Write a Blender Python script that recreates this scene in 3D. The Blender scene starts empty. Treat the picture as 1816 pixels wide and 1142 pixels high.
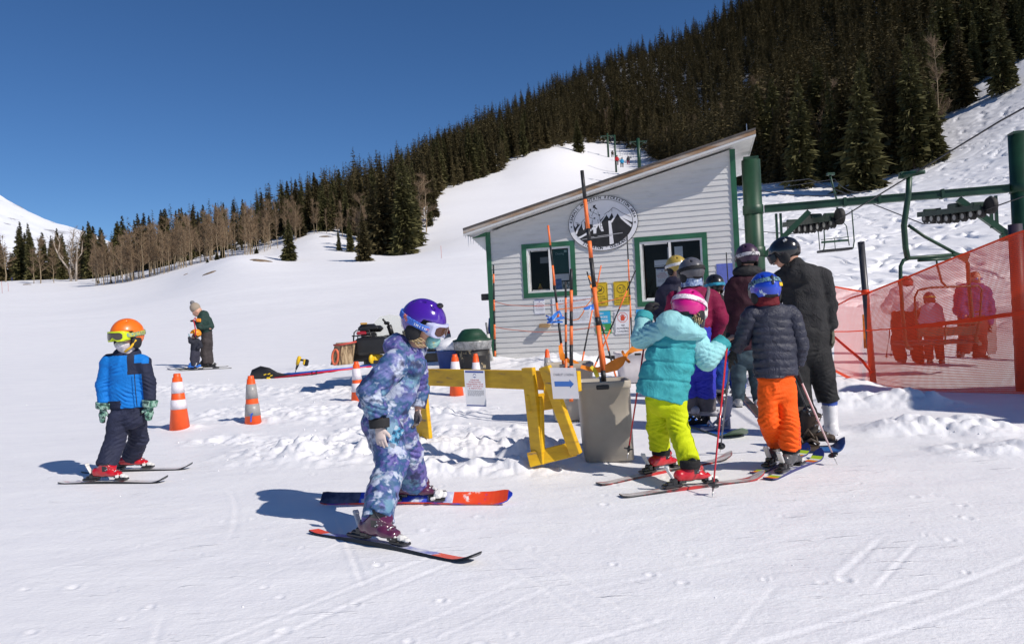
import bpy, math, random
import numpy as np
from mathutils import Vector, Matrix
R = math.radians
random.seed(7)
SC = bpy.context.scene
COL = SC.collection
CAM_H = 1.2
LENS = 26.0
F = LENS / 36.0 * 1816.0
CX, CY = 908.0, 571.0
PITCH = -0.48          # degrees, looking slightly down
ROLL = 3.0             # camera leans clockwise
cam_d = bpy.data.cameras.new('camera')
cam = bpy.data.objects.new('camera', cam_d)
COL.objects.link(cam)
cam_d.lens = LENS
cam_d.sensor_width = 36.0
cam_d.clip_start = 0.05
cam_d.clip_end = 8000
CAMROT = (Matrix.Rotation(R(90 + PITCH), 4, 'X') @ Matrix.Rotation(R(-ROLL), 4, 'Z'))
cam.matrix_world = Matrix.Translation((0, 0, CAM_H)) @ CAMROT
SC.camera = cam
CR = np.array(CAMROT.to_3x3())
CP = np.array([0, 0, CAM_H])
SUN_AZ = np.array([0.80, -0.60])      # towards the sun, in plan
SUN_AZ /= np.linalg.norm(SUN_AZ)
SUN_EL = R(38.5)
world = bpy.data.worlds.new('World')
SC.world = world
world.use_nodes = True
wn = world.node_tree
bg = wn.nodes['Background']
sky = wn.nodes.new('ShaderNodeTexSky')
sky.sky_type = 'NISHITA'
sky.sun_disc = False
sky.sun_elevation = SUN_EL
sky.sun_rotation = math.atan2(SUN_AZ[0], SUN_AZ[1])
sky.altitude = 2200
sky.air_density = 1.0
sky.dust_density = 0.0
sky.ozone_density = 6.0
hs = wn.nodes.new('ShaderNodeHueSaturation')
hs.inputs['Saturation'].default_value = 1.12
hs.inputs['Hue'].default_value = 0.503
wn.links.new(sky.outputs[0], hs.inputs['Color'])
wn.links.new(hs.outputs[0], bg.inputs[0])
bg.inputs[1].default_value = 0.089
sun_d = bpy.data.lights.new('sun', 'SUN')
sun_d.energy = 4.4
sun_d.angle = R(0.5)
sun_d.color = (1.0, 0.928, 0.845)
sun = bpy.data.objects.new('sun', sun_d)
COL.objects.link(sun)
sd = Vector((SUN_AZ[0] * math.cos(SUN_EL), SUN_AZ[1] * math.cos(SUN_EL), math.sin(SUN_EL)))
sun.rotation_euler = sd.to_track_quat('Z', 'Y').to_euler()
sun.location = (30, -20, 40)
SC.view_settings.view_transform = 'Standard'
SC.view_settings.look = 'None'
SC.view_settings.gamma = 1
SC.view_settings.exposure = 0.0
SC.cycles.max_bounces = 6
SC.cycles.transparent_max_bounces = 16
def ray(px, py):
 c = np.array([(px - CX) / F, -(py - CY) / F, -1.0])
 return CR @ c
def at(px, py, Y):
 """world point on the photo's line of sight through a pixel, Y metres ahead"""
 d = ray(px, py)
 return CP + d * (Y / d[1])
def g0(px, py, z=0.0):
 d = ray(px, py)
 return CP + d * ((z - CAM_H) / d[2])
def V(p):
 return Vector((float(p[0]), float(p[1]), float(p[2])))
def nrm(v):
 v = np.asarray(v, float)
 return v / (np.linalg.norm(v) + 1e-12)
def _hash(ix, iy, iz, seed):
 h = (ix.astype(np.int64) * 374761393 + iy.astype(np.int64) * 668265263 + iz.astype(np.int64) * 2147483647 + seed * 974634777) & 0xffffffff
 h = ((h ^ (h >> 13)) * 1274126177) & 0xffffffff
 h = h ^ (h >> 16)
 return (h & 0xffff) / 65535.0
def vnoise(P, seed=0):
 """value noise 0..1 on (N,3)"""
 P = np.asarray(P, float)
 i = np.floor(P).astype(np.int64)
 f = P - i
 f = f * f * (3 - 2 * f)
 out = 0
 for dx in (0, 1):
  wx = f[:, 0] if dx else 1 - f[:, 0]
  for dy in (0, 1):
   wy = f[:, 1] if dy else 1 - f[:, 1]
   for dz in (0, 1):
    wz = f[:, 2] if dz else 1 - f[:, 2]
    out = out + wx * wy * wz * _hash(i[:, 0] + dx, i[:, 1] + dy, i[:, 2] + dz, seed)
 return out
def fbm(P, seed=0, octv=4, gain=0.5):
 a, s, t = 1.0, 0.0, 0.0
 P = np.asarray(P, float)
 for o in range(octv):
  s = s + a * vnoise(P, seed + o)
  t += a
  a *= gain
  P = P * 2.03 + 11.3
 return s / t
ORG = {}
def props(o, label=None, cat=None, group=None, kind=None):
 if label: o['label'] = label
 if cat: o['category'] = cat
 if group: o['group'] = group
 if kind: o['kind'] = kind
 return o
def thing(name, loc, label, cat, group=None):
 o = bpy.data.objects.new(name, None)
 COL.objects.link(o)
 o.empty_display_size = 0.1
 o.location = V(loc)
 ORG[o] = np.array([float(v) for v in loc])
 return props(o, label, cat, group)
def link_mesh(name, me, parent=None, loc=None):
 o = bpy.data.objects.new(name, me)
 COL.objects.link(o)
 if parent is not None:
  o.parent = parent
  ORG[o] = ORG[parent]
 elif loc is not None:
  o.location = V(loc)
  ORG[o] = np.array([float(v) for v in loc])
 else:
  ORG[o] = np.zeros(3)
 return o
def np_mesh(name, verts, faces, mats, midx=None, smooth=True):
 """verts (N,3); faces (M,k) array or list of arrays"""
 me = bpy.data.meshes.new(name)
 verts = np.asarray(verts, np.float32)
 if not isinstance(faces, list):
  faces = [faces]
 faces = [np.asarray(f, np.int32) for f in faces if len(f)]
 nl = sum(f.size for f in faces)
 nf = sum(len(f) for f in faces)
 me.vertices.add(len(verts))
 me.vertices.foreach_set('co', verts.ravel())
 me.loops.add(nl)
 me.loops.foreach_set('vertex_index', np.concatenate([f.ravel() for f in faces]))
 me.polygons.add(nf)
 st, tot, off = [], [], 0
 for f in faces:
  k = f.shape[1]
  st.append(off + np.arange(len(f)) * k)
  tot.append(np.full(len(f), k))
  off += f.size
 me.polygons.foreach_set('loop_start', np.concatenate(st).astype(np.int32))
 me.polygons.foreach_set('loop_total', np.concatenate(tot).astype(np.int32))
 me.polygons.foreach_set('use_smooth', np.full(nf, smooth))
 if midx is not None:
  me.polygons.foreach_set('material_index', np.asarray(midx, np.int32))
 for m in (mats if isinstance(mats, (list, tuple)) else [mats]):
  me.materials.append(m)
 me.update()
 me.validate()
 return me
def frame(ax):
 """two unit vectors perpendicular to ax"""
 ax = nrm(ax)
 h = np.array([0, 0, 1.0]) if abs(ax[2]) < 0.9 else np.array([1.0, 0, 0])
 u = nrm(np.cross(h, ax))
 return u, np.cross(ax, u)
class MB:
 """collects shapes and links them as one mesh"""
 def __init__(self):
  self.v, self.f, self.m, self.s = [], [], [], []
 def add(self, vs, fs, m=0, smooth=False):
  b = len(self.v)
  self.v += [tuple(float(c) for c in p) for p in vs]
  for f in fs:
   self.f.append(tuple(b + i for i in f))
   self.m.append(m)
   self.s.append(smooth)
  return self
 def box(self, c, size, ex=(1, 0, 0), ez=(0, 0, 1), m=0, bev=0.0):
  ex = nrm(ex)
  ez = np.asarray(ez, float)
  ez = nrm(ez - ex * np.dot(ex, ez))
  ey = np.cross(ez, ex)
  hx, hy, hz = [s / 2 for s in size]
  c = np.asarray(c, float)
  if bev <= 0:
   vs = [c + ex * x * hx + ey * y * hy + ez * z * hz for z in (-1, 1) for y in (-1, 1) for x in (-1, 1)]
   return self.add(vs, [(0, 2, 3, 1), (4, 5, 7, 6), (0, 1, 5, 4), (2, 6, 7, 3), (0, 4, 6, 2), (1, 3, 7, 5)], m)
  b = min(bev, hx * .9, hy * .9, hz * .9)
  rings = []
  for (z, ins) in ((-hz, b), (-hz + b, 0), (hz - b, 0), (hz, b)):
   x, y = hx - ins, hy - ins
   k = b
   ring = [(-x + k, -y), (x - k, -y), (x, -y + k), (x, y - k), (x - k, y), (-x + k, y), (-x, y - k), (-x, -y + k)]
   rings.append([c + ex * a + ey * bb + ez * z for a, bb in ring])
  vs = [p for r_ in rings for p in r_]
  fs = [tuple(range(7, -1, -1)), tuple(range(24, 32))]
  for r_ in range(3):
   for i in range(8):
    j = (i + 1) % 8
    fs.append((r_ * 8 + i, r_ * 8 + j, r_ * 8 + 8 + j, r_ * 8 + 8 + i))
  return self.add(vs, fs, m)
 def tube(self, pts, rad, n=8, m=0, caps=True, smooth=True, closed=False):
  pts = [np.asarray(p, float) for p in pts]
  if not hasattr(rad, '__len__'):
   rad = [rad] * len(pts)
  N = len(pts)
  u = None
  vs = []
  for i, p in enumerate(pts):
   if closed:
    t = nrm(pts[(i + 1) % N] - pts[i - 1])
   else:
    t = nrm(pts[min(i + 1, N - 1)] - pts[max(i - 1, 0)])
   if u is None:
    u, w = frame(t)
   else:
    u = nrm(u - t * np.dot(u, t))
    w = np.cross(t, u)
   for k in range(n):
    a = 2 * math.pi * k / n
    vs.append(p + rad[i] * (math.cos(a) * u + math.sin(a) * w))
  fs = []
  for i in range(N if closed else N - 1):
   i2 = (i + 1) % N
   for k in range(n):
    k2 = (k + 1) % n
    fs.append((i * n + k, i * n + k2, i2 * n + k2, i2 * n + k))
  self.add(vs, fs, m, smooth)
  if caps and not closed:
   b = len(self.v) - N * n
   self.f.append(tuple(b + k for k in range(n - 1, -1, -1)))
   self.f.append(tuple(b + (N - 1) * n + k for k in range(n)))
   self.m += [m, m]
   self.s += [False, False]
  return self
 def lathe(self, prof, base, ax=(0, 0, 1), n=24, m=0, smooth=True, sx=1.0, mats=None):
  """prof: (r, h) list along ax"""
  ax = nrm(ax)
  u, w = frame(ax)
  base = np.asarray(base, float)
  vs, fs = [], []
  for r_, h in prof:
   for k in range(n):
    a = 2 * math.pi * k / n
    vs.append(base + ax * h + r_ * (math.cos(a) * u * sx + math.sin(a) * w))
  b = len(self.v)
  for i in range(len(prof) - 1):
   fs = []
   for k in range(n):
    k2 = (k + 1) % n
    fs.append((i * n + k, i * n + k2, (i + 1) * n + k2, (i + 1) * n + k))
   if i == 0:
    self.add(vs, fs, mats[i] if mats else m, smooth)
   else:
    for f in fs:
     self.f.append(tuple(b + q for q in f))
     self.m.append(mats[i] if mats else m)
     self.s.append(smooth)
  if prof[0][0] > 1e-4:
   self.f.append(tuple(b + k for k in range(n - 1, -1, -1))); self.m.append(mats[0] if mats else m); self.s.append(False)
  if prof[-1][0] > 1e-4:
   o = b + (len(prof) - 1) * n
   self.f.append(tuple(o + k for k in range(n))); self.m.append(mats[-1] if mats else m); self.s.append(False)
  return self
 def prism(self, poly, o, ex, ey, t, m=0):
  """2-D outline (counter-clockwise) in the plane o, ex, ey, thickness t towards ex x ey"""
  ex, ey, o = nrm(ex), nrm(ey), np.asarray(o, float)
  n = np.cross(ex, ey)
  k = len(poly)
  vs = [o + ex * a + ey * b for a, b in poly] + [o + ex * a + ey * b + n * t for a, b in poly]
  fs = [tuple(range(k - 1, -1, -1)), tuple(range(k, 2 * k))]
  for i in range(k):
   j = (i + 1) % k
   fs.append((i, j, k + j, k + i))
  return self.add(vs, fs, m)
 def ball(self, c, r, n=10, m=0, sc=(1, 1, 1)):
  c = np.asarray(c, float)
  vs, fs = [], []
  for i in range(n + 1):
   a = math.pi * i / n
   for k in range(2 * n):
    b = math.pi * k / n
    vs.append(c + r * np.array([sc[0] * math.sin(a) * math.cos(b), sc[1] * math.sin(a) * math.sin(b), sc[2] * math.cos(a)]))
  for i in range(n):
   for k in range(2 * n):
    k2 = (k + 1) % (2 * n)
    fs.append((i * 2 * n + k, (i + 1) * 2 * n + k, (i + 1) * 2 * n + k2, i * 2 * n + k2))
  return self.add(vs, fs, m, True)
 def build(self, name, mats, parent=None, loc=None):
  off = ORG[parent] if parent is not None else (np.asarray(loc, float) if loc is not None else np.zeros(3))
  me = bpy.data.meshes.new(name)
  me.from_pydata([tuple(np.asarray(p) - off) for p in self.v], [], self.f)
  for m in (mats if isinstance(mats, (list, tuple)) else [mats]):
   me.materials.append(m)
  me.polygons.foreach_set('material_index', self.m)
  me.polygons.foreach_set('use_smooth', self.s)
  me.validate()
  me.update()
  return link_mesh(name, me, parent, None if parent is not None else off)
_TXT = {}
def text_geo(s, bold=0.0):
 key = (s, bold)
 if key not in _TXT:
  c = bpy.data.curves.new('t', 'FONT')
  c.body = s
  c.size = 1.0
  c.resolution_u = 2
  c.offset = bold
  c.fill_mode = 'FRONT'
  o = bpy.data.objects.new('t', c)
  me = bpy.data.meshes.new_from_object(o)
  vs = np.array([v.co[:] for v in me.vertices]).reshape(-1, 3)
  fs = [tuple(p.vertices) for p in me.polygons]
  bpy.data.objects.remove(o)
  bpy.data.curves.remove(c)
  bpy.data.meshes.remove(me)
  _TXT[key] = (vs, fs)
 return _TXT[key]
def put_text(mb, s, o, ex, ey, size, m=0, width=None, align='c', bold=0.0, shear=0.0):
 vs, fs = text_geo(s, bold)
 if not len(vs):
  return
 x0, x1 = vs[:, 0].min(), vs[:, 0].max()
 sx = size
 if width:
  sx = width / (x1 - x0)
 xo = {'c': (x0 + x1) / 2, 'l': x0, 'r': x1}[align]
 ex, ey, o = nrm(ex), nrm(ey), np.asarray(o, float)
 mb.add([o + ex * ((v[0] - xo) * sx + shear * v[1] * size) + ey * v[1] * size for v in vs], fs, m)
MATS = {}
def mat(name, col, rough=0.6, metal=0.0, var=0.0, vscale=6.0, bump=0.0, bscale=40.0, spec=0.5, coat=0.0, sheen=0.0, stretch=None, col2=None, alpha=None, trans=0.0, ramp=None, coord='Object', bdist=0.02, wr=0.0, wrs=13.0):
 """principled material with procedural colour variation and bump"""
 if name in MATS:
  return MATS[name]
 m = bpy.data.materials.new(name)
 m.use_nodes = True
 nt = m.node_tree
 b = nt.nodes['Principled BSDF']
 L = nt.links.new
 b.inputs['Base Color'].default_value = (*col, 1)
 b.inputs['Roughness'].default_value = rough
 b.inputs['Metallic'].default_value = metal
 b.inputs['Specular IOR Level'].default_value = spec
 b.inputs['Coat Weight'].default_value = coat
 b.inputs['Coat Roughness'].default_value = 0.08
 b.inputs['Sheen Weight'].default_value = sheen
 b.inputs['Transmission Weight'].default_value = trans
 if alpha is not None:
  b.inputs['Alpha'].default_value = alpha
 tc = nt.nodes.new('ShaderNodeTexCoord')
 mp = nt.nodes.new('ShaderNodeMapping')
 if stretch:
  mp.inputs['Scale'].default_value = stretch
 L(tc.outputs[coord], mp.inputs[0])
 if var > 0 or col2 is not None or ramp is not None:
  n = nt.nodes.new('ShaderNodeTexNoise')
  n.inputs['Scale'].default_value = vscale
  n.inputs['Detail'].default_value = 5
  n.inputs['Roughness'].default_value = 0.6
  L(mp.outputs[0], n.inputs['Vector'])
  cr = nt.nodes.new('ShaderNodeValToRGB')
  e = cr.color_ramp.elements
  if ramp:
   e[0].position, e[0].color = ramp[0][0], (*ramp[0][1], 1)
   e[1].position, e[1].color = ramp[-1][0], (*ramp[-1][1], 1)
   for p, c in ramp[1:-1]:
    x = e.new(p)
    x.color = (*c, 1)
  else:
   c2 = col2 if col2 is not None else tuple(max(0, c * (1 - var)) for c in col)
   c1 = tuple(min(1, c * (1 + var * .6)) for c in col) if col2 is None else col
   e[0].position, e[0].color = 0.35, (*c2, 1)
   e[1].position, e[1].color = 0.65, (*c1, 1)
  L(n.outputs['Fac'], cr.inputs[0])
  L(cr.outputs[0], b.inputs['Base Color'])
 if bump > 0:
  n2 = nt.nodes.new('ShaderNodeTexNoise')
  n2.inputs['Scale'].default_value = bscale
  n2.inputs['Detail'].default_value = 4
  L(mp.outputs[0], n2.inputs['Vector'])
  bp = nt.nodes.new('ShaderNodeBump')
  bp.inputs['Strength'].default_value = bump
  bp.inputs['Distance'].default_value = bdist
  L(n2.outputs['Fac'], bp.inputs['Height'])
  L(bp.outputs[0], b.inputs['Normal'])
  if wr > 0:          # creases
   n3 = nt.nodes.new('ShaderNodeTexNoise')
   n3.inputs['Scale'].default_value = wrs
   n3.inputs['Detail'].default_value = 2.5
   n3.inputs['Distortion'].default_value = 1.6
   L(mp.outputs[0], n3.inputs['Vector'])
   rd = nt.nodes.new('ShaderNodeMath')
   rd.operation = 'PINGPONG'
   rd.inputs[1].default_value = .11
   L(n3.outputs['Fac'], rd.inputs[0])
   b2 = nt.nodes.new('ShaderNodeBump')
   b2.inputs['Strength'].default_value = wr
   b2.inputs['Distance'].default_value = .07
   L(rd.outputs[0], b2.inputs['Height'])
   L(bp.outputs[0], b2.inputs['Normal'])
   L(b2.outputs[0], b.inputs['Normal'])
 MATS[name] = m
 return m
# ================================================================== terrain
CTRL = []
for th in (-1.5, -1.0, -0.6, -0.3, 0.0, 0.3, 0.6, 1.0, 1.5):
 for r_ in (1.5, 3, 5.5, 9):
  CTRL.append((th, r_, 0.0))
PTS = [(-300, 640, 25), (-300, 520, 120), (-300, 470, 260),
       (0, 640, 25), (0, 560, 60), (0, 508, 115), (60, 498, 140), (150, 497, 140), (0, 470, 260), (200, 460, 260),
       (300, 650, 20), (300, 570, 45), (300, 505, 85), (300, 478, 112), (230, 500, 105), (420, 455, 90), (480, 450, 112),
       (600, 640, 20), (600, 560, 40), (600, 485, 70), (600, 440, 105), (513, 463, 92), (645, 462, 85), (560, 415, 120),
       (693, 449, 105), (739, 430, 115), (776, 387, 138), (778, 354, 165), (862, 323, 195), (893, 314, 203), (924, 296, 215), (965, 275, 232), (1010, 268, 250),
       (800, 615, 20), (800, 520, 48), (800, 440, 95), (830, 380, 140), (850, 470, 70), (1050, 330, 185), (1060, 296, 235), (1090, 262, 290),
       (1050, 620, 22), (1050, 480, 60), (1050, 400, 110), (1200, 600, 25), (1200, 450, 65), (1200, 370, 115), (1180, 290, 230),
       (400, 385, 260), (600, 345, 300), (760, 292, 350), (900, 222, 450), (1000, 172, 490), (1100, 120, 510), (1200, 80, 530), (1300, 15, 540), (1450, -90, 540), (1650, -240, 540), (1816, -350, 530), (2200, -550, 500),
       (1400, 335, 108), (1500, 335, 103), (1580, 312, 102), (1670, 280, 102), (1690, 205, 125), (1750, 172, 125), (1816, 132, 125), (1950, 50, 125), (2200, -60, 120),
       (1400, 455, 50), (1600, 442, 50), (1816, 405, 50), (2150, 360, 50), (1600, 548, 25), (1850, 540, 25), (1400, 550, 25), (2200, 520, 25), (1600, 625, 15), (1816, 625, 15), (1350, 640, 15), (1000, 645, 15)]
for px, py, Y in PTS:
 p = at(px, py, Y)
 r_ = math.hypot(p[0], p[1])
 CTRL.append((math.atan2(p[0], p[1]), r_, p[2] / r_))
for th in (-1.5, -1.1):
 for r_, v in ((25, 0.0), (60, .04), (140, .09), (500, .12)):
  CTRL.append((th, r_, v))
for th in (1.0, 1.4):
 for r_, v in ((25, 0.03), (60, .1), (130, .3), (500, .62)):
  CTRL.append((th, r_, v))
CTRL = np.array(CTRL)
def _tps_xy(th, r_):
 return np.stack([np.clip(th, -1.5, 1.5) * 3.0, np.log(np.clip(r_, 1.2, 650))], 1)
def _phi(d2):
 return 0.5 * d2 * np.log(d2 + 1e-9)
_X = _tps_xy(CTRL[:, 0], CTRL[:, 1])
_n = len(_X)
_K = _phi(((_X[:, None] - _X[None]) ** 2).sum(-1)) + np.eye(_n) * 1e-3
_P = np.hstack([np.ones((_n, 1)), _X])
_A = np.vstack([np.hstack([_K, _P]), np.hstack([_P.T, np.zeros((3, 3))])])
_W = np.linalg.lstsq(_A, np.concatenate([CTRL[:, 2], np.zeros(3)]), rcond=None)[0]
def tps(th, r_):
 out = np.empty(len(th))
 for i in range(0, len(th), 20000):
  q = _tps_xy(th[i:i + 20000], r_[i:i + 20000])
  k = _phi(((q[:, None] - _X[None]) ** 2).sum(-1))
  out[i:i + 20000] = k @ _W[:_n] + _W[_n] + q @ _W[_n + 1:]
 return out
def sstep(a, b, x):
 t = np.clip((x - a) / (b - a), 0, 1)
 return t * t * (3 - 2 * t)
HEAPS = []
def heap(px0, px1, py, depth, hgt, rough, lift=0.0):
 a, b = g0(px0, py, lift), g0(px1, py, lift)
 c = (a + b) / 2
 d = b - a
 HEAPS.append((c[0], c[1], max(np.linalg.norm(d[:2]) / 2, .05), depth, math.atan2(d[1], d[0]), hgt, rough))
heap(520, 960, 800, 0.55, 0.09, 0.17)
heap(640, 900, 765, 0.4, 0.02, 0.11)
heap(380, 560, 780, 0.35, 0.0, 0.11)
heap(420, 760, 735, 0.8, 0.05, 0.12)
heap(740, 960, 835, 0.22, 0.07, 0.12)
heap(940, 1060, 812, 0.22, 0.12, 0.10)
heap(300, 700, 700, 1.1, 0.03, 0.11)
heap(840, 1010, 672, 0.7, 0.22, 0.04)
heap(1040, 1160, 668, 0.8, 0.16, 0.05)
heap(560, 640, 668, 1.0, 0.12, 0.06)
heap(1500, 1640, 720, 0.40, 0.15, 0.12)
heap(1600, 1720, 765, 0.35, 0.10, 0.13)
heap(1700, 1860, 800, 0.22, 0.06, 0.10)
heap(1400, 1500, 690, 0.5, 0.16, 0.08)
heap(300, 345, 760, 0.15, 0.04, 0.05)
heap(430, 475, 748, 0.15, 0.04, 0.05)
_g = random.Random(23)
TRACKS = []
for _k in range(54):
 _r, _t = math.exp(_g.uniform(math.log(2.6), math.log(10))), _g.uniform(-.62, .66)
 _a = R(_g.choice([_g.gauss(48, 14), _g.gauss(20, 10), _g.gauss(150, 22), _g.gauss(95, 20)]))
 _o, _c, _l, _d = (_r * math.sin(_t), _r * math.cos(_t)), _g.gauss(0, .05), _g.uniform(.25, 1.3), _g.uniform(.001, .0028)
 for _q in ((0, .16) if _k % 4 == 0 else (0,)):
  TRACKS.append((_o[0] - _q * math.sin(_a), _o[1] + _q * math.cos(_a), _a, _c, _l, _d, _g.uniform(.012, .020)))
PITS = []
for _k in range(110):
 _r, _t = math.exp(_g.uniform(math.log(2.6), math.log(11))), _g.uniform(-.62, .66)
 PITS.append((_r * math.sin(_t), _r * math.cos(_t), _g.uniform(.012, .028), _g.uniform(.003, .009)))
RIDGE_PX = [-900, -300, 0, 300, 500, 700, 800, 1000, 2000]
RIDGE_R = [180, 185, 185, 185, 215, 320, 430, 545, 560]
def H(x, y):
 x = np.atleast_1d(np.asarray(x, float))
 y = np.atleast_1d(np.asarray(y, float))
 th = np.arctan2(x, y)
 r_ = np.hypot(x, y)
 front = sstep(2.2, 1.5, np.abs(th))
 rid = np.interp(np.tan(np.clip(th, -1.45, 1.45)) * F + CX, RIDGE_PX, RIDGE_R)
 re = np.minimum(r_, rid)
 z = (tps(th, re) * re - .22 * (r_ - re)) * front
 z = np.where(r_ < 3, z * 0, z)
 q = np.stack([x, y, x * 0], 1)
 near = sstep(60, 8, r_)
 z = z + near * 0.035 * (fbm(q * 0.5, 3, 3) - .5) + sstep(14, 3, r_) * 0.010 * (fbm(q * np.array([2.5, 5.0, 1]), 9, 3) - .5)
 for cx, cy, L, W, a, hh, rough in HEAPS:
  m = np.abs(x - cx) + np.abs(y - cy) < (L + W) * 4.0
  if not m.any():
   continue
  dx, dy = x[m] - cx, y[m] - cy
  u = dx * math.cos(a) + dy * math.sin(a)
  v = -dx * math.sin(a) + dy * math.cos(a)
  uu = np.maximum(np.abs(u) - L, 0)
  w = np.exp(-(uu / W) ** 2 * 1.3 - (v / W) ** 2 * 1.3)
  qq = np.stack([x[m], y[m], x[m] * 0], 1)
  n = fbm(qq * 4.5, 21, 5, 0.62) - 0.5 + .35 * (np.abs(2 * vnoise(qq * 7.0, 25) - 1) - .5)
  z[m] += w * (hh * (1 + .5 * (fbm(qq * 1.7, 5, 2) - .5)) + rough * 1.35 * n)
 m = (r_ < 13) & (r_ > 1.2) & (np.abs(th) < .85)
 if m.any():
  X_, Y_ = x[m], y[m]
  dz = np.zeros(len(X_))
  for ox, oy, a, cv, L, dep, wd in TRACKS:
   u = (X_ - ox) * math.cos(a) + (Y_ - oy) * math.sin(a)
   v = -(X_ - ox) * math.sin(a) + (Y_ - oy) * math.cos(a) - cv * u * u
   env = sstep(L, L * .6, np.abs(u)) * dep
   k = np.where(np.abs(v) < wd * 5)[0]
   vv = v[k] / wd
   dz[k] += env[k] * (-np.exp(-vv ** 2) + .75 * np.exp(-(vv - 1.7) ** 2) + .25 * np.exp(-(vv + 1.7) ** 2))
  for ox, oy, rad, dep in PITS:
   k = np.where((np.abs(X_ - ox) < rad * 3) & (np.abs(Y_ - oy) < rad * 3))[0]
   q2 = ((X_[k] - ox) ** 2 + (Y_[k] - oy) ** 2) / rad ** 2
   dz[k] += dep * (-np.exp(-q2) + .5 * np.exp(-(np.sqrt(q2) - 1.5) ** 2 * 3))
  z[m] += dz
 mr = sstep(0.24, 0.34, th) * sstep(17, 30, r_) * sstep(420, 150, r_)
 ridge = 1 - np.abs(2 * fbm(q * np.array([.28, .16, 1]) + 3, 31, 3) - 1)
 ridge2 = 1 - np.abs(2 * fbm(np.stack([x * .8 + y * .35, y * .22 - x * .1, x * 0], 1), 37, 3) - 1)
 cut = np.abs(2 * vnoise(np.stack([x * .42 + y * .30, y * .30 - x * .35, x * 0], 1) + fbm(q * .12, 71, 2)[:, None] * 2.5, 73) - 1)
 cut2 = np.abs(2 * vnoise(np.stack([x * .30 - y * .22, y * .34 + x * .2, x * 0], 1) + fbm(q * .1, 75, 2)[:, None] * 3, 77) - 1)
 mod = fbm(q * .035, 81, 3)
 z = z + mr * (0.8 * (fbm(q * .06, 33, 3) - .5) + sstep(.35, .65, mod) * (0.16 * (ridge ** 2 - .5) + 0.14 * (ridge2 ** 3 - .4)) + 0.10 * (fbm(q * .9, 41, 3) - .5)
                  - 0.17 * np.exp(-(cut / .07) ** 2) - 0.16 * np.exp(-(cut2 / .06) ** 2) + .08 * np.exp(-((cut - .16) / .07) ** 2))
 ml = sstep(0.2, 0.0, th) * sstep(20, 60, r_)
 z = z + ml * 0.5 * (fbm(q * np.array([.05, .09, 1]), 51, 4) - .5)
 return z
def h1(x, y):
 return float(H([x], [y])[0])
def gnd(px, py, lo=1.5, hi=400):
 """first place where a line of sight meets the snow"""
 d = ray(px, py)
 t = np.exp(np.linspace(math.log(lo), math.log(hi), 900)) / d[1]
 P = CP[None] + t[:, None] * d[None]
 dz = P[:, 2] - H(P[:, 0], P[:, 1])
 i = np.argmax(dz < 0)
 if dz[i] >= 0:
  return at(px, py, hi)
 a = dz[i - 1] / (dz[i - 1] - dz[i])
 return P[i - 1] + a * (P[i] - P[i - 1])
def snow_material():
 m = bpy.data.materials.new('snow')
 m.use_nodes = True
 nt = m.node_tree
 L = nt.links.new
 b = nt.nodes['Principled BSDF']
 b.inputs['Roughness'].default_value = 0.55
 b.inputs['Specular IOR Level'].default_value = 0.25
 tc = nt.nodes.new('ShaderNodeTexCoord')
 def noise(scale, stretch, rot, detail=5, rough=.55):
  mp = nt.nodes.new('ShaderNodeMapping')
  mp.inputs['Scale'].default_value = stretch
  mp.inputs['Rotation'].default_value = (0, 0, R(rot))
  L(tc.outputs['Object'], mp.inputs[0])
  n = nt.nodes.new('ShaderNodeTexNoise')
  n.inputs['Scale'].default_value = scale
  n.inputs['Detail'].default_value = detail
  n.inputs['Roughness'].default_value = rough
  L(mp.outputs[0], n.inputs['Vector'])
  return n.outputs['Fac']
 def ramp(sock, a, b_, inv=False):
  mr = nt.nodes.new('ShaderNodeMapRange')
  mr.inputs[1].default_value, mr.inputs[2].default_value = a, b_
  if inv:
   mr.inputs[3].default_value, mr.inputs[4].default_value = 1, 0
  L(sock, mr.inputs[0])
  return mr.outputs[0]
 def mul(a, f):
  q = nt.nodes.new('ShaderNodeMath')
  q.operation = 'MULTIPLY'
  L(a, q.inputs[0])
  if isinstance(f, float):
   q.inputs[1].default_value = f
  else:
   L(f, q.inputs[1])
  return q.outputs[0]
 def addn(a, b_):
  q = nt.nodes.new('ShaderNodeMath')
  q.operation = 'ADD'
  L(a, q.inputs[0])
  L(b_, q.inputs[1])
  return q.outputs[0]
 streak = noise(1.6, (1.0, 3.5, 1), 18, 6, .6)
 streak2 = noise(2.0, (1.0, 4.5, 1), -24, 5, .6)
 fine = noise(34, (1, 1.6, 1), 10, 4, .6)
 lumps = noise(7, (1, 1, 1), 0, 5, .6)
 line = mul(ramp(noise(3.0, (1.0, 6.5, 1), 26, 4, .6), .62, .70), ramp(noise(.9, (1, 1, 1), 0, 2), .48, .62))
 line2 = mul(ramp(noise(2.2, (1.0, 9, 1), -32, 4, .6), .62, .70), ramp(noise(.8, (1, 1, 1), 50, 2), .5, .62))
 h = addn(addn(mul(streak, .13), mul(streak2, .10)), addn(mul(fine, .13), mul(lumps, .26)))
 h = addn(h, addn(mul(line, .34), mul(line2, .20)))
 bp = nt.nodes.new('ShaderNodeBump')
 bp.inputs['Strength'].default_value = 0.75
 bp.inputs['Distance'].default_value = 0.035
 L(h, bp.inputs['Height'])
 L(bp.outputs[0], b.inputs['Normal'])
 cr = nt.nodes.new('ShaderNodeValToRGB')
 cr.color_ramp.elements[0].position = .3
 cr.color_ramp.elements[0].color = (.82, .82, .85, 1)
 cr.color_ramp.elements[1].position = .62
 cr.color_ramp.elements[1].color = (.88, .88, .895, 1)
 L(noise(1.3, (1, 3, 1), 20, 6, .65), cr.inputs[0])
 L(cr.outputs[0], b.inputs['Base Color'])
 return m
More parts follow.
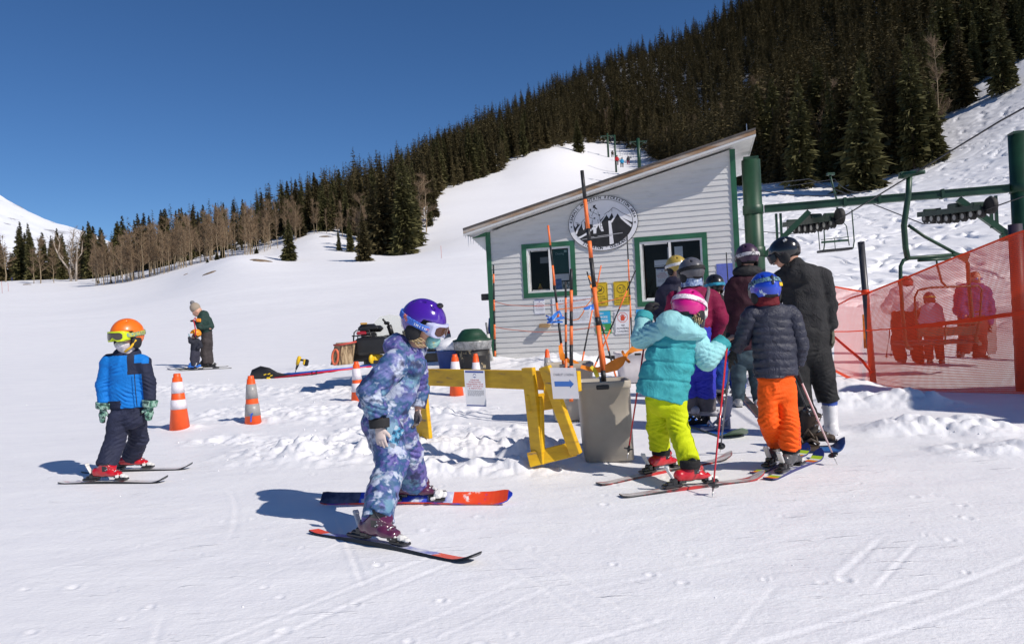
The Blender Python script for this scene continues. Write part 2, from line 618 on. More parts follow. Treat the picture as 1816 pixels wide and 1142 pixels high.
def build_ground():
 tf = np.linspace(-0.80, 0.80, 820)
 tb = np.concatenate([np.linspace(-math.pi, -0.80, 40)[:-1], tf, np.linspace(0.80, math.pi, 40)[1:-1]])
 rr = np.concatenate([[0.002, .3, .8], np.exp(np.linspace(math.log(1.2), math.log(17), 520)), np.exp(np.linspace(math.log(17), math.log(150), 620))[1:], np.exp(np.linspace(math.log(150), math.log(700), 120))[1:], [900, 1400]])
 T, RR = np.meshgrid(tb, rr)
 x = (RR * np.sin(T)).ravel()
 y = (RR * np.cos(T)).ravel()
 z = H(x, y)
 nt_, nr = len(tb), len(rr)
 i = np.arange(nr - 1)[:, None] * nt_ + np.arange(nt_)[None]
 j = np.arange(nr - 1)[:, None] * nt_ + (np.arange(nt_)[None] + 1) % nt_
 faces = np.stack([i, i + nt_, j + nt_, j], -1).reshape(-1, 4)[:, ::-1]
 me = np_mesh('snow_ground', np.stack([x, y, z], 1), faces, SNOW)
 o = link_mesh('snow_ground', me)
 props(o, kind='structure')
 return o
SNOW = snow_material()
GROUND = build_ground()
def build_mountain():
 D = 1700.0
 prof = [(-500, 240), (-300, 262), (-120, 300), (-40, 335), (0, 347), (18, 356), (40, 367), (62, 380), (80, 389), (100, 397), (130, 404), (170, 418), (215, 440), (260, 465), (330, 490)]
 px = np.linspace(-500, 330, 260)
 py = np.interp(px, [p[0] for p in prof], [p[1] for p in prof])
 vs, rows = [], 60
 for k in range(rows):
  f = k / (rows - 1)
  for i in range(len(px)):
   p = at(px[i], py[i], D + 350)
   b = at(px[i], 520, D - 500)
   q = b * (1 - f) + p * f
   vs.append(q)
 vs = np.array(vs)
 vs[:, 2] += 20 * (fbm(vs * .012, 5, 5) - .5) * np.repeat(np.linspace(1, .5, rows), len(px))
 vs[:, 1] += 160 * (fbm(vs * np.array([.006, .006, .002]), 15, 5) - .5)
 n = len(px)
 i = np.arange(rows - 1)[:, None] * n + np.arange(n - 1)[None]
 faces = np.stack([i, i + 1, i + n + 1, i + n], -1).reshape(-1, 4)
 m = mat('mountain_snow', (.85, .87, .9), .7, ramp=[(0, (.05, .05, .05)), (.34, (.12, .11, .11)), (.42, (.80, .82, .86)), (1, (.88, .89, .91))], vscale=.011)
 props(link_mesh('mountain', np_mesh('mountain', vs, faces, m)), kind='structure')
build_mountain()
# ================================================================== trees
M_NEEDLE = mat('spruce_needles', (.055, .060, .024), .75, var=.5, vscale=.35, spec=.2, ramp=[(.3, (.044, .046, .018)), (.5, (.105, .098, .038)), (.72, (.175, .145, .062))])
M_NEEDLE2 = mat('brown_spruce_needles', (.05, .05, .02), .8, spec=.2, vscale=.35, ramp=[(.3, (.040, .035, .015)), (.5, (.092, .074, .032)), (.72, (.15, .115, .052))])
M_BARK = mat('conifer_bark', (.10, .075, .055), .9, var=.4, vscale=3)
M_ASPEN = mat('aspen_bark', (.46, .38, .26), .8, ramp=[(.3, (.17, .125, .08)), (.6, (.34, .265, .165))], vscale=2.0)
M_TWIG = mat('bare_twigs', (.215, .145, .085), .85, var=.3, vscale=1.0)
M_GREYBARK = mat('grey_bark', (.42, .36, .30), .85, var=.35, vscale=2.0)
def tube_arr(p0, p1, r0, r1, n):
 u, w = frame(p1 - p0)
 a = 2 * math.pi * np.arange(n) / n
 c = np.cos(a)[:, None] * u + np.sin(a)[:, None] * w
 return np.vstack([p0 + r0 * c, p1 + r1 * c]), np.array([(k, (k + 1) % n, n + (k + 1) % n, n + k) for k in range(n)])
class Soup:
 def __init__(self):
  self.v, self.f, self.n = [], [], 0
 def add(self, v, f):
  self.v.append(v)
  self.f.append(np.asarray(f) + self.n)
  self.n += len(v)
 def arrays(self):
  return np.vstack(self.v), np.vstack(self.f)
def spruce_arrays(seed, levels, per, sprays, slim=0.15, bare=0.05, ragged=.3):
 """unit-high crown of needle sprays; returns kite quads"""
 g = np.random.default_rng(seed)
 z = np.repeat(np.linspace(bare, 0.99, levels), per)
 z = np.clip(z + g.normal(0, .35 / levels, z.size), bare * .6, .995)
 az = g.uniform(0, 2 * math.pi, z.size)
 prof = (1 - z) ** 0.80 * np.clip((z - bare * .3) / .10 + .45, .45, 1)
 lump = .75 + .5 * vnoise(np.stack([z * 9, np.cos(az) * 1.3 + seed, np.sin(az) * 1.3], 1), seed)
 Lb = slim * prof * lump * g.uniform(1 - ragged, 1 + ragged * .6, z.size) + .007
 droop = g.uniform(.10, .38, z.size) * np.clip(1.25 - z, .3, 1)
 out = np.stack([np.cos(az), np.sin(az), np.zeros_like(az)], 1)
 side = np.stack([-np.sin(az), np.cos(az), np.zeros_like(az)], 1)
 vs = []
 for k in range(sprays):
  t = (k + .55 + g.uniform(-.3, .3, z.size)) / sprays
  t = np.clip(t, .12, 1)
  s = np.where(g.random(z.size) < .5, 1, -1)
  base = out * (Lb * t * .80)[:, None]
  base[:, 2] = z - droop * Lb * t ** 1.6
  yaw = g.uniform(.0, .75, z.size) * s * (1 if k < sprays - 1 else .3)
  d = out * np.cos(yaw)[:, None] + side * np.sin(yaw)[:, None]
  d[:, 2] = -g.uniform(.0, .55, z.size) + .25 * (z > .85)
  wv = np.cross(d, np.array([0, 0, 1.0])) + np.stack([np.zeros_like(z), np.zeros_like(z), g.uniform(-.9, .9, z.size)], 1)
  wv /= np.linalg.norm(wv, axis=1)[:, None] + 1e-9
  ln = (Lb * g.uniform(.32, .60, z.size) + .006)[:, None]
  wd = ln * g.uniform(.20, .36, z.size)[:, None]
  q = np.stack([base - d * ln * .25, base + d * ln * .30 + wv * wd, base + d * ln, base + d * ln * .25 - wv * wd], 1)
  vs.append(q.reshape(-1, 3))
  if k % 2 == 0:      # drooping secondary twigs
   dd = d * .35
   dd[:, 2] -= .8
   q = np.stack([base, base + dd * ln * .35 + d * wd * .8, base + dd * ln * .85, base + dd * ln * .3 - d * wd * .8], 1)
   vs.append(q.reshape(-1, 3))
 v = np.vstack(vs)
 return v, np.arange(len(v)).reshape(-1, 4)
def trunk_arrays(r0=.011, n=7, top=.97):
 return tube_arr(np.array([0, 0, -.03]), np.array([0, 0, top]), r0, .001, n)
SPRUCE = []
for i, (sl, brown, bare, rg) in enumerate([(.145, 0, .05, .3), (.125, 0, .08, .35), (.165, 1, .04, .3), (.115, 1, .13, .4), (.14, 1, .07, .35), (.185, 0, .03, .28)]):
 v, f = spruce_arrays(100 + i, 54, 8, 5, sl, bare, rg)
 crown = np_mesh('spruce_crown', v, f, [M_NEEDLE2 if brown else M_NEEDLE], smooth=False)
 tv, tf = trunk_arrays()
 SPRUCE.append((crown, np_mesh('spruce_trunk', tv, tf, M_BARK)))
SPRUCE_FAR = []
for i, (sl, bare) in enumerate([(.13, .06), (.115, .1), (.15, .05)]):
 SPRUCE_FAR.append(spruce_arrays(200 + i, 26, 6, 2, sl, bare, .35))
def plant(px, py, hpx, name, label, group, lib, kind, Y=None, rot=None, cat='tree', parts=('crown', 'trunk'), wide=1.0, p=None, hgt=None):
 if p is None:
  p = gnd(px, py) if Y is None else at(px, py, Y)
 if hgt is None:
  hgt = hpx * p[1] / F
 z = h1(p[0], p[1])
 t = thing(name, (p[0], p[1], z - .01 * hgt), label, cat, group)
 t.rotation_euler = (random.uniform(-.03, .03), random.uniform(-.03, .03), random.uniform(0, 6.28) if rot is None else rot)
 t.scale = (hgt * wide, hgt * wide, hgt)
 for me, nm in zip(lib[kind], parts):
  if me is not None:
   c = bpy.data.objects.new(nm, me)
   COL.objects.link(c)
   c.parent = t
 return t
plant(513, 463, 76, 'spruce_tree', 'small dense spruce standing alone beside the dirt heap on the snow edge', None, SPRUCE, 5, wide=1.15)
plant(602, 445, 38, 'spruce_tree', 'smallest young spruce alone on the white slope in front of the aspens', None, SPRUCE, 1, wide=1.1)
plant(646, 463, 90, 'spruce_tree', 'mid-sized spruce standing forward of the big dark spruce clump on the run', None, SPRUCE, 2, wide=1.1)
plant(622, 447, 62, 'spruce_tree', 'low spruce tucked behind the forward mid-sized spruce', None, SPRUCE, 0)
for k, (px, py, hp, kd, lb) in enumerate([
  (718, 452, 182, 0, 'tallest dark spruce at the run corner of the big clump'),
  (700, 450, 168, 4, 'tall spruce just left of the tallest one in the big clump'),
  (683, 452, 165, 2, 'dark spruce in the left part of the big clump'),
  (733, 440, 150, 0, 'spruce on the right edge of the big clump beside the groomed run'),
  (664, 450, 130, 4, 'shorter spruce at the left end of the big clump'),
  (762, 402, 52, 1, 'short spruce beside bare aspens at the bend of the groomed run'),
  (770, 392, 78, 3, 'slim spruce behind the short one at the bend of the run')]):
 plant(px, py, hp, 'spruce_tree', lb, 'big spruce clump by the groomed run', SPRUCE, kd, wide=1.12)
plant(1027, 283, 62, 'spruce_tree', 'lone spruce on the snowy knob left of the far lift towers', None, SPRUCE, 0, Y=255, wide=1.25)
for px, py, hp, kd, lb in [
  (1421, 334, 205, 0, 'lone spruce with low snowy skirt above the lift crossarm'),
  (1372, 306, 165, 4, 'spruce between the hut roof tip and the lone lift spruce'),
  (1532, 338, 232, 5, 'broad spruce right of the lone lift spruce at the edge of the tracked slope'),
  (1500, 318, 205, 2, 'spruce half hidden behind the broad slope-edge spruce'),
  (1622, 300, 240, 0, 'tall full spruce nearest the open tracked slope'),
  (1590, 305, 250, 4, 'tall spruce close behind the full slope spruce'),
  (1655, 290, 150, 5, 'low wide spruce leaning over the open slope'),
  (1708, 190, 150, 2, 'spruce left of two on the upper slope edge'),
  (1780, 165, 165, 0, 'spruce at the top right edge of the slope'),
  (1795, 150, 70, 5, 'small bushy spruce beneath the top right spruce'),
  (1570, 312, 190, 2, 'spruce in the shade behind the broad slope-edge spruce'),
  (1450, 300, 190, 4, 'spruce behind and right of the lone lift spruce')]:
 plant(px, py, hp, 'spruce_tree', lb, 'spruces along the tracked slope', SPRUCE, kd, wide=1.05)
EDGE = np.array([(-400, 140), (-100, 146), (0, 150), (150, 142), (300, 128), (430, 124), (520, 120), (580, 124), (640, 116), (700, 114), (745, 124), (778, 158), (792, 182), (862, 203), (900, 214), (930, 226), (970, 246), (1015, 266), (1050, 296), (1110, 300), (1160, 262), (1200, 222), (1280, 150), (1340, 122), (1420, 116), (1500, 110), (1580, 108), (1650, 110), (1690, 132), (1750, 134), (1816, 134), (2100, 134)], float)
g = np.random.default_rng(11)
cand = []
N_TRY = 46000
th = g.uniform(math.atan2(-1150, F), math.atan2(1120, F), N_TRY)
rr = np.sqrt(g.uniform(100 ** 2, 540 ** 2, N_TRY))
px_ = CX + F * np.tan(th)
yy = rr * np.cos(th)
edge = np.interp(px_, EDGE[:, 0], EDGE[:, 1])
past = yy - edge
lim = np.interp(px_, [-300, 0, 300, 500, 700, 800, 1000, 2000], [190, 190, 185, 200, 300, 420, 540, 540])
ok = (past > 0) & (yy < lim)
th, rr, past, px_, yy = th[ok], rr[ok], past[ok], px_[ok], yy[ok]
keep, cells = [], {}
order = np.argsort(past)
for i in order:
 x, y = rr[i] * math.sin(th[i]), rr[i] * math.cos(th[i])
 s = 3.2 if past[i] < 30 else (4.2 if past[i] < 90 else 4.9)
 if px_[i] < 640:
  s *= 1.05
 cx, cy = int(x // s), int(y // s)
 key = (s, cx, cy)
 if key in cells:
  continue
 cells[key] = 1
 keep.append(i)
th, rr, past, px_, yy = th[keep], rr[keep], past[keep], px_[keep], yy[keep]
X, Yv = rr * np.sin(th), rr * np.cos(th)
Z = H(X, Yv)
hgt = g.uniform(8.5, 16.5, len(X)) * np.where(g.random(len(X)) < .16, .55, 1) * np.where(g.random(len(X)) < .1, 1.2, 1)
hgt = np.where(px_ < 640, g.uniform(7.5, 15.5, len(X)) * np.interp(px_, [0, 250, 420, 640], [.95, .80, .90, .98]), hgt)
small = np.interp(past, [0, 25], [.85, 1.0])
hgt = hgt * small * np.interp(px_, [0, 250, 320, 420, 700, 760, 820, 1000, 1250, 1330, 1400], [1, 1, .86, .68, .74, .86, .95, .98, 1.02, 1.15, 1.25])
app = hgt / rr
inframe = (px_ > -40) & (px_ < 1856)
front = (past < np.where((px_ > 1120) & (px_ < 1330), -1, np.where(px_ > 1330, 20, 26))) & inframe
sc = np.where(front, app, -1)
sel = np.argsort(-sc)[:262]
sel = [i for i in sel if sc[i] > 0]
rest = np.ones(len(X), bool)
rest[sel] = False
ZONES = [(640, 'dark spruce in the row behind the bare aspens', 'spruces behind the aspen grove'),
         (960, 'dark spruce in the wood along the left edge of the groomed run', 'spruces along the groomed run'),
         (1340, 'dark spruce in the wood around the far lift towers', 'spruces round the far lift towers'),
         (9999, 'dark spruce in the deep wood above the tracked slope', 'spruces above the tracked slope')]
for i in sel:
 zn = next(z for z in ZONES if px_[i] < z[0])
 kd = int(g.integers(0, 6))
 t = plant(0, 0, 0, 'spruce_tree', zn[1], zn[2], SPRUCE, kd, p=(X[i], Yv[i], Z[i]), hgt=hgt[i], wide=g.uniform(.85, 1.15))
vs, fs, n = [], [], 0
for i in np.where(rest)[0]:
 v, f = SPRUCE_FAR[int(g.integers(0, 3))]
 a = g.uniform(0, 6.28)
 c, s = math.cos(a), math.sin(a)
 w = hgt[i] * g.uniform(1.05, 1.6)
 q = np.stack([(v[:, 0] * c - v[:, 1] * s) * w, (v[:, 0] * s + v[:, 1] * c) * w, v[:, 2] * hgt[i]], 1) + np.array([X[i], Yv[i], Z[i]])
 vs.append(q)
 fs.append(f + n)
 n += len(q)
 tv, tf = tube_arr(np.array([X[i], Yv[i], Z[i] - .4]), np.array([X[i], Yv[i], Z[i] + hgt[i] * .9]), .11, .02, 4)
 vs.append(tv)
 fs.append(tf + n)
 n += len(tv)
FOREST_N = int(rest.sum())
fo = link_mesh('conifer_forest', np_mesh('conifer_forest', np.vstack(vs), np.vstack(fs), M_NEEDLE2, smooth=False))
props(fo, 'dense dark conifer forest covering the mountainside', 'forest', kind='stuff')
def aspen_meshes(seed, limbs=26, twigs=520, spread=.13, lean=.02):
 g = np.random.default_rng(seed)
 T = Soup()
 pts = [np.array([0, 0, -.02])]
 for k in range(1, 7):
  pts.append(np.array([g.normal(0, lean * .35), g.normal(0, lean * .35), k / 6.0]) + np.array([lean * (k / 6) ** 2, 0, 0]))
 for k in range(6):
  v, f = tube_arr(pts[k], pts[k + 1], .0072 * (1 - k / 6.6), .0072 * (1 - (k + 1) / 6.6), 6)
  T.add(v, f)
 W = Soup()
 def on(t):
  k = min(int(t * 6), 5)
  return pts[k] + (pts[k + 1] - pts[k]) * (t * 6 - k)
 tips = []
 for k in range(limbs):
  t = g.uniform(.25, .96)
  a = g.uniform(0, 6.28)
  ln = spread * g.uniform(.5, 1.1) * (1.25 - t * .75)
  d = np.array([math.cos(a), math.sin(a), g.uniform(.8, 1.9)])
  e = on(t) + d / np.linalg.norm(d) * ln * 1.5
  v, f = tube_arr(on(t), e, .0026, .0010, 4)
  (T if k < 7 else W).add(v, f)
  tips.append((on(t), e))
 for k in range(twigs):
  a, e = tips[int(g.integers(0, limbs))]
  b = a + (e - a) * g.uniform(.2, 1)
  d = np.array([g.normal(0, .5), g.normal(0, .5), g.uniform(.3, 1.3)])
  q = b + d / np.linalg.norm(d) * g.uniform(.03, .085)
  v, f = tube_arr(b, q, .0014, .0006, 3)
  W.add(v, f)
 return T, W
ASPEN = []
for i in range(5):
 T, W = aspen_meshes(300 + i, spread=.11 + .02 * (i % 3))
 ASPEN.append((np_mesh('aspen_twigs', *W.arrays(), M_TWIG, smooth=False), np_mesh('aspen_trunk', *T.arrays(), M_ASPEN)))
EDGE_A = np.array([(0, 134), (120, 128), (170, 106), (300, 103), (400, 108), (480, 116), (560, 119), (640, 112), (700, 109)], float)
n_as = 0
tries = 0
while n_as < 215 and tries < 3000:
 tries += 1
 px = float(g.choice([g.uniform(160, 480), g.uniform(160, 420), g.uniform(430, 690)]))
 Y = np.interp(px, EDGE_A[:, 0], EDGE_A[:, 1]) + g.exponential(6.5)
 p = at(px, 480, Y)
 hh = g.uniform(4.4, 7.2) * np.interp(px, [160, 300, 480, 600], [1.0, 1.1, 1.08, .85])
 lb = 'slender bare aspen in the grove at the foot of the dark spruces' if px < 430 else 'slender bare aspen on the rise left of the groomed run'
 plant(0, 0, 0, 'aspen_tree', lb, 'bare aspens in the grove' if px < 430 else 'bare aspens on the rise', ASPEN, int(g.integers(0, 5)), p=p, hgt=hh, parts=('twigs', 'trunk'), wide=g.uniform(.9, 1.4))
 n_as += 1
for px, py, hp, lb, wd in [
  (10, 500, 80, 'bare tree at the far left beside the skier in pink', 1.9),
  (60, 503, 62, 'bare aspen left of three at the forest edge', 1.5),
  (72, 503, 84, 'tallest bare aspen at the left forest edge', 1.6),
  (96, 502, 60, 'bare aspen right of three at the forest edge', 1.5),
  (683, 450, 72, 'bare bushy tree in front of the big spruce clump', 2.0),
  (748, 430, 110, 'bare tree just right of the big spruce clump', 1.6),
  (756, 412, 105, 'bare tree at the bend of the groomed run', 1.7),
  (640, 442, 95, 'bare tree behind the mid-sized forward spruce', 1.6),
  (1388, 300, 150, 'bare birch-like tree right of the hut roof tip', 1.6),
  (1362, 296, 130, 'bare tree touching the hut roof tip', 1.8),
  (1478, 312, 165, 'bare tree between two slope spruces', 1.6),
  (1668, 278, 215, 'tall thin bare tree at the slope edge', .9),
  (1345, 250, 110, 'bare tree in the dark wood over the roof tip', 1.6)]:
 plant(px, py, hp, 'bare_tree', lb, None, ASPEN, int(g.integers(0, 5)), parts=('twigs', 'trunk'), wide=wd)
for k in range(34):
 px, Y = float(g.uniform(1040, 1800)), 0
 Y = np.interp(px, EDGE[:, 0], EDGE[:, 1]) + float(g.uniform(2, 70))
 plant(0, 0, 0, 'bare_tree', 'pale bare tree standing among the dark conifers of the mountainside', 'bare trees among the conifers', ASPEN, int(g.integers(0, 5)), p=at(px, 300, Y), hgt=float(g.uniform(8, 14)), parts=('twigs', 'trunk'), wide=float(g.uniform(.7, 1.2)))
def cottonwood():
 p = gnd(125, 499)
 p[2] = h1(p[0], p[1])
 t = thing('cottonwood_tree', p, 'large forked bare cottonwood with pale limbs at the left forest edge', 'tree')
 s = p[1] / F
 T, W = MB(), MB()
 def q(px, py, dy=0):
  return np.array([p[0] + (px - 125) * s, p[1] + dy, p[2] + (499 - py) * s])
 limbs = [[(125, 501), (124, 480), (127, 460), (128, 444), (133, 420), (134, 408)],
             [(136, 500), (138, 470), (137, 455), (143, 440), (150, 420), (156, 414)],
             [(127, 495), (120, 476), (112, 458), (104, 440), (96, 425)],
             [(133, 478), (130, 465), (129, 450), (126, 438), (131, 424)],
             [(128, 496), (134, 480), (134, 466), (145, 450), (148, 428)],
             [(112, 458), (106, 446), (108, 430), (102, 415)]]
 g = random.Random(5)
 for i, l in enumerate(limbs):
  pts = [q(a, b, g.uniform(-.5, .5)) for a, b in l]
  T.tube(pts, [.20 * (1 - .14 * k) * (1 if i < 3 else .7) for k in range(len(pts))], 7)
  for k in range(70):
   j = g.randint(1, len(pts) - 1)
   b = pts[j - 1] + (pts[j] - pts[j - 1]) * g.random()
   d = nrm([g.gauss(0, .6), g.gauss(0, .6), g.uniform(.1, 1.2)])
   e = b + d * g.uniform(.5, 1.5)
   W.tube([b, e], [.028, .010], 3, caps=False)
   for m_ in range(3):
    b2 = b + (e - b) * g.uniform(.3, 1)
    W.tube([b2, b2 + nrm([g.gauss(0, .6), g.gauss(0, .6), g.uniform(.0, 1.2)]) * g.uniform(.3, .8)], [.013, .005], 3, caps=False)
 T.build('trunk', M_GREYBARK, t)
 W.build('twigs', M_TWIG, t)
cottonwood()
for px, py, hp in [(197, 503, 9), (385, 461, 14), (395, 458, 18), (368, 466, 8), (455, 450, 12), (175, 502, 7)]:
 plant(px, py, hp, 'young_spruce', 'knee-high evergreen bush poking from the snow in the aspen grove', 'small evergreens in the aspen grove', SPRUCE, 5, wide=2.0, cat='bush')
M_DIRT = mat('bare_earth', (.20, .145, .095), .95, var=.5, vscale=2.5, bump=.6, bscale=6, bdist=.1)
for px0, px1, py in [(440, 483, 463), (357, 386, 485), (325, 334, 487), (38, 56, 505), (565, 588, 420)]:
 c = gnd((px0 + px1) / 2, py)
 w = (px1 - px0) / 2 * c[1] / F
 vs = [np.array([c[0], c[1], h1(c[0], c[1]) + .05 + w * .10])]
 fs = []
 for ring, rad in enumerate((.35, .7, 1.0)):
  for k in range(18):
   an = 2 * math.pi * k / 18
   rr_ = rad * w * (1 + .22 * math.sin(an * 3 + px0) + .12 * math.sin(an * 7 + py))
   x, y = c[0] + rr_ * math.cos(an), c[1] + rr_ * math.sin(an) * .55
   vs.append(np.array([x, y, h1(x, y) + (.05 + w * .10) * (1 - rad ** 2) + .01 - (.12 if ring == 2 else 0)]))
 for k in range(18):
  k2 = (k + 1) % 18
  fs.append((0, 1 + k, 1 + k2))
  for r_ in range(2):
   fs.append((1 + r_ * 18 + k, 19 + r_ * 18 + k, 19 + r_ * 18 + k2, 1 + r_ * 18 + k2))
 mb = MB()
 mb.add(vs, fs, 0, True)
 o = mb.build('bare_ground', M_DIRT)
 props(o, kind='structure')
# ================================================================== lift hut
HA = at(876, 560, 14.7)
HB = at(1314, 540, 13.5)
HA[2] = HB[2] = 0
EX = nrm(HB - HA)
NN = np.array([EX[1], -EX[0], 0.0])       # out of the front wall, towards the viewer
UZ = np.array([0, 0, 1.0])
HW = float(np.linalg.norm(HB - HA))
def W(s, z, o=0.0):
 """point on the front wall: s metres along, z up, o out of it"""
 return HA + EX * s + UZ * z + NN * o
M_SIDING = mat('grey_white_siding', (.60, .60, .585), .55, ramp=[(.25, (.48, .48, .465)), (.42, (.58, .58, .565)), (.75, (.63, .63, .615))], vscale=3.2, bump=.25, bscale=60, bdist=.004, stretch=(1, 1, 5))
M_WHITE = mat('white_paint', (.74, .74, .72), .45, var=.12, vscale=5)
M_GREEN = mat('green_trim_paint', (.020, .115, .055), .45, var=.25, vscale=4, bump=.15, bscale=50, bdist=.003)
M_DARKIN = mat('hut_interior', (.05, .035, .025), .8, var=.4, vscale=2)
M_ROOF = mat('roof_metal', (.10, .085, .075), .5, var=.3)
M_FASCIA = mat('weathered_fascia', (.5, .45, .4), .8, ramp=[(.30, (.13, .075, .04)), (.45, (.33, .20, .11)), (.55, (.42, .36, .30)), (.62, (.50, .49, .47))], vscale=1.1, stretch=(.6, .6, 3.0), bump=.3, bscale=25, bdist=.006)
M_ICE = mat('ice', (.75, .82, .88), .08, trans=.6, spec=.6)
M_BLACK = mat('black_plastic', (.012, .012, .013), .45, var=.3)
M_PAPER = mat('white_paper', (.72, .73, .76), .6, var=.08, vscale=9)
M_INKBLUE = mat('blue_ink', (.045, .075, .27), .6)
M_INKRED = mat('red_ink', (.50, .05, .05), .6)
M_INKGREY = mat('grey_ink', (.16, .16, .18), .6)
M_INK = mat('black_ink', (.015, .015, .016), .6, var=.5, vscale=7)
def glass_mat(name, tint=(.75, .8, .8), refl=.12):
 m = bpy.data.materials.new(name)
 m.use_nodes = True
 nt = m.node_tree
 nt.nodes.remove(nt.nodes['Principled BSDF'])
 out = nt.nodes['Material Output']
 tr = nt.nodes.new('ShaderNodeBsdfTransparent')
 tr.inputs[0].default_value = (*tint, 1)
 gl = nt.nodes.new('ShaderNodeBsdfGlossy')
 gl.inputs['Roughness'].default_value = .02
 fr = nt.nodes.new('ShaderNodeFresnel')
 fr.inputs[0].default_value = 1.5
 ad = nt.nodes.new('ShaderNodeMath')
 ad.operation = 'ADD'
 ad.inputs[1].default_value = refl - .04
 mx = nt.nodes.new('ShaderNodeMixShader')
 nt.links.new(fr.outputs[0], ad.inputs[0])
 nt.links.new(ad.outputs[0], mx.inputs[0])
 nt.links.new(tr.outputs[0], mx.inputs[1])
 nt.links.new(gl.outputs[0], mx.inputs[2])
 nt.links.new(mx.outputs[0], out.inputs[0])
 return m
M_GLASS = glass_mat('window_glass', (.93, .95, .95), .02)
ROOF0 = (-.414, 2.945)
RSL = (4.268 - 2.945) / (5.071 + .414)
def roof_z(s):
 return ROOF0[1] + RSL * (s - ROOF0[0])
def build_hut():
 t = thing('lift_hut', W(HW / 2, .3), 'small white clapboard lift hut with sloping shed roof and green trim', 'hut')
 zb = .37
 WINS = [(.73, 1.60, 1.62, 2.49), (2.925, 4.065, 1.335, 2.455)]     # clear openings s0 s1 z0 z1
 mb = MB()
 exp = .104
 k = 0
 g = random.Random(3)
 z = zb
 TH = .155          # roof slab + fascia depth measured at the wall
 def sl(zz):         # leftmost s still under the roof
  return max(0.0, ROOF0[0] + (zz + TH - ROOF0[1]) / RSL)
 while z < 4.2:
  z1 = z + exp
  segs = [(0.0, HW)]
  for a, b, c, d in WINS:
   if z1 > c + .005 and z < d - .005:
    new = []
    for p, q in segs:
     if min(a, q) > p:
      new.append((p, min(a, q)))
     if max(b, p) < q:
      new.append((max(b, p), q))
    segs = new
  wob = g.uniform(-.0015, .0015)
  for p, q in segs:
   a0, a1 = max(p, sl(z)), max(p, sl(z1))
   if a0 >= q - .02:
    continue
   a1 = min(a1, q - .01)
   vs = [W(a0, z + wob, .002), W(q, z + wob, .002), W(q, z + wob, .017), W(a0, z + wob, .017),
                  W(a1, z1, .001), W(q, z1, .001), W(q, z1 + .004, .0035), W(a1, z1 + .004, .0035)]
   mb.add(vs, [(0, 1, 2, 3), (7, 6, 5, 4), (3, 2, 6, 7), (0, 4, 5, 1), (0, 3, 7, 4), (1, 5, 6, 2)])
  z = z1
 mb.build('siding', M_SIDING, t)
 mb = MB()
 dp = 3.4
 zt0, zt1 = roof_z(0) - TH, roof_z(HW) - TH
 for s, zt, dd in ((0.0, zt0, .06), (HW, zt1, -.06)):
  vs = [W(s, zb, -.01), W(s + dd, zb, -.01), W(s + dd, zb, -dp), W(s, zb, -dp), W(s, zt, -.01), W(s + dd, zt, -.01), W(s + dd, zt, -dp), W(s, zt, -dp)]
  mb.add(vs, [(0, 1, 2, 3), (4, 5, 6, 7), (0, 1, 5, 4), (1, 2, 6, 5), (2, 3, 7, 6), (3, 0, 4, 7)])
 vs = [W(0, zb, -dp), W(HW, zb, -dp), W(HW, zt1, -dp), W(0, zt0, -dp)]
 mb.add(vs + [p - NN * .06 for p in vs], [(0, 1, 2, 3), (4, 5, 6, 7), (0, 1, 5, 4), (1, 2, 6, 5), (2, 3, 7, 6), (3, 0, 4, 7)])
 mb.build('rear_wall', M_SIDING, t)
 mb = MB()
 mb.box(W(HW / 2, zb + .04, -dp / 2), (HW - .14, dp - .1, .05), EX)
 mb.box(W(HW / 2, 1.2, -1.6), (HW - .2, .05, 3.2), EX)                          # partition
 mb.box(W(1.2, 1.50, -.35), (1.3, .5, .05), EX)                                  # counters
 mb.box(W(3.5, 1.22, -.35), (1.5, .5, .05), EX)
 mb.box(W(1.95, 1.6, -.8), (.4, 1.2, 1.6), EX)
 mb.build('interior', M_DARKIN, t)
 mb = MB()
 for k in range(46):
  mb.box(W(.06 + k * .1015, .13, -.12), (.092, .02, .5), EX)
 mb.build('skirt', mat('dark_skirt_boards', (.045, .042, .04), .9, var=.4, vscale=8), t)
 mb = MB().box(W(HW / 2, zb - .012, .005), (HW, .035, .03), EX)
 mb.build('sill_board', M_SIDING, t)
 for s, zt in ((-.035, roof_z(0) - TH - .01), (HW - .02, roof_z(HW) - TH - .01)):
  mb = MB()
  mb.box(W(s, (zb + zt) / 2, .012), (.095, .045, zt - zb), EX)
  mb.build('corner_trim', M_GREEN, t)
 fo, bo = .42, -dp - .3
 s0, s1 = ROOF0[0], 5.071
 def slab(name, m, top, bot, f, b, a0=s0, a1=s1):
  q = []
  for dz in (bot, top):
   q += [W(a0, roof_z(a0) + dz, f), W(a1, roof_z(a1) + dz, f), W(a1, roof_z(a1) + dz, b), W(a0, roof_z(a0) + dz, b)]
  mb = MB().add(q, [(0, 1, 2, 3), (7, 6, 5, 4), (0, 4, 5, 1), (1, 5, 6, 2), (2, 6, 7, 3), (3, 7, 4, 0)])
  return mb.build(name, m, t)
 slab('roof', M_ROOF, .0, -.035, fo + .012, bo)
 slab('fascia', M_FASCIA, -.037, -.105, fo, fo - .04)
 slab('fascia_strip', M_SIDING, -.107, -.150, fo - .006, fo - .03)
 slab('soffit', M_WHITE, -.105, -.118, fo - .042, bo + .02)
 for a0, a1 in ((s0, s0 + .03), (s1 - .03, s1)):
  slab('eave_board', M_SIDING, -.037, -.125, fo - .042, bo, a0, a1)
 mb = MB().prism([(-.37, 2.775), (-.06, 2.80), (-.06, 2.875), (-.10, 2.868)], HA, EX, UZ, .05)
 for i in range(len(mb.v)):
  mb.v[i] = tuple(np.array(mb.v[i]) + NN * .01)
 mb.build('eave_bracket', M_GREEN, t)
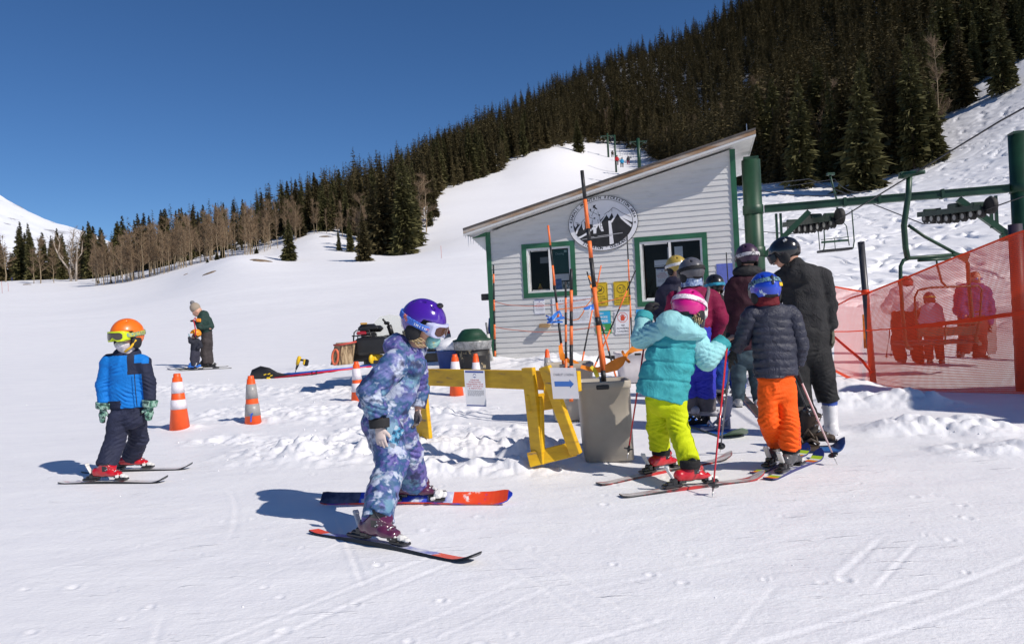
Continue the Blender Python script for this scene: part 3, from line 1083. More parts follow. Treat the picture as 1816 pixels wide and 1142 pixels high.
 mb = MB().prism([(-.36, 2.775), (-.085, 2.50), (-.085, 2.79)], HA, EX, UZ, -.02)
 mb.build('eave_panel', M_WHITE, t)
 MB().box(W(4.93, roof_z(4.93) + .06, fo - .1), (.012, .012, .16), EX).build('roof_stub', mat('galvanised', (.45, .47, .5), .35, .8), t)
 for k in range(15):
  o = fo - .05 - k * .17 + g.uniform(-.05, .05)
  ln = g.uniform(.05, .24)
  p = W(s0 + .02, roof_z(s0) - .12, o)
  MB().tube([p, p - UZ * ln * .5, p - UZ * ln], [.008, .005, .001], 5).build('icicle', M_ICE, t)
 for wi, (a, b, c, d) in enumerate(WINS):
  mb = MB()
  tw = .092
  for (x, zc, sx, sz) in (((a + b) / 2, d + tw / 2, b - a + 2 * tw, tw), ((a + b) / 2, c - tw / 2, b - a + 2 * tw, tw), (a - tw / 2, (c + d) / 2, tw, d - c), (b + tw / 2, (c + d) / 2, tw, d - c)):
   mb.box(W(x, zc, .0145), (sx, .029, sz), EX)
  w = mb.build('window', M_GREEN, t)
  mb = MB()
  fw = .038
  mid = a + (b - a) * (.53 if wi == 0 else .485)
  for (x, zc, sx, sz, o) in (((a + b) / 2, d - fw / 2, b - a, fw, 0), ((a + b) / 2, c + fw / 2, b - a, fw, 0), (a + fw / 2, (c + d) / 2, fw, d - c - 2 * fw, 0), (b - fw / 2, (c + d) / 2, fw, d - c - 2 * fw, 0), (mid, (c + d) / 2, .045, d - c - 2 * fw, 0)):
   mb.box(W(x, zc, -.02 + o), (sx, .06, sz), EX)
  for (x, zc, sx, sz) in ((a + fw + .012, (c + d) / 2, .024, d - c - 2 * fw), ((a + fw + mid) / 2, c + fw + .012, mid - a - fw - .09, .024), ((a + fw + mid) / 2, d - fw - .012, mid - a - fw - .09, .024)):
   mb.box(W(x, zc, -.045), (sx, .03, sz), EX)
  mb.build('frame', M_WHITE, w)
  MB().add([W(a + fw, c + fw, -.03), W(b - fw, c + fw, -.03), W(b - fw, d - fw, -.03), W(a + fw, d - fw, -.03)], [(0, 1, 2, 3)]).build('pane', M_GLASS, w)
 MB().box(W(-.16, 1.60, -.05), (.17, .12, .13), EX, bev=.01).build('meter_box', M_BLACK, t)
 mb = MB().prism([(-.10, 0), (.08, 0), (.11, .05), (.07, .075), (-.09, .075)], W(1.035, .94, .0), EX, UZ, .16)
 mb.build('ledge', mat('bare_timber', (.36, .23, .11), .8, var=.3, stretch=(1, 1, 6)), t)
 return t
HUT = build_hut()
def flat(name, label, cat, s0, z0, s1, z1, m, th=.006, o=.019, r=.0):
 """a sheet or plate on the wall between two corners"""
 t = thing(name, W((s0 + s1) / 2, (z0 + z1) / 2, o), label, cat)
 mb = MB()
 w, h = s1 - s0, z1 - z0
 if r > 0:
  poly = []
  for cx, cy, a0 in ((w - r, r, -90), (w - r, h - r, 0), (r, h - r, 90), (r, r, 180)):
   for k in range(5):
    a = R(a0 + k * 22.5)
    poly.append((cx + r * math.cos(a), cy + r * math.sin(a)))
 else:
  poly = [(0, 0), (w, 0), (w, h), (0, h)]
 mb.prism(poly, W(s0, z0, o), EX, UZ, th)
 mb.build('panel', m, t)
 return t
def lines(mb, s0, s1, z, n, step, h, g, m=0, o=.026, short=.5):
 """rows of small print as short dark dashes"""
 for k in range(n):
  s = s0
  end = s1 - (short * (s1 - s0) * g.random() if k % 4 == 3 else g.random() * .05 * (s1 - s0))
  while s < end:
   w = g.uniform(.012, .035)
   mb.box(W(min(s + w / 2, end), z - k * step, o), (w, .001, h), EX, m=m)
   s += w + .008
def signs():
 g = random.Random(9)
 c = (2.262, 2.866)
 t = thing('emblem_sign', W(c[0], c[1], .02), 'oval black and white emblem of a skier and mountains on the hut wall', 'sign')
 M_EM = mat('emblem_white', (.72, .72, .74), .4, var=.06)
 A, B = .665, .522
 def ell(f, n=72):
  return [(A * f * math.cos(2 * math.pi * k / n), B * f * math.sin(2 * math.pi * k / n)) for k in range(n)]
 O = W(c[0], c[1], .021)
 MB().prism(ell(1.0), O, EX, UZ, .020).build('backing', M_INK, t)
 mb = MB().prism(ell(.985), O + NN * .020, EX, UZ, .004)
 mb.build('board', M_EM, t)
 def ring(mb, f0, f1, o, m=0):
  a, b = ell(f0), ell(f1)
  n = len(a)
  vs = [O + NN * o + EX * x + UZ * y for x, y in a + b]
  mb.add(vs, [(k, (k + 1) % n, n + (k + 1) % n, n + k) for k in range(n)], m)
 mk = MB()
 ring(mk, .855, .842, .0265)
 def rim_text(s, a0, a1, top=True, size=.068):
  n = len(s)
  for i, ch in enumerate(s):
   if ch == ' ':
    continue
   a = R(a0 + (a1 - a0) * (i / (n - 1)))
   f = .888 if top else .946
   x, y = A * f * math.cos(a), B * f * math.sin(a)
   tx, ty = -A * math.sin(a), B * math.cos(a)
   tl = math.hypot(tx, ty)
   tx, ty = tx / tl, ty / tl
   if top:
    tx, ty = -tx, -ty
   ex = EX * tx + UZ * ty
   ey = EX * -ty + UZ * tx
   put_text(mk, ch, O + NN * .0265 + EX * x + UZ * y, ex, ey, size, bold=.03, shear=.12)
 rim_text('KENDALL MOUNTAIN RECREATION AREA', 172, 10, True)
 rim_text('SILVERTON * COLORADO', 231, 313, False)
 for a in (183.5, -3.5):
  x, y = A * .915 * math.cos(R(a)), B * .915 * math.sin(R(a))
  pts = [(x + .020 * (1 if k % 2 else .55) * math.cos(k * math.pi / 6), y + .020 * (1 if k % 2 else .55) * math.sin(k * math.pi / 6)) for k in range(12)]
  mk.prism(pts, O + NN * .0262, EX, UZ, .0008)
 def P(x, y):   # pixels of the enlarged emblem -> metres
  return ((x - 730) / 635 * A, (592 - y) / 500 * B)
 def poly(pts, o=.0262, m=0, mb=mk):
  q = [P(*p) for p in pts]
  ar = sum(q[i][0] * q[(i + 1) % len(q)][1] - q[(i + 1) % len(q)][0] * q[i][1] for i in range(len(q)))
  if ar < 0:
   q = q[::-1]
  mb.prism(q, O + NN * o, EX, UZ, .0009, m)
 rimr = [(730 + 635 * .84 * math.cos(R(a)), 592 + 500 * .84 * math.sin(R(a))) for a in range(3, 178, 5)]
 top = [(190, 575), (215, 620), (240, 560), (280, 580), (330, 590), (380, 520), (430, 560), (470, 590), (520, 600), (600, 610), (690, 530), (760, 470), (800, 440), (845, 520), (900, 420), (930, 500), (1000, 440), (1060, 510), (1120, 545), (1240, 610)]
 poly(rimr + top)
 wt = MB()
 for pts in [[(830, 560), (880, 560), (890, 700), (910, 975), (835, 990), (835, 700)],
    [(860, 590), (975, 430), (1010, 430), (895, 600)],
    [(1000, 430), (1030, 430), (1090, 530), (1170, 590), (1245, 660), (1235, 705), (1160, 640), (1060, 540)],
    [(690, 560), (760, 480), (790, 440), (800, 455), (740, 530), (700, 575)],
    [(215, 740), (250, 660), (310, 590), (335, 570), (330, 600), (275, 680), (250, 745), (235, 765)],
    [(255, 815), (330, 790), (445, 730), (560, 640), (545, 690), (440, 775), (300, 840), (265, 840)],
    [(350, 560), (390, 500), (400, 640), (375, 695), (350, 640)],
    [(215, 560), (240, 530), (255, 600), (220, 640)]]:
  poly(pts, .0273, 0, wt)
 for pts in [[(545, 560), (640, 520), (700, 560), (740, 740), (690, 745), (645, 620), (610, 690), (600, 770), (550, 770)],
    [(505, 340), (600, 300), (655, 380), (650, 520), (560, 560), (490, 470), (470, 390)]]:
  poly(pts, .0273, 0, wt)
 wt.build('snow_relief', M_EM, t)
 ln = MB()
 for pts in [[(560, 310), (570, 255), (625, 250), (600, 280), (640, 320), (640, 340), (600, 320), (580, 300)],
    [(495, 335), (520, 310), (530, 345), (515, 360)], [(655, 440), (680, 425), (690, 450), (665, 460)], [(560, 490), (585, 475), (605, 490), (580, 510)],
    [(555, 770), (610, 770), (625, 825), (565, 830)], [(690, 740), (740, 740), (790, 795), (700, 800)]]:
  poly(pts, .0283, 0, ln)
 def stroke(p, q, w, o=.0285, mb=ln):
  a, b = np.array(P(*p)), np.array(P(*q))
  d = nrm(np.append(b - a, 0))[:2]
  n = np.array([-d[1], d[0]]) * w / 2
  mb.prism([tuple(a + n), tuple(a - n), tuple(b - n), tuple(b + n)][::-1] if False else [tuple(a - n), tuple(b - n), tuple(b + n), tuple(a + n)], O + NN * o, EX, UZ, .0006)
 for p, q in [((475, 380), (500, 470)), ((500, 470), (560, 500)), ((520, 360), (640, 430)), ((600, 320), (530, 450)), ((650, 380), (660, 440)), ((640, 520), (650, 600)), ((680, 460), (690, 790)), ((545, 520), (500, 790)),
                 ((600, 700), (660, 640)), ((560, 640), (600, 650)), ((690, 640), (720, 640)), ((700, 690), (735, 690)), ((840, 400), (925, 325)), ((925, 325), (990, 355)), ((990, 355), (1090, 440)), ((1090, 440), (1240, 520)), ((760, 440), (840, 390)), ((905, 350), (905, 400)), ((230, 540), (300, 570)), ((330, 560), (400, 490)), ((400, 490), (440, 530))]:
  stroke(p, q, .007)
 gy = MB()
 for p, q in [((330, 860), (880, 830)), ((500, 830), (1080, 795))]:
  a, b = np.array(P(*p)), np.array(P(*q))
  d = nrm(np.append(b - a, 0))[:2]
  n = np.array([-d[1], d[0]]) * .006
  gy.prism([tuple(a - n), tuple(b - n), tuple(b + n), tuple(a + n)], O + NN * .0282, EX, UZ, .0006)
 gy.build('ski_lines', mat('emblem_grey', (.35, .35, .36), .5), t)
 ln.build('skier_drawing', M_INK, t)
 mk.build('lettering', M_INK, t)
 M_YEL = mat('yellow_sign', (.62, .42, .012), .4, var=.08)
 for (s0, s1, lb, txt, kind) in [(2.055, 2.285, 'yellow sign with crossed chair pictogram half behind the marker poles', ['CHECK FOR', 'LOOSE CLOTHING', 'AND', 'EQUIPMENT'], 0), (2.395, 2.685, 'yellow sign with ski tip pictogram beside the large window', ['KEEP', 'SKI TIPS UP', 'REMOVE POLE', 'STRAPS FROM WRISTS'], 1)]:
  if kind == 0:
   s0 = 1.995
  t = flat('yellow_sign', lb, 'sign', s0, 1.29, s1, 1.745, M_YEL, r=.03)
  mb = MB()
  cx = (s0 + s1) / 2
  o = .0262
  for (x, z, w, h) in ((cx, 1.731, s1 - s0 - .06, .006), (cx, 1.304, s1 - s0 - .06, .006), (s0 + .014, 1.517, .006, .39), (s1 - .014, 1.517, .006, .39)):
   mb.box(W(x, z, o), (w, .001, h), EX)
  n = 30
  cz, r = 1.60, .082
  vs = [W(cx + rr_ * math.cos(2 * math.pi * k / n), cz + rr_ * math.sin(2 * math.pi * k / n), o) for rr_ in (r, r - .009) for k in range(n)]
  mb.add(vs, [(k, (k + 1) % n, n + (k + 1) % n, n + k) for k in range(n)])
  if kind == 0:
   for (x, z, w, h, an) in ((0, 0, .09, .012, 30), (0, .01, .08, .012, -40), (-.02, -.02, .07, .014, 10), (.03, .02, .012, .05, 0)):
    e = EX * math.cos(R(an)) + UZ * math.sin(R(an))
    mb.box(W(cx + x, cz + z, o), (w, .001, h), e, ez=np.cross(e, NN))
  else:
   mb.prism([(-.05, .01), (-.01, .0), (.0, .015), (-.02, .03)], W(cx, cz, o), EX, UZ, .001)
   for (x, z, w, an) in ((.02, -.01, .12, 65), (.05, .0, .1, 80)):
    e = EX * math.cos(R(an)) + UZ * math.sin(R(an))
    mb.box(W(cx + x, cz + z, o), (w, .001, .005), e, ez=np.cross(e, NN))
  for k, l in enumerate(txt):
   put_text(mb, l, W(cx, 1.462 - k * .043, o), EX, UZ, .034, width=min((s1 - s0) * .82, .02 * len(l)), bold=.01)
  mb.build('lettering', M_INK, t)
 t = flat('blue_green_sign', 'blue over green notice behind the crossed marker poles', 'sign', 2.02, .765, 2.32, 1.205, mat('sign_green', (.04, .27, .06), .45), r=.015)
 MB().box(W(2.17, 1.075, .0255), (.285, .002, .24), EX).build('upper_panel', mat('sign_blue', (.03, .36, .60), .45), t)
 mb = MB()
 put_text(mb, 'HIGH', W(2.12, 1.135, .0275), EX, UZ, .05, bold=.02)
 put_text(mb, 'SMOKE', W(2.17, 1.065, .0275), EX, UZ, .055, bold=.02)
 put_text(mb, 'FREE', W(2.19, .985, .0275), EX, UZ, .07, bold=.03)
 put_text(mb, 'PLACE', W(2.15, .905, .0275), EX, UZ, .03)
 mb.box(W(2.17, .80, .0275), (.2, .001, .01), EX)
 n = 20
 mb.prism([(.034 * math.cos(2 * math.pi * k / n), .034 * math.sin(2 * math.pi * k / n)) for k in range(n)], W(2.17, .865, .027), EX, UZ, .0008)
 mb.build('lettering', M_PAPER, t)
 mb = MB()
 vs = [W(2.17 + rr_ * math.cos(2 * math.pi * k / n), .865 + rr_ * math.sin(2 * math.pi * k / n), .0283) for rr_ in (.032, .024) for k in range(n)]
 mb.add(vs, [(k, (k + 1) % n, n + (k + 1) % n, n + k) for k in range(n)])
 e = nrm(EX - UZ)
 mb.box(W(2.17, .865, .0285), (.05, .0008, .007), e, ez=np.cross(e, NN))
 mb.build('ban_symbol', mat('sign_red', (.55, .04, .02), .45), t)
 t = flat('loading_sign', 'white sign reading no downhill loading with red stop hand', 'sign', 2.385, .735, 2.70, 1.19, M_PAPER, r=.03)
 mb = MB()
 cx = 2.5425
 for (x, z, w, h) in ((cx, 1.176, .26, .005), (cx, .749, .26, .005), (2.399, .9625, .005, .39), (2.686, .9625, .005, .39)):
  mb.box(W(x, z, .0262), (w, .001, h), EX)
 for k, l in enumerate(['NO', 'DOWNHILL', 'LOADING']):
  put_text(mb, l, W(cx, .895 - k * .057, .0262), EX, UZ, .046, width=[.06, .24, .21][k], bold=.015)
 mb.build('lettering', M_INK, t)
 mb = MB()
 n = 8
 cz = 1.058
 vs = [W(cx + rr_ * math.cos(2 * math.pi * (k + .5) / n), cz + rr_ * math.sin(2 * math.pi * (k + .5) / n), .0262) for rr_ in (.103, .093) for k in range(n)]
 mb.add(vs, [(k, (k + 1) % n, n + (k + 1) % n, n + k) for k in range(n)])
 hand = [(-.030, -.060), (.028, -.060), (.040, -.02), (.066, .012), (.058, .022), (.034, .0), (.036, .05), (.026, .052), (.020, .012), (.014, .066), (.002, .067), (.0, .014), (-.010, .062), (-.021, .060), (-.018, .010), (-.032, .042), (-.042, .037), (-.034, -.01), (-.042, -.03)]
 mb.prism(hand, W(cx, cz, .0262), EX, UZ, .001)
 mb.build('stop_hand', mat('sign_orange_red', (.62, .075, .03), .45), t)
 t = flat('notice_board', 'wide white responsibility code board below the small window', 'sign', 1.20, .985, 1.955, 1.50, M_PAPER, th=.012)
 mb = MB()
 o = .0325
 put_text(mb, 'YOUR RESPONSIBILITY CODE', W(1.56, 1.42, o), EX, UZ, .048, width=.60)
 mb.build('lettering', M_INKGREY, t)
 mb = MB()
 lines(mb, 1.24, 1.90, 1.385, 9, .018, .006, g, o=o)
 lines(mb, 1.24, 1.50, 1.20, 9, .020, .006, g, o=o)
 lines(mb, 1.60, 1.90, 1.20, 9, .020, .006, g, o=o)
 mb.build('small_print', mat('pale_grey_ink', (.34, .34, .36), .6), t)
 def ticket(s0, z0, s1, z1, lb, o=.019):
  t = flat('ticket_notice', lb, 'notice', s0, z0, s1, z1, M_PAPER, th=.002, o=o)
  w, h = s1 - s0, z1 - z0
  cx = (s0 + s1) / 2
  oo = o + .0028
  mb = MB()
  mb.box(W(cx, z1 - .035 * h, oo), (w * .9, .0008, .05 * h), EX)
  mb.box(W(cx, z0 + .02 * h, oo), (w * .9, .0008, .02 * h), EX)
  mb.prism([(.035 * h * math.cos(k * math.pi / 8), .035 * h * math.sin(k * math.pi / 8)) for k in range(16)], W(cx, z1 - .14 * h, oo - .0004), EX, UZ, .0008)
  mb.build('banner', M_INKBLUE, t)
  mb = MB()
  for k, l in enumerate(['ONLINE', 'PURCHASE', 'REQUIRED FOR', 'LIFT TICKETS', '& RENTALS']):
   put_text(mb, l, W(cx, z1 - (.27 + .065 * k) * h, oo), EX, UZ, .05 * h, width=w * [.45, .6, .86, .82, .7][k], bold=.012)
  mb.build('lettering', M_INKRED, t)
  mb = MB()
  lines(mb, s0 + .12 * w, s1 - .1 * w, z1 - .60 * h, 5, .035 * h, .011 * h, g, o=oo)
  mb.build('small_print', M_INKGREY, t)
 ticket(.835, 1.20, 1.05, 1.485, 'small ticket notice on the siding under the small window')
 ticket(3.20, 1.60, 3.43, 1.94, 'ticket notice taped inside the large window', o=-.045)
 t = flat('window_sheet', 'white sheet taped above the ticket notice in the large window', 'notice', 3.18, 1.97, 3.42, 2.10, M_PAPER, th=.002, o=-.045)
 mb = MB()
 for k in range(9):
  mb.box(W(3.20 + k * .025, 1.995, -.0405), (.014, .001, .014), EX)
 mb.build('small_print', M_INKGREY, t)
 flat('window_strip', 'tall white torn paper strip in the middle of the large window', 'paper', 3.43, 1.62, 3.475, 2.33, M_PAPER, th=.002, o=-.075)
 flat('window_paper', 'blank pale paper sheet right of the large window bar', 'paper', 3.56, 1.85, 3.71, 2.33, M_PAPER, th=.002, o=-.075)
 t = flat('dark_green_poster', 'dark green cloth banner hanging in the small window', 'banner', 1.235, 1.98, 1.545, 2.44, mat('teal_banner', (.008, .065, .055), .7), th=.002, o=-.075)
 mb = MB()
 put_text(mb, 'Closing', W(1.37, 2.34, -.0725), EX, UZ, .06)
 mb.box(W(1.49, 2.40, -.072), (.055, .001, .045), EX)
 mb.build('lettering', mat('teal_letter', (.30, .45, .42), .6), t)
 flat('grey_window_notice', 'faint grey notice inside the left half of the small window', 'notice', .93, 2.21, 1.13, 2.33, mat('dim_paper', (.25, .26, .27), .7), th=.002, o=-.3)
 t = thing('drink_bottle', W(.93, 1.535, -.18), 'yellow bottle standing on the sill of the small window', 'bottle')
 MB().lathe([(.045, 0), (.05, .02), (.05, .17), (.04, .2), (.018, .24), (.018, .27)], W(.93, 1.53, -.18), n=14).build('flask', mat('yellow_bottle', (.50, .40, .05), .4, ramp=[(.4, (.45, .10, .03)), (.6, (.50, .42, .05))], vscale=9), t)
 t = thing('sill_papers', W(1.38, 1.54, -.1), 'blue and white leaflets propped in the right half of the small window', 'leaflets')
 MB().box(W(1.32, 1.75, -.09), (.13, .004, .24), nrm(EX + UZ * .05)).build('blue_leaflet', mat('leaflet_blue', (.10, .20, .45), .6, var=.4, vscale=12), t)
 MB().box(W(1.45, 1.72, -.10), (.17, .004, .18), EX).build('printed_leaflet', mat('leaflet_print', (.45, .5, .48), .6, ramp=[(.42, (.06, .1, .08)), (.55, (.6, .62, .6))], vscale=22), t)
 MB().box(W(1.39, 1.90, -.105), (.28, .004, .13), EX).build('pale_leaflet', M_PAPER, t)
 t = flat('blue_notice', 'faded blue printed notice on the siding right of the large window', 'notice', 4.30, 1.47, 4.585, 1.95, mat('faded_blue', (.11, .15, .50), .6, var=.15, vscale=9), th=.003)
 mb = MB()
 lines(mb, 4.33, 4.56, 1.90, 17, .025, .005, g, o=.0232)
 mb.build('small_print', mat('blue_print', (.22, .26, .58), .6), t)
 t = flat('face_sign', 'bright blue sign under the corner of the large window', 'sign', 2.80, 1.02, 3.5, 1.19, mat('bright_blue', (.02, .32, .72), .5), th=.004)
 mb = MB()
 put_text(mb, 'FACE COVERINGS REQUIRED', W(2.83, 1.12, .0240), EX, UZ, .055, align='l', bold=.01)
 mb.build('lettering', M_PAPER, t)
signs()
# ================================================================== chairlift
M_LIFT = mat('lift_green_steel', (.011, .052, .026), .45, var=.35, vscale=3, bump=.08, bscale=60, bdist=.002)
M_LIFTD = mat('dark_lift_steel', (.014, .040, .026), .5, var=.4, vscale=5)
M_RUBBER = mat('black_rubber', (.018, .018, .018), .7, var=.3)
M_STEEL = mat('worn_steel', (.32, .32, .31), .35, .8, var=.3)
M_ROPE = mat('steel_rope', (.045, .045, .048), .5, .3)
TL = np.array([4.83, 14.5, 0.0])
TR = np.array([9.27, 13.3, 0.0])
BD = nrm(np.array([TR[0] - TL[0], TR[1] - TL[1], 0]))
BN = np.cross(BD, UZ)     # towards the viewer
def build_gantry():
 t = thing('lift_gantry', (TL + TR) / 2, 'dark green steel chairlift gantry with two round posts and crossarm', 'lift gantry')
 for c, zt in ((TL, 3.99), (TR, 3.96)):
  z0 = h1(c[0], c[1]) - .2
  mb = MB().lathe([(.178, 0), (.178, zt - z0)], c + UZ * z0, n=28)
  mb.box(c + UZ * (zt + .03), (.28, .28, .05), BD)
  p = mb.build('post', M_LIFT, t)
  for z in (3.02, 2.2):
   MB().lathe([(.190, -.09), (.197, -.085), (.197, .085), (.190, .09)], c + UZ * z, n=28).build('clamp_band', M_LIFT, p)
 L = np.linalg.norm(TR - TL)
 zc = 3.02
 mb = MB()
 a, b = TL + BD * .2, TR - BD * .2
 mid = (a + b) / 2 + UZ * zc
 mb.box(mid + UZ * .058, (L - .42, .16, .02), BD)
 mb.box(mid - UZ * .058, (L - .42, .16, .03), BD)
 mb.box(mid + BN * .05, (L - .42, .02, .10), BD)
 mb.box(mid - BN * .05, (L - .42, .02, .10), BD)
 mb.build('crossarm', M_LIFT, t)
 for c, s in ((TL, 1), (TR, -1)):
  mb = MB()
  p = c + BD * s * .18 + UZ * 2.12
  q = c + BD * s * 1.02 + UZ * 2.90
  d = nrm(q - p)
  mb.box((p + q) / 2, (np.linalg.norm(q - p), .12, .10), d, ez=np.cross(d, BN))
  mb.box(c + BD * s * .27 + UZ * 2.14, (.2, .14, .12), BD)
  mb.build('brace', M_LIFT, t)
  mb = MB()
  for k in (.42, .50):
   mb.box(c + BD * s * k + UZ * 2.62, (.045, .06, .58), BD)
  mb.build('strut', M_LIFT, t)
 for f in (.36, .49, .60, .72):
  MB().box(TL + BD * L * f + UZ * 3.02, (.05, .18, .17), BD).build('flange', M_LIFT, t)
 return t
GANTRY = build_gantry()
def sheave_train(x, yn, yf, z, label):
 """a row of small wheels on the haul rope, running away from the viewer"""
 t = thing('sheave_train', (x, (yn + yf) / 2, z), label, 'pulley set')
 n = 8
 t.rotation_euler.x = .07
 fr = MB()
 fr.box((x - .10, (yn + yf) / 2, z + .02), (.03, yf - yn, .10))
 fr.box((x + .10, (yn + yf) / 2, z + .02), (.03, yf - yn, .10))
 ym = yn + (yf - yn) * .42
 fr.box((x, ym, z + .10), (.22, .30, .11), bev=.02)
 fr.box((x, yn + .22, z + .06), (.24, .10, .13), bev=.015)
 fr.box((x, yf - .25, z + .06), (.24, .08, .11), bev=.015)
 for k in range(3):
  fr.box((x + .13, yn + .3 + k * .7, z + .05), (.03, .22, .14), bev=.01)
 fr.build('frame', M_LIFTD, t)
 for k in range(n):
  y = yn + .12 + (yf - yn - .24) * k / (n - 1)
  zz = z - .06 - .05 * math.sin(math.pi * k / (n - 1))
  w = MB().lathe([(.045, -.035), (.095, -.035), (.105, -.025), (.088, 0), (.105, .025), (.095, .035), (.045, .035)], (x, y, zz), ax=(1, 0, 0), n=18)
  wo = w.build('wheel', M_RUBBER, t)
  MB().lathe([(.05, -.042), (.05, .042)], (x, y, zz), ax=(1, 0, 0), n=12).build('hub', M_STEEL, wo)
 w = MB().lathe([(.08, -.045), (.14, -.045), (.15, -.03), (.15, .03), (.14, .045), (.08, .045)], (x + .05, yn - .05, z + .04), ax=(1, 0, 0), n=24)
 w.build('catcher_wheel', M_RUBBER, t)
 return t
XL, XR = 5.95, 8.42
sheave_train(XL, 13.4, 15.7, 2.72, 'left set of rope pulleys hanging under the green crossarm')
sheave_train(XR, 13.0, 15.0, 2.72, 'right set of rope pulleys hanging under the green crossarm')
def sag(a, b, s, n=24):
 a, b = np.asarray(a, float), np.asarray(b, float)
 return [a + (b - a) * (k / n) - UZ * s * 4 * (k / n) * (1 - k / n) for k in range(n + 1)]
FT = at(1131, 262, 235)     # where the far lift tower stands
FT[2] = h1(FT[0], FT[1])
pl = [np.array([XL + .14, 3.5, 3.80]), np.array([XL + .1, 9.0, 3.25]), np.array([XL, 13.4, 2.60]), np.array([XL, 14.5, 2.53]), np.array([XL, 15.7, 2.62])]
props(MB().tube(pl + sag(pl[-1] + UZ * .05, (FT[0] - 2.2, FT[1], FT[2] + 9.3), 7.0)[1:], .011, 6).build('haul_rope', M_ROPE), 'grey steel haul rope carrying the near chair over the left pulleys', 'steel rope')
pr = [np.array([XR + .1, 2.0, 3.6]), np.array([XR, 13.0, 2.62]), np.array([XR, 14.0, 2.53]), np.array([XR, 15.0, 2.62]), np.array([XR, 20.5, 4.55])]
props(MB().tube(pr + sag(pr[-1], (FT[0] + 2.2, FT[1], FT[2] + 9.3), 5.0)[1:], .011, 6).build('haul_rope', M_ROPE), 'grey steel haul rope carrying the small empty chair over the right pulleys', 'steel rope')
c0 = TL + BD * 2.05 + UZ * 3.19 + BN * .02
props(MB().tube(sag(c0, at(1480, 318, 24), .15, 8) + sag(at(1480, 318, 24), (FT[0], FT[1], FT[2] + 9.8), 6)[1:], .009, 5).build('signal_cable', M_ROPE), 'thin slack signal cable from the crossarm middle to the hill', 'cable')
props(MB().tube(sag(TL + BN * .1 + UZ * 3.45 - BD * .1, c0, .12, 12), .009, 5).build('signal_cable', M_ROPE), 'thin signal cable sagging from the left post to the crossarm', 'cable')
def near_chair():
 Y = 11.0
 t = thing('lift_chair', at(1660, 612, Y), 'near green double lift chair half behind the orange net', 'lift chair')
 def p(px, py, dy=0):
  return at(px, py, Y + dy)
 mb = MB()
 mb.tube([p(1613, 306), p(1611, 345), p(1606, 380), p(1603, 400), p(1606, 440), p(1610, 460)], .042, 10)
 mb.tube([p(1598, 312), p(1640, 305, -.25)], [.05, .03], 8)
 mb.box(p(1604, 311), (.14, .1, .09))
 mb.build('hanger', M_LIFT, t)
 mb = MB()
 mb.tube([p(1611, 400), p(1640, 420), p(1692, 448)], .025, 8)
 mb.prism([(0, 0), (.26, -.02), (.20, -.16), (.0, -.02)][::-1], p(1688, 449), (1, 0, 0), UZ, .03)
 mb.build('hanger_brace', M_LIFT, t)
 mb = MB()
 mb.tube([p(1696, 452), p(1640, 456), p(1612, 458), p(1602, 462), p(1597, 472), p(1597, 500), p(1601, 560), p(1606, 608), p(1609, 616), p(1616, 618, .35)], .028, 8)
 mb.tube([p(1690, 448), p(1708, 455), p(1716, 468), p(1718, 500), p(1724, 570), p(1732, 604), p(1738, 610, .35)], .028, 8)
 mb.build('chair_frame', M_LIFT, t)
 mb = MB()
 mb.tube([p(1630, 606, -.05), p(1624, 560, -.05), p(1622, 528, -.05), p(1628, 515, -.05), p(1650, 510, -.05), p(1735, 507, -.05), p(1741, 514, -.05), p(1738, 560, -.05), p(1730, 604, -.05)], .016, 8)
 mb.tube([p(1626, 577, -.05), p(1740, 572, -.05)], .014, 6)
 mb.tube([p(1677, 575, -.05), p(1676, 612, -.05)], .014, 6)
 mb.build('back_frame', M_LIFT, t)
 mb = MB()
 mb.tube([p(1633, 462), p(1660, 457), p(1662, 470), p(1670, 500), p(1678, 508)], .016, 6)
 mb.tube([p(1628, 462, -.08), p(1686, 459, -.08)], .022, 8)
 mb.build('safety_bar', M_LIFT, t)
 a, b = p(1608, 612), p(1736, 608)
 e = nrm(b - a)
 MB().box((a + b) / 2 + np.array([0, .24, .02]), (np.linalg.norm(b - a), .46, .055), e, bev=.015).build('seat', M_BLACK, t)
 MB().box((p(1627, 590, -.04) + p(1738, 585, -.04)) / 2, (np.linalg.norm(b - a) * .86, .025, .13), e, bev=.008).build('backrest', M_LIFTD, t)
 return t
near_chair()
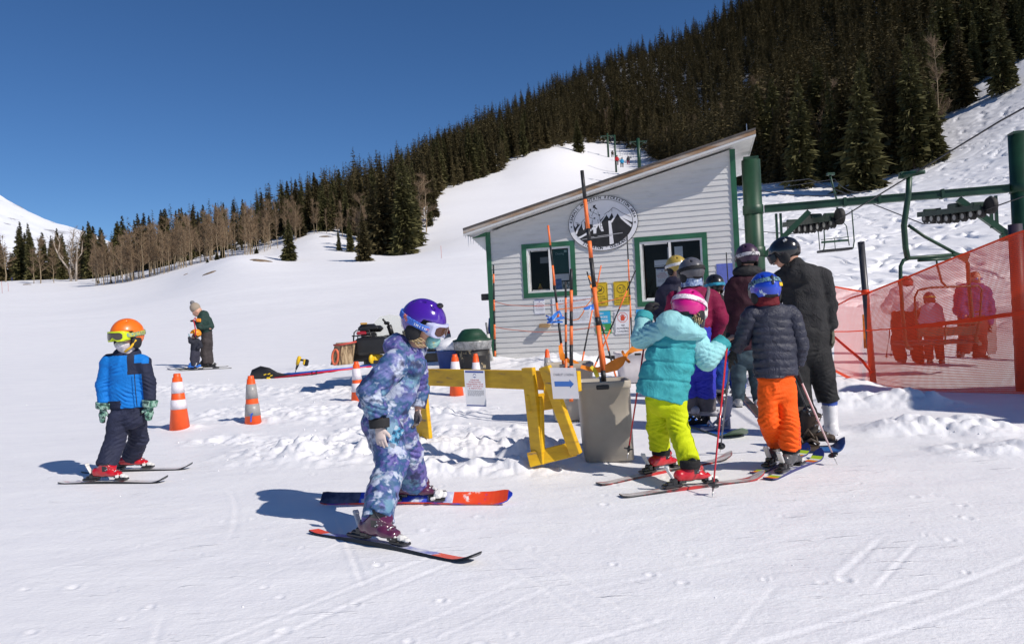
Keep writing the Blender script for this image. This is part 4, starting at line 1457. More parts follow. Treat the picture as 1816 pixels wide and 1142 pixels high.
def far_chair(grip, s, label, yaw=0.0, detail=True):
 """centre-hung double chair; s scales it"""
 t = thing('lift_chair', grip - UZ * 2.1 * s, label, 'lift chair')
 def p(x, z, y=0):
  return np.asarray(grip) + np.array([x * s, y * s, z * s])
 mb = MB()
 mb.tube([p(-.02, 0), p(.05, -.35), p(.13, -.7), p(.14, -1.15), p(.12, -1.30), p(.0, -1.38)], .026 * s, 7)
 mb.box(p(0, .0), (.2 * s, .1 * s, .07 * s))
 mb.build('hanger', M_LIFT, t)
 mb = MB()
 mb.tube([p(-.40, -2.08), p(-.42, -1.48), p(-.36, -1.39), p(.30, -1.37), p(.37, -1.46), p(.42, -2.0)], .013 * s, 6)
 mb.tube([p(-.39, -1.15, -.3), p(-.34, -1.9, -.2), p(-.32, -2.12, -.05), p(-.30, -2.13, .3)], .017 * s, 6)
 mb.tube([p(.40, -1.05, -.3), p(.47, -1.9, -.2), p(.50, -2.08, -.05), p(.5, -2.1, .3)], .017 * s, 6)
 mb.tube([p(-.35, -1.80), p(.42, -1.76)], .011 * s, 5)
 mb.tube([p(.02, -1.78), p(.03, -2.08)], .010 * s, 5)
 mb.build('chair_frame', M_LIFT, t)
 MB().box(p(.03, -1.86), (.76 * s, .02 * s, .06 * s), (1, 0, .03)).build('backrest', M_LIFT, t)
 MB().box(p(.06, -2.10, .12), (.84 * s, .40 * s, .07 * s), (1, 0, .04), bev=.012).build('seat', M_BLACK, t)
 return t
far_chair(at(1473, 309, 20.5), 1.0, 'small empty lift chair seen under the left half of the crossarm')
def far_tower(px, py, hpx, Y, label, arm=True, r=.35):
 p = at(px, py, Y)
 z0 = h1(p[0], p[1]) - 1
 zt = p[2] + hpx * Y / F
 t = thing('lift_tower', (p[0], p[1], z0), label, 'lift tower')
 MB().lathe([(r, 0), (r * .85, zt - z0)], (p[0], p[1], z0), n=12).build('post', M_LIFT, t)
 if arm:
  mb = MB()
  mb.box((p[0], p[1], zt - .9), (5.0, .25, .28))
  mb.tube([(p[0] - .3, p[1], zt - 2.2), (p[0] - 2.0, p[1], zt - 1.0)], .09, 6)
  mb.tube([(p[0] + .3, p[1], zt - 2.2), (p[0] + 2.0, p[1], zt - 1.0)], .09, 6)
  mb.build('crossarm', M_LIFT, t)
  for sx in (-2.2, 2.2):
   MB().box((p[0] + sx, p[1], zt - 1.2), (.35, 2.4, .3)).build('pulley_set', M_LIFTD, t)
far_tower(1134, 296, 50, 215, 'stout far lift tower with crossarm above the hut roof', r=.55)
far_tower(1093, 306, 66, 225, 'slim tall far lift tower left of the stout one', arm=False, r=.32)
far_tower(1079, 277, 40, 262, 'farthest lift tower at the top of the white strip', r=.38)
def build_terminal():
 t = thing('lift_terminal', (10.6, 7.5, 0), 'green lift drive terminal on posts beside the net', 'lift terminal')
 MB().box((9.3, 6.0, 3.05), (3.9, 2.0, .7), bev=.1).build('housing', M_LIFT, t)
 mb = MB()
 mb.box((9.3, 4.55, 2.85), (4.3, .16, .2))
 for x in (7.6, 8.5, 9.6, 10.8):
  mb.box((x, 4.8, 2.85), (.28, .7, .16))
 mb.build('shadow_slats', M_LIFT, t)  # beam and slats added out of view to cast a gapped shadow
 mb = MB()
 mb.lathe([(.9, -.06), (1.25, -.06), (1.28, 0), (1.25, .06), (.9, .06)], (9.3, 6.0, 2.55), n=40)
 mb.build('bull_wheel', M_LIFTD, t)
 for x, y in ((10.6, 6.3), (10.6, 8.7)):
  MB().lathe([(.16, 0), (.16, 2.9)], (x, y, -.2), n=16).build('post', M_LIFT, t)
build_terminal()
M_NET = bpy.data.materials.new('orange_net')
M_NET.use_nodes = True
_nt = M_NET.node_tree
_b = _nt.nodes['Principled BSDF']
_b.inputs['Base Color'].default_value = (.92, .085, .016, 1)
_b.inputs['Roughness'].default_value = .5
_tl = _nt.nodes.new('ShaderNodeBsdfTranslucent')
_tl.inputs[0].default_value = (.98, .095, .016, 1)
_mx = _nt.nodes.new('ShaderNodeMixShader')
_mx.inputs[0].default_value = .4
_nt.links.new(_b.outputs[0], _mx.inputs[1])
_nt.links.new(_tl.outputs[0], _mx.inputs[2])
_nt.links.new(_mx.outputs[0], _nt.nodes['Material Output'].inputs[0])
def build_net():
 t = thing('safety_net', at(1650, 700, 9.3), 'translucent red orange plastic safety net strung along the lift line', 'net')
 cols = [(1478, 508, 656, 588, 11.6), (1505, 513, 670, 588, 10.6), (1540, 519, 687, 586, 9.75), (1600, 495, 697, 582, 9.45), (1660, 470, 699, 575, 9.2), (1720, 446, 701, 568, 8.95), (1790, 418, 703, 558, 8.7), (1850, 398, 705, 548, 8.5), (2000, 340, 708, 530, 8.2)]
 C = np.array(cols, float)
 def q(px, v):
  y = np.interp(px, C[:, 0], C[:, 4])
  top, bot = np.interp(px, C[:, 0], C[:, 1]), np.interp(px, C[:, 0], C[:, 2])
  p = at(px, top + (bot - top) * v, y)
  p[1] += .05 * math.sin(px * .03 + v * 5) * math.sin(v * 3.1)
  return p
 def strands(n_v, n_h, w):
  mb = MB()
  pxs = np.linspace(1478, 1990, n_v)
  vv = np.linspace(0, 1, 15)
  for px in pxs:
   a = [q(px - 0, v) for v in vv]
   dx = nrm(q(px + 2, .5) - q(px, .5)) * w / 2
   vs = []
   for p in a:
    vs += [p - dx, p + dx]
   mb.add(vs, [(2 * k, 2 * k + 1, 2 * k + 3, 2 * k + 2) for k in range(len(vv) - 1)])
  px2 = np.linspace(1478, 1990, 70)
  for v in np.linspace(0.01, .99, n_h):
   a = [q(px, v) + np.array([0, -.001, 0]) for px in px2]
   vs = []
   for p in a:
    vs += [p - UZ * w / 2, p + UZ * w / 2]
   mb.add(vs, [(2 * k, 2 * k + 2, 2 * k + 3, 2 * k + 1) for k in range(len(px2) - 1)])
  return mb
 m = strands(262, 84, .0062).build('mesh', M_NET, t)
 px2 = np.linspace(1478, 1990, 60)
 for v0, nm, w in ((.0, 'top_band', .022), (1.0, 'bottom_band', .045)):
  mb = MB()
  vs = []
  for px in px2:
   p = q(px, v0) + np.array([0, -.006, 0])
   vs += [p - UZ * w / 2, p + UZ * w / 2]
  mb.add(vs, [(2 * k, 2 * k + 2, 2 * k + 3, 2 * k + 1) for k in range(len(px2) - 1)])
  mb.build(nm, M_NET, t)
 mb = MB()
 vs = []
 for px in px2:
  y = np.interp(px, C[:, 0], C[:, 4]) - .012
  p = at(px, np.interp(px, C[:, 0], C[:, 3]), y)
  w = .016 if px < 1620 else .05
  vs += [p - UZ * w / 2, p + UZ * w / 2]
 mb.add(vs, [(2 * k, 2 * k + 2, 2 * k + 3, 2 * k + 1) for k in range(len(px2) - 1)])
 mb.tube([at(1476, 546, 11.3), at(1510, 528, 10.2), at(1545, 518, 9.68)], .012, 5)
 mb.tube([at(1478, 596, 11.2), at(1500, 615, 10.5), at(1530, 640, 9.9), at(1545, 660, 9.7)], .02, 5)
 mb.build('middle_band', M_NET, t)
 t2 = thing('net_post', at(1549, 690, 9.85), 'leaning dark grey pipe post holding the net by the snowboarder', 'post')
 MB().tube([at(1550, 694, 9.85), at(1527, 429, 9.85)], .043, 14).build('pipe', mat('grey_pipe', (.055, .055, .062), .4, .3, var=.3), t2)
 MB().tube([at(1534, 514, 9.80), at(1535, 522, 9.80)], .05, 12).build('net_tie', M_NET, t2)
 t3 = thing('net_post', at(1800, 712, 8.9), 'thick dark post at the right end of the net', 'post')
 MB().tube([at(1816, 720, 8.9), at(1800, 398, 8.9)], .075, 14).build('pipe', mat('plum_pipe', (.035, .025, .045), .5, var=.3), t3)
 t4 = thing('load_sign', at(1533, 565, 9.95), 'narrow yellow vertical strip sign beside the leaning pipe post', 'sign')
 a, b = at(1529, 558, 9.98), at(1541, 617, 9.98)
 up = nrm(a - b)
 e = nrm(np.array([1.0, -.35, 0]))
 MB().box((a + b) / 2, (.062, .008, np.linalg.norm(a - b)), e, ez=up).build('panel', mat('yellow_strip', (.72, .42, .015), .5), t4)
 mb = MB()
 put_text(mb, '<< LOAD HERE', a * .5 + b * .5 + np.cross(up, e) * -.0055 * 0 + np.array([0, -.007, 0]) + e * -.012, -up, e, .04, width=.36, bold=.01)
 mb.build('lettering', M_INK, t4)
 t5 = thing('wooden_stake', at(1543, 640, 10.0), 'thin yellow wooden stake under the yellow strip sign', 'stake')
 MB().box((at(1541, 606, 10.02) + at(1548, 662, 10.02)) / 2, (.03, .03, .45), (1, 0, 0), ez=nrm(at(1541, 606, 10.02) - at(1548, 662, 10.02))).build('stake', mat('yellow_wood', (.55, .32, .04), .8, var=.3), t5)
 t6 = thing('wooden_post', at(1434, 655, 9.0), 'short raw timber post between the snowboarder and the net', 'post')
 MB().box(at(1434, 635, 9.0), (.10, .08, .40), nrm(np.array([1, -.3, 0]))).build('post', mat('raw_timber', (.42, .27, .10), .8, var=.3, stretch=(1, 1, .2)), t6)
build_net()
# ================================================================== cones, barricade, bins, poles, odds and ends
M_ORANGE = mat('cone_orange', (.88, .10, .012), .45, var=.10, vscale=8)
M_COLLAR_W = mat('white_reflective', (.74, .70, .74), .35, var=.10, vscale=20)
M_COLLAR_G = mat('grey_reflective', (.33, .32, .31), .4, var=.12, vscale=20)
M_RED = mat('cone_red', (.55, .03, .02), .5)
def cone(px, py_top, py_bot, label, collars, Y=None, D=None, base_m=M_ORANGE, tape=False, tilt=0.0, wscale=1.0, group='traffic cones in the snow'):
 b = gnd(px, py_bot) if Y is None else at(px, py_bot, Y)
 s = F / b[1]
 h = (py_bot - py_top) / s
 t = thing('traffic_cone', b, label, 'traffic cone', group)
 ax = nrm([tilt, 0, 1])
 H_ = h + .06
 r0, r1 = .33 * h * .56 * wscale, .045 * h / .6
 base = b - UZ * .06
 MB().box(base + UZ * .0, (r0 * 2.3, r0 * 2.3, .03), bev=.01).build('base', base_m, t)
 def rad(f):
  return r0 + (r1 - r0) * f
 MB().lathe([(rad(0), 0), (rad(.93), .93 * H_), (rad(.93) * .80, .935 * H_), (rad(.97) * .80, H_ * .985), (rad(.97) * .72, H_)], base, ax=ax, n=28).build('body', base_m, t)
 for a, c, m in collars:
  MB().lathe([(rad(a) + .0045, a * H_), (rad(c) + .0045, c * H_)], base, ax=ax, n=28).build('collar', m, t)
 if tape:
  mb = MB()
  zz = .20 * H_
  r = rad(.2) + .012
  q = base + UZ * zz + np.array([.015, -r, 0])
  mb.box(q + np.array([0, .003, 0]), (.018, .004, .10), ez=nrm([0, .28, 1]))
  mb.box(q + np.array([-.004, .016, .05]), (.052, .004, .018), ez=nrm([0, .28, 1]))
  mb.build('tape_mark', mat('blue_tape', (.02, .10, .55), .5), t)
 return t
w2 = [(.32, .55, M_COLLAR_W), (.64, .84, M_COLLAR_W)]
g2 = [(.30, .52, M_COLLAR_G), (.60, .82, M_COLLAR_G)]
cone(319, 662, 758, 'orange cone with two pink-white collars nearest the child in orange helmet', [(.40, .56, M_COLLAR_W), (.67, .86, M_COLLAR_W)])
cone(449, 666, 749, 'orange cone with grey collars and blue tape mark', [(.23, .46, M_COLLAR_G), (.56, .84, M_COLLAR_G)], tape=True)
cone(635, 641, 710, 'orange cone beside the elbow of the child in tie-dye suit', [(.30, .50, M_COLLAR_W), (.58, .84, M_COLLAR_W)])
cone(810, 628, 701, 'orange cone standing behind the yellow barricade rail', [(.45, .84, M_COLLAR_W)])
cone(846, 627, 684, 'orange cone behind the ticket notice on the barricade', [(.25, .76, M_COLLAR_W)])
cone(972, 619, 662, 'orange cone with grey collar by the hut wall', [(.25, .70, M_COLLAR_G)], Y=12.2)
cone(796, 582, 640, 'red cone with grey bands half buried beyond the blue tub', [(.25, .42, M_COLLAR_G), (.55, .85, M_COLLAR_G)], Y=15.6, base_m=M_RED)
M_YPAINT = mat('yellow_barricade_paint', (.72, .42, .006), .5, ramp=[(.30, (.22, .14, .07)), (.37, (.60, .33, .005)), (.55, (.74, .43, .006)), (.8, (.78, .48, .010))], vscale=3.2, stretch=(1.2, 1.2, 5), bump=.25, bscale=35, bdist=.004)
def plank(mb, a, b, w, th, nvec, m=0):
 """board from a to b, w wide, th thick along nvec"""
 a, b = np.asarray(a), np.asarray(b)
 d = nrm(b - a)
 mb.box((a + b) / 2, (np.linalg.norm(b - a), th, w), d, ez=np.cross(d, nvec), bev=.004)
def barricade():
 b0 = gnd(945, 820)
 Yr = b0[1]
 t = thing('barricade', b0, 'weathered yellow wooden sawhorse barricade with notices pinned on', 'barricade')
 fl = g0(752, 775, .02)
 Yl = min(fl[1], Yr + 1.15)
 def pr(px, py, f):         # f: 0 at the right trestle, 1 at the left
  return at(px, py, Yr + (Yl - Yr) * f)
 a, b = pr(733, 668, 1.0), pr(1028, 676, -.22)
 mb = MB()
 d = nrm(b - a)
 nv = nrm(np.cross(d, UZ))
 plank(mb, a, b, .148, .042, nv)
 mb.build('rail', M_YPAINT, t)
 def leg(name, p, q, w=.13, th=.042, n=nv):
  m = MB()
  plank(m, p, q, w, th, n)
  return m.build(name, M_YPAINT, t)
 s = F / Yr
 leg('leg', pr(945, 651, -.02) + nv * .05, at(956, 822, Yr - .06), .115)
 leg('leg', pr(982, 648, -.10) + nv * .10, at(1040, 800, Yr - .10) + nv * .12, .10)
 leg('leg', at(968, 700, Yr) + nv * .09, at(972, 800, Yr) + nv * .10, .09)
 leg('crosspiece', at(948, 714, Yr) + nv * .075, at(1003, 706, Yr) + nv * .08, .13)
 leg('crosspiece', at(952, 812, Yr) + nv * .09, at(1040, 790, Yr - .02) + nv * .13, .11)
 leg('rail_block', at(975, 676, Yr) + nv * .07, at(992, 676, Yr) + nv * .07, .16)
 leg('leg', pr(748, 662, 1) + nv * .03, pr(760, 776, 1) + nv * .03, .15)
 leg('leg', pr(750, 660, 1) - nv * .05, pr(735, 772, 1) - nv * .05, .10)
 leg('leg', pr(741, 655, 1) + nv * .075, pr(738, 690, 1) + nv * .075, .05)
 g = random.Random(4)
 t2 = thing('ticket_notice', pr(843, 690, .4), 'laminated ticket notice hanging from the yellow barricade rail', 'notice')
 Yn = (Yr + (Yl - Yr) * .40) - .05
 c = [at(823, 656, Yn), at(859, 657, Yn - .02), at(863, 721, Yn - .03), at(827, 720, Yn)]
 O = c[3]
 ex = nrm(c[2] - c[3])
 ey = nrm(c[0] - c[3])
 w, h = np.linalg.norm(c[2] - c[3]), np.linalg.norm(c[0] - c[3])
 MB().prism([(0, 0), (w, 0), (w, h), (0, h)], O, ex, ey, .003).build('sheet', M_PAPER, t2)
 nn = np.cross(ex, ey)
 def Q(x, y, o=.0038):
  return O + ex * x + ey * y + nn * o
 mb = MB()
 mb.box(Q(w / 2, h * .955), (w * .9, h * .05, .0006), ex, ez=nn)
 mb.box(Q(w / 2, h * .025), (w * .92, h * .03, .0006), ex, ez=nn)
 mb.prism([(.045 * h * math.cos(k * math.pi / 8), .055 * h * math.sin(k * math.pi / 8)) for k in range(16)], Q(w / 2, h * .845, .0033), ex, ey, .0006)
 mb.build('banner', M_INKBLUE, t2)
 mb = MB()
 for k, l in enumerate(['ONLINE', 'PURCHASE', 'REQUIRED FOR', 'LIFT TICKETS', '& RENTALS']):
  put_text(mb, l, Q(w / 2, h * (.715 - .058 * k)), ex, ey, .045 * h, width=w * [.42, .58, .82, .80, .62][k], bold=.012)
 mb.build('lettering', M_INKRED, t2)
 mb = MB()
 for k in range(6):
  x = w * .12
  while x < w * (.9 - (.2 if k == 5 else 0)):
   ww = g.uniform(.006, .016)
   mb.box(Q(x + ww / 2, h * (.44 - .028 * k)), (ww, h * .010, .0006), ex, ez=nn)
   x += ww + .004
 mb.build('small_print', M_INKGREY, t2)
 MB().prism([(-.02, -.008), (.0, .014), (.012, .002), (.022, -.008)], Q(w / 2, h * .845, .0041), ex, ey, .0005).build('mountain_mark', M_PAPER, t2)
 t3 = thing('chairlift_sign', at(1003, 680, Yr - .2), 'sleeved paper sign with blue arrow pinned to the barricade end', 'sign')
 Yn = Yr - .27
 c = [at(975, 652, Yn), at(1023, 651, Yn), at(1027, 707, Yn), at(981, 707, Yn)]
 O = c[3]
 ex = nrm(c[2] - c[3])
 ey = nrm(c[0] - c[3])
 w, h = np.linalg.norm(c[2] - c[3]), np.linalg.norm(c[0] - c[3])
 nn = np.cross(ex, ey)
 sl = mat('clear_sleeve', (.62, .62, .66), .18, spec=.6, alpha=.72)
 MB().prism([(0, 0), (w, 0), (w, h), (0, h)], O, ex, ey, .003).build('sheet', sl, t3)
 mb = MB()
 put_text(mb, 'CHAIRLIFT LOADING', O + ex * w * .5 + ey * h * .74 + nn * .004, ex, ey, .052 * h / .24 * .24 * 2.2, width=w * .80)
 mb.build('lettering', M_INKGREY, t3)
 ar = [(.12, .40), (.70, .40), (.70, .34), (.86, .48), (.70, .62), (.70, .56), (.12, .56)]
 MB().prism([(x * w, y * h) for x, y in ar], O + nn * .0035, ex, ey, .0008).build('arrow', mat('arrow_blue', (.03, .11, .36), .5), t3)
barricade()
M_BIN = mat('taupe_bin_plastic', (.42, .375, .31), .5, vscale=3, bump=.08, bscale=60, bdist=.003, ramp=[(.3, (.36, .32, .265)), (.7, (.45, .405, .335))])
M_BINW = mat('pale_bin_plastic', (.60, .57, .58), .5, var=.1)
def bin_(px0t, px1t, pyt, px0b, px1b, pyb, Y, label, m, name='waste_bin', depth=.8, parts=True, rz=0.0):
 """open, tapering, round-cornered bin"""
 bl, br = at(px0b, pyb, Y), at(px1b, pyb, Y)
 tl, tr = at(px0t, pyt, Y), at(px1t, pyt, Y)
 c0 = (bl + br) / 2
 hw0, hw1 = np.linalg.norm(br - bl) / 2, np.linalg.norm(tr - tl) / 2
 zc = ((tl + tr) / 2)
 h = zc[2] - c0[2]
 c0 = c0 + np.array([0, hw0 * depth, 0])
 c1 = zc + np.array([0, hw1 * depth * .9, 0])
 t = thing(name, c0, label, 'bin')
 rings = []
 def ring(c, hw, hd, ins):
  out = []
  k = .28 * hw
  for cx, cy, a0 in ((hw - k, -hd + k, -90), (hw - k, hd - k, 0), (-hw + k, hd - k, 90), (-hw + k, -hd + k, 180)):
   for q in range(5):
    a = R(a0 + q * 22.5)
    x, y = cx + k * math.cos(a), cy + k * math.sin(a)
    out.append(np.array([x * ins, y * ins, 0]) + c)
  return out
 prof = [(0, 1.0), (.5, 1.0), (.90, 1.0), (.905, 1.03), (.93, 1.04), (.985, 1.04), (1.0, 1.02), (.99, .97), (.55, .95), (.03, .93)]
 vs, fs = [], []
 for f, ins in prof:
  c = c0 + (c1 - c0) * f
  hw = hw0 + (hw1 - hw0) * f
  vs += ring(c, hw, hw * depth, ins)
 n = 20
 for i in range(len(prof) - 1):
  for k in range(n):
   k2 = (k + 1) % n
   fs.append((i * n + k, i * n + k2, (i + 1) * n + k2, (i + 1) * n + k))
 fs.append(tuple(range(n - 1, -1, -1)))
 fs.append(tuple(range((len(prof) - 1) * n, len(prof) * n)))
 mb = MB().add(vs, fs, 0, True)
 b = mb.build('tub', m, t)
 if parts:
  cf = c0 + (c1 - c0) * .93 - np.array([0, (hw0 + (hw1 - hw0) * .93) * depth * 1.02, 0])
  MB().box(cf + np.array([-.02, -.004, 0]), (.10, .02, .035), bev=.006).build('handle_slot', M_BLACK, t)
 return t
FB = gnd(1075, 815)
bin_(1026, 1118, 676, 1040, 1127, 818, FB[1] - .05, 'large taupe plastic bin holding the tallest marker pole beside the barricade', M_BIN)
bin_(968, 1052, 645, 985, 1052, 745, FB[1] + 2.3, 'taupe bin with torn rim behind the chairlift sign', M_BIN)
bin_(1095, 1170, 624, 1104, 1165, 678, 11.6, 'pale grey bin under the hut wall behind the girl in teal', M_BINW)
def drum():
 p = at(840, 652, 12.8)
 p[2] = h1(p[0], p[1]) - .05
 s = F / 12.8
 top = at(840, 605, 12.8)[2]
 r = .29
 hh = top - p[2]
 t = thing('oil_drum', p, 'scuffed black oil drum with dark green lid beside the hut corner', 'drum')
 m = mat('scuffed_black_paint', (.02, .02, .02), .55, ramp=[(.45, (.012, .012, .012)), (.60, (.02, .02, .02)), (.66, (.33, .26, .14)), (.75, (.45, .42, .36))], vscale=9, stretch=(1, 1, .8))
 MB().lathe([(r, 0), (r, .30 * hh), (r + .012, .32 * hh), (r, .34 * hh), (r, .63 * hh), (r + .012, .65 * hh), (r, .67 * hh), (r, .98 * hh), (r + .012, hh), (r - .02, hh)], p, n=32).build('barrel', m, t)
 lm = mat('dark_green_plastic', (.010, .050, .025), .5, var=.3)
 lid = MB().lathe([(r + .05, 0), (r + .05, .025), (r - .02, .045), (r - .06, .12), (r - .12, .19), (r - .17, .21), (.0001, .215)], p + UZ * (hh + .005), n=32).build('lid', lm, t)
 MB().lathe([(r + .03, -.14), (r + .045, -.02), (r + .055, .008)], p + UZ * hh, n=32).build('bag_skirt', mat('clear_bag', (.30, .31, .31), .25, var=.5, vscale=14), t)
drum()
def tub():
 p = at(806, 655, 13.2)
 p[2] = h1(p[0], p[1]) - .05
 top = at(806, 620, 13.2)[2]
 hh = top - p[2]
 t = thing('blue_tub', p, 'round blue plastic tub left of the black drum', 'tub')
 MB().lathe([(.24, 0), (.30, hh * .93), (.325, hh * .95), (.325, hh), (.30, hh), (.27, hh * .6)], p, n=32).build('bucket', mat('blue_tub_plastic', (.018, .05, .22), .5, var=.2), t)
 t2 = thing('snow_heap', p + UZ * (hh - .02), 'rounded heap of snow filling the blue tub', 'snow')
 mb = MB().ball(p + UZ * (hh + .05), .31, 12, sc=(1, 1, .55))
 v = np.array(mb.v)
 v += (fbm(v * 6, 5, 3)[:, None] - .5) * .09
 mb.v = [tuple(q) for q in v]
 mb.build('snow', SNOW, t2)
tub()
def ground_stick(name, label, cat, px0, py0, px1, py1, Y, r, m):
 a, b = at(px0, py0, Y), at(px1, py1, Y)
 t = thing(name, a, label, cat)
 return t, a, b
t, a, b = ground_stick('white_pipe', 'white plastic pipe with grey handle leaning by the hut corner', 'pipe', 872, 640, 862, 572, 13.6, .03, None)
MB().tube([a, a + (b - a) * .70], .034, 12).build('pipe', mat('pvc_white', (.62, .62, .58), .4, var=.12), t)
MB().tube([a + (b - a) * .70, b], .020, 10).build('handle', mat('grey_handle', (.16, .16, .16), .5), t)
t = thing('blue_tarp', at(868, 600, 15.0), 'strip of blue tarp hanging at the left hut corner', 'tarp')
MB().prism([(0, 0), (.06, .35), (.10, .65), (.16, .70), (.18, 0)], at(861, 622, 15.0), (1, 0, 0), UZ, .02).build('sheet', mat('blue_tarp', (.02, .07, .30), .5, var=.3), t)
M_PO = mat('pole_orange', (.86, .16, .035), .5, ramp=[(.30, (.60, .11, .03)), (.45, (.85, .17, .035)), (.8, (.90, .22, .06))], vscale=14)
M_PB = mat('pole_black', (.018, .018, .020), .5, ramp=[(.55, (.014, .014, .016)), (.68, (.05, .045, .04)), (.74, (.30, .26, .2))], vscale=18)
def marker(label, px0, py0, px1, py1, Y, dY, bands, r=.017):
 """bands: fractions from the bottom where the colour changes, first colour black (b) or orange (o)"""
 a, b = at(px0, py0, Y), at(px1, py1, Y + dY)
 t = thing('marker_pole', a, label, 'marker pole', 'orange and black marker poles')
 mb = MB()
 if r < .0205:
  r *= .8
 fr = [0] + list(bands[1]) + [1]
 k = 0 if bands[0] == 'b' else 1
 for i in range(len(fr) - 1):
  p, q = a + (b - a) * fr[i], a + (b - a) * fr[i + 1]
  rr = r * (1 - .25 * fr[i])
  rq = r * (1 - .25 * fr[i + 1])
  mb.tube([p, q], [rr, rq], 9, m=(i + k) % 2)
 mb.build('pole', [M_PB, M_PO], t)
 return a, b
YB = FB[1] + .25
YC = FB[1] + 2.5
marker('tallest marker pole rising from the large bin past the emblem', 1071, 676, 1032, 303, YB, .15, ('b', (.05, .26, .30, .44, .58, .66, .72, .86)), .021)
marker('marker pole leaning left through the small window', 1000, 655, 972, 400, YC, .1, ('b', (.02, .18, .34, .46, .58, .72, .86)), .019)
marker('middle short marker pole rising in front of the notice board', 1004, 700, 1003, 500, YC - .4, 0, ('o', (.32, .47, .62, .73, .86)), .019)
marker('thick short marker pole with black top before the notice board', 1013, 712, 1013, 477, YC - .3, 0, ('o', (.05, .14, .27, .43, .57, .68, .84)), .022)
marker('lone marker pole at the left hut corner', 878, 632, 875, 470, 13.9, .0, ('o', (.06, .19, .35, .5, .62, .80, .9)), .021)
marker('marker pole leaning right across the green sign, lower end left', 1027, 668, 1066, 471, 11.5, .5, ('b', (.10, .22, .42, .62, .80)), .017)
marker('marker pole crossing in front of the yellow sign toward upper right', 1048, 665, 1127, 480, 11.4, .6, ('b', (.05, .12, .22, .42, .62, .80)), .017)
marker('marker pole leaning left behind the tallest one', 1092, 668, 1041, 482, 11.0, .3, ('o', (.12, .24, .40, .6, .8)), .018)
marker('short marker pole top behind the tallest one', 1074, 650, 1045, 458, 11.6, .3, ('o', (.2, .4, .6, .7, .85)), .018)
marker('straight marker pole left of the large window', 1122, 632, 1112, 418, 12.2, .1, ('o', (.04, .32, .46, .62, .80)), .018)
marker('thin marker pole in front of the faded blue notice', 1297, 600, 1288, 448, 12.6, .1, ('o', (.3, .45, .64)), .015)
M_CORD = mat('orange_cord', (.80, .22, .03), .6)
M_CORDR = mat('red_cord', (.45, .10, .05), .6)
M_RIB = mat('orange_ribbon', (.88, .26, .012), .45, var=.15, vscale=9)
M_RIBB = mat('blue_ribbon', (.05, .22, .72), .4, var=.15)
def cord(label, pts, m, r=.006, name='cord'):
 P = [np.asarray(p) for p in pts]
 out = []
 for k in range(len(P) - 1):
  for j in range(6):
   out.append(P[k] + (P[k + 1] - P[k]) * j / 6)
 out.append(P[-1])
 sm = [out[0]] + [(out[i - 1] + out[i] * 2 + out[i + 1]) / 4 for i in range(1, len(out) - 1)] + [out[-1]]
 props(MB().tube(sm, r, 5).build(name, m, loc=P[0]), label, 'cord')
def Lp(l, Y):
 return [at(a, b, Y) for a, b in l]
cord('upper red cord strung from the corner pole toward the notice board', Lp([(876, 535), (900, 541), (940, 543), (985, 541), (1020, 534), (1052, 529)], 13.0), M_CORDR)
cord('lower red cord sagging across the clapboards to the marker poles', Lp([(877, 580), (900, 584), (950, 589), (1000, 588), (1040, 582), (1058, 578)], 13.0), M_CORDR)
cord('orange cord looping low between the leaning poles', Lp([(988, 548), (995, 558), (1005, 566), (1015, 568), (1026, 566), (1034, 555), (1038, 545), (1050, 530), (1056, 520)], 8.4), M_CORD)
cord('orange cord from the tallest pole to the pole left of the large window', Lp([(1058, 538), (1075, 535), (1095, 530), (1118, 524)], 10.0), M_CORD)
cord('orange cord from the left leaning pole straight to the tallest pole', Lp([(988, 549), (1010, 547), (1030, 545), (1058, 540)], 8.3), M_CORD)
cord('orange cord hanging down beside the no loading sign', Lp([(1118, 524), (1117, 550), (1116, 590), (1117, 628)], 11.8), M_CORD)
def ribbon(label, strips, Y, m, cat='ribbon'):
 c = at(*strips[0][0][:2], Y)
 t = thing('ribbon', c, label, cat)
 mb = MB()
 for st in strips:
  vs = []
  n = len(st)
  P = [at(x, y, Y + .02 * math.sin(i * 2.1)) for i, (x, y, w) in enumerate(st)]
  for i, (x, y, w) in enumerate(st):
   d = nrm(P[min(i + 1, n - 1)] - P[max(i - 1, 0)])
   sd_ = nrm(np.cross(d, np.array([0, 1.0, 0])) + np.array([0, .35 * math.sin(i * 1.7), 0]))
   ww = w * Y / F / 2
   vs += [P[i] - sd_ * ww, P[i] + sd_ * ww]
  mb.add(vs, [(2 * i, 2 * i + 1, 2 * i + 3, 2 * i + 2) for i in range(n - 1)], 0, True)
 mb.build('strip', m, t)
 return t
ribbon('bright blue ribbon knotted on the left leaning pole', [[(991, 552, 4), (985, 558, 6), (979, 565, 7), (972, 569, 5)], [(991, 551, 4), (996, 560, 4), (985, 566, 5), (1001, 563, 5)], [(970, 572, 3), (982, 571, 4), (998, 571, 3)], [(968, 560, 3), (976, 563, 4), (970, 566, 3)]], 8.2, M_RIBB)
ribbon('bright blue ribbon tied where the cords meet the tallest pole', [[(1056, 540, 5), (1050, 543, 6), (1042, 546, 6), (1035, 548, 4)], [(1056, 540, 5), (1054, 546, 7), (1048, 548, 5), (1047, 542, 4)]], 6.35, M_RIBB)
ribbon('wide orange flagging ribbon sagging from the torn bin to the pale bin', [[(1030, 650, 6), (1045, 654, 8), (1060, 656, 10), (1075, 654, 16), (1090, 648, 20), (1100, 641, 17), (1108, 634, 8), (1112, 628, 6), (1122, 620, 10), (1130, 616, 14), (1145, 618, 6)], [(1106, 632, 5), (1114, 640, 6), (1117, 643, 4)], [(1109, 634, 4), (1105, 626, 5), (1103, 622, 4)]], 8.0, M_RIB)
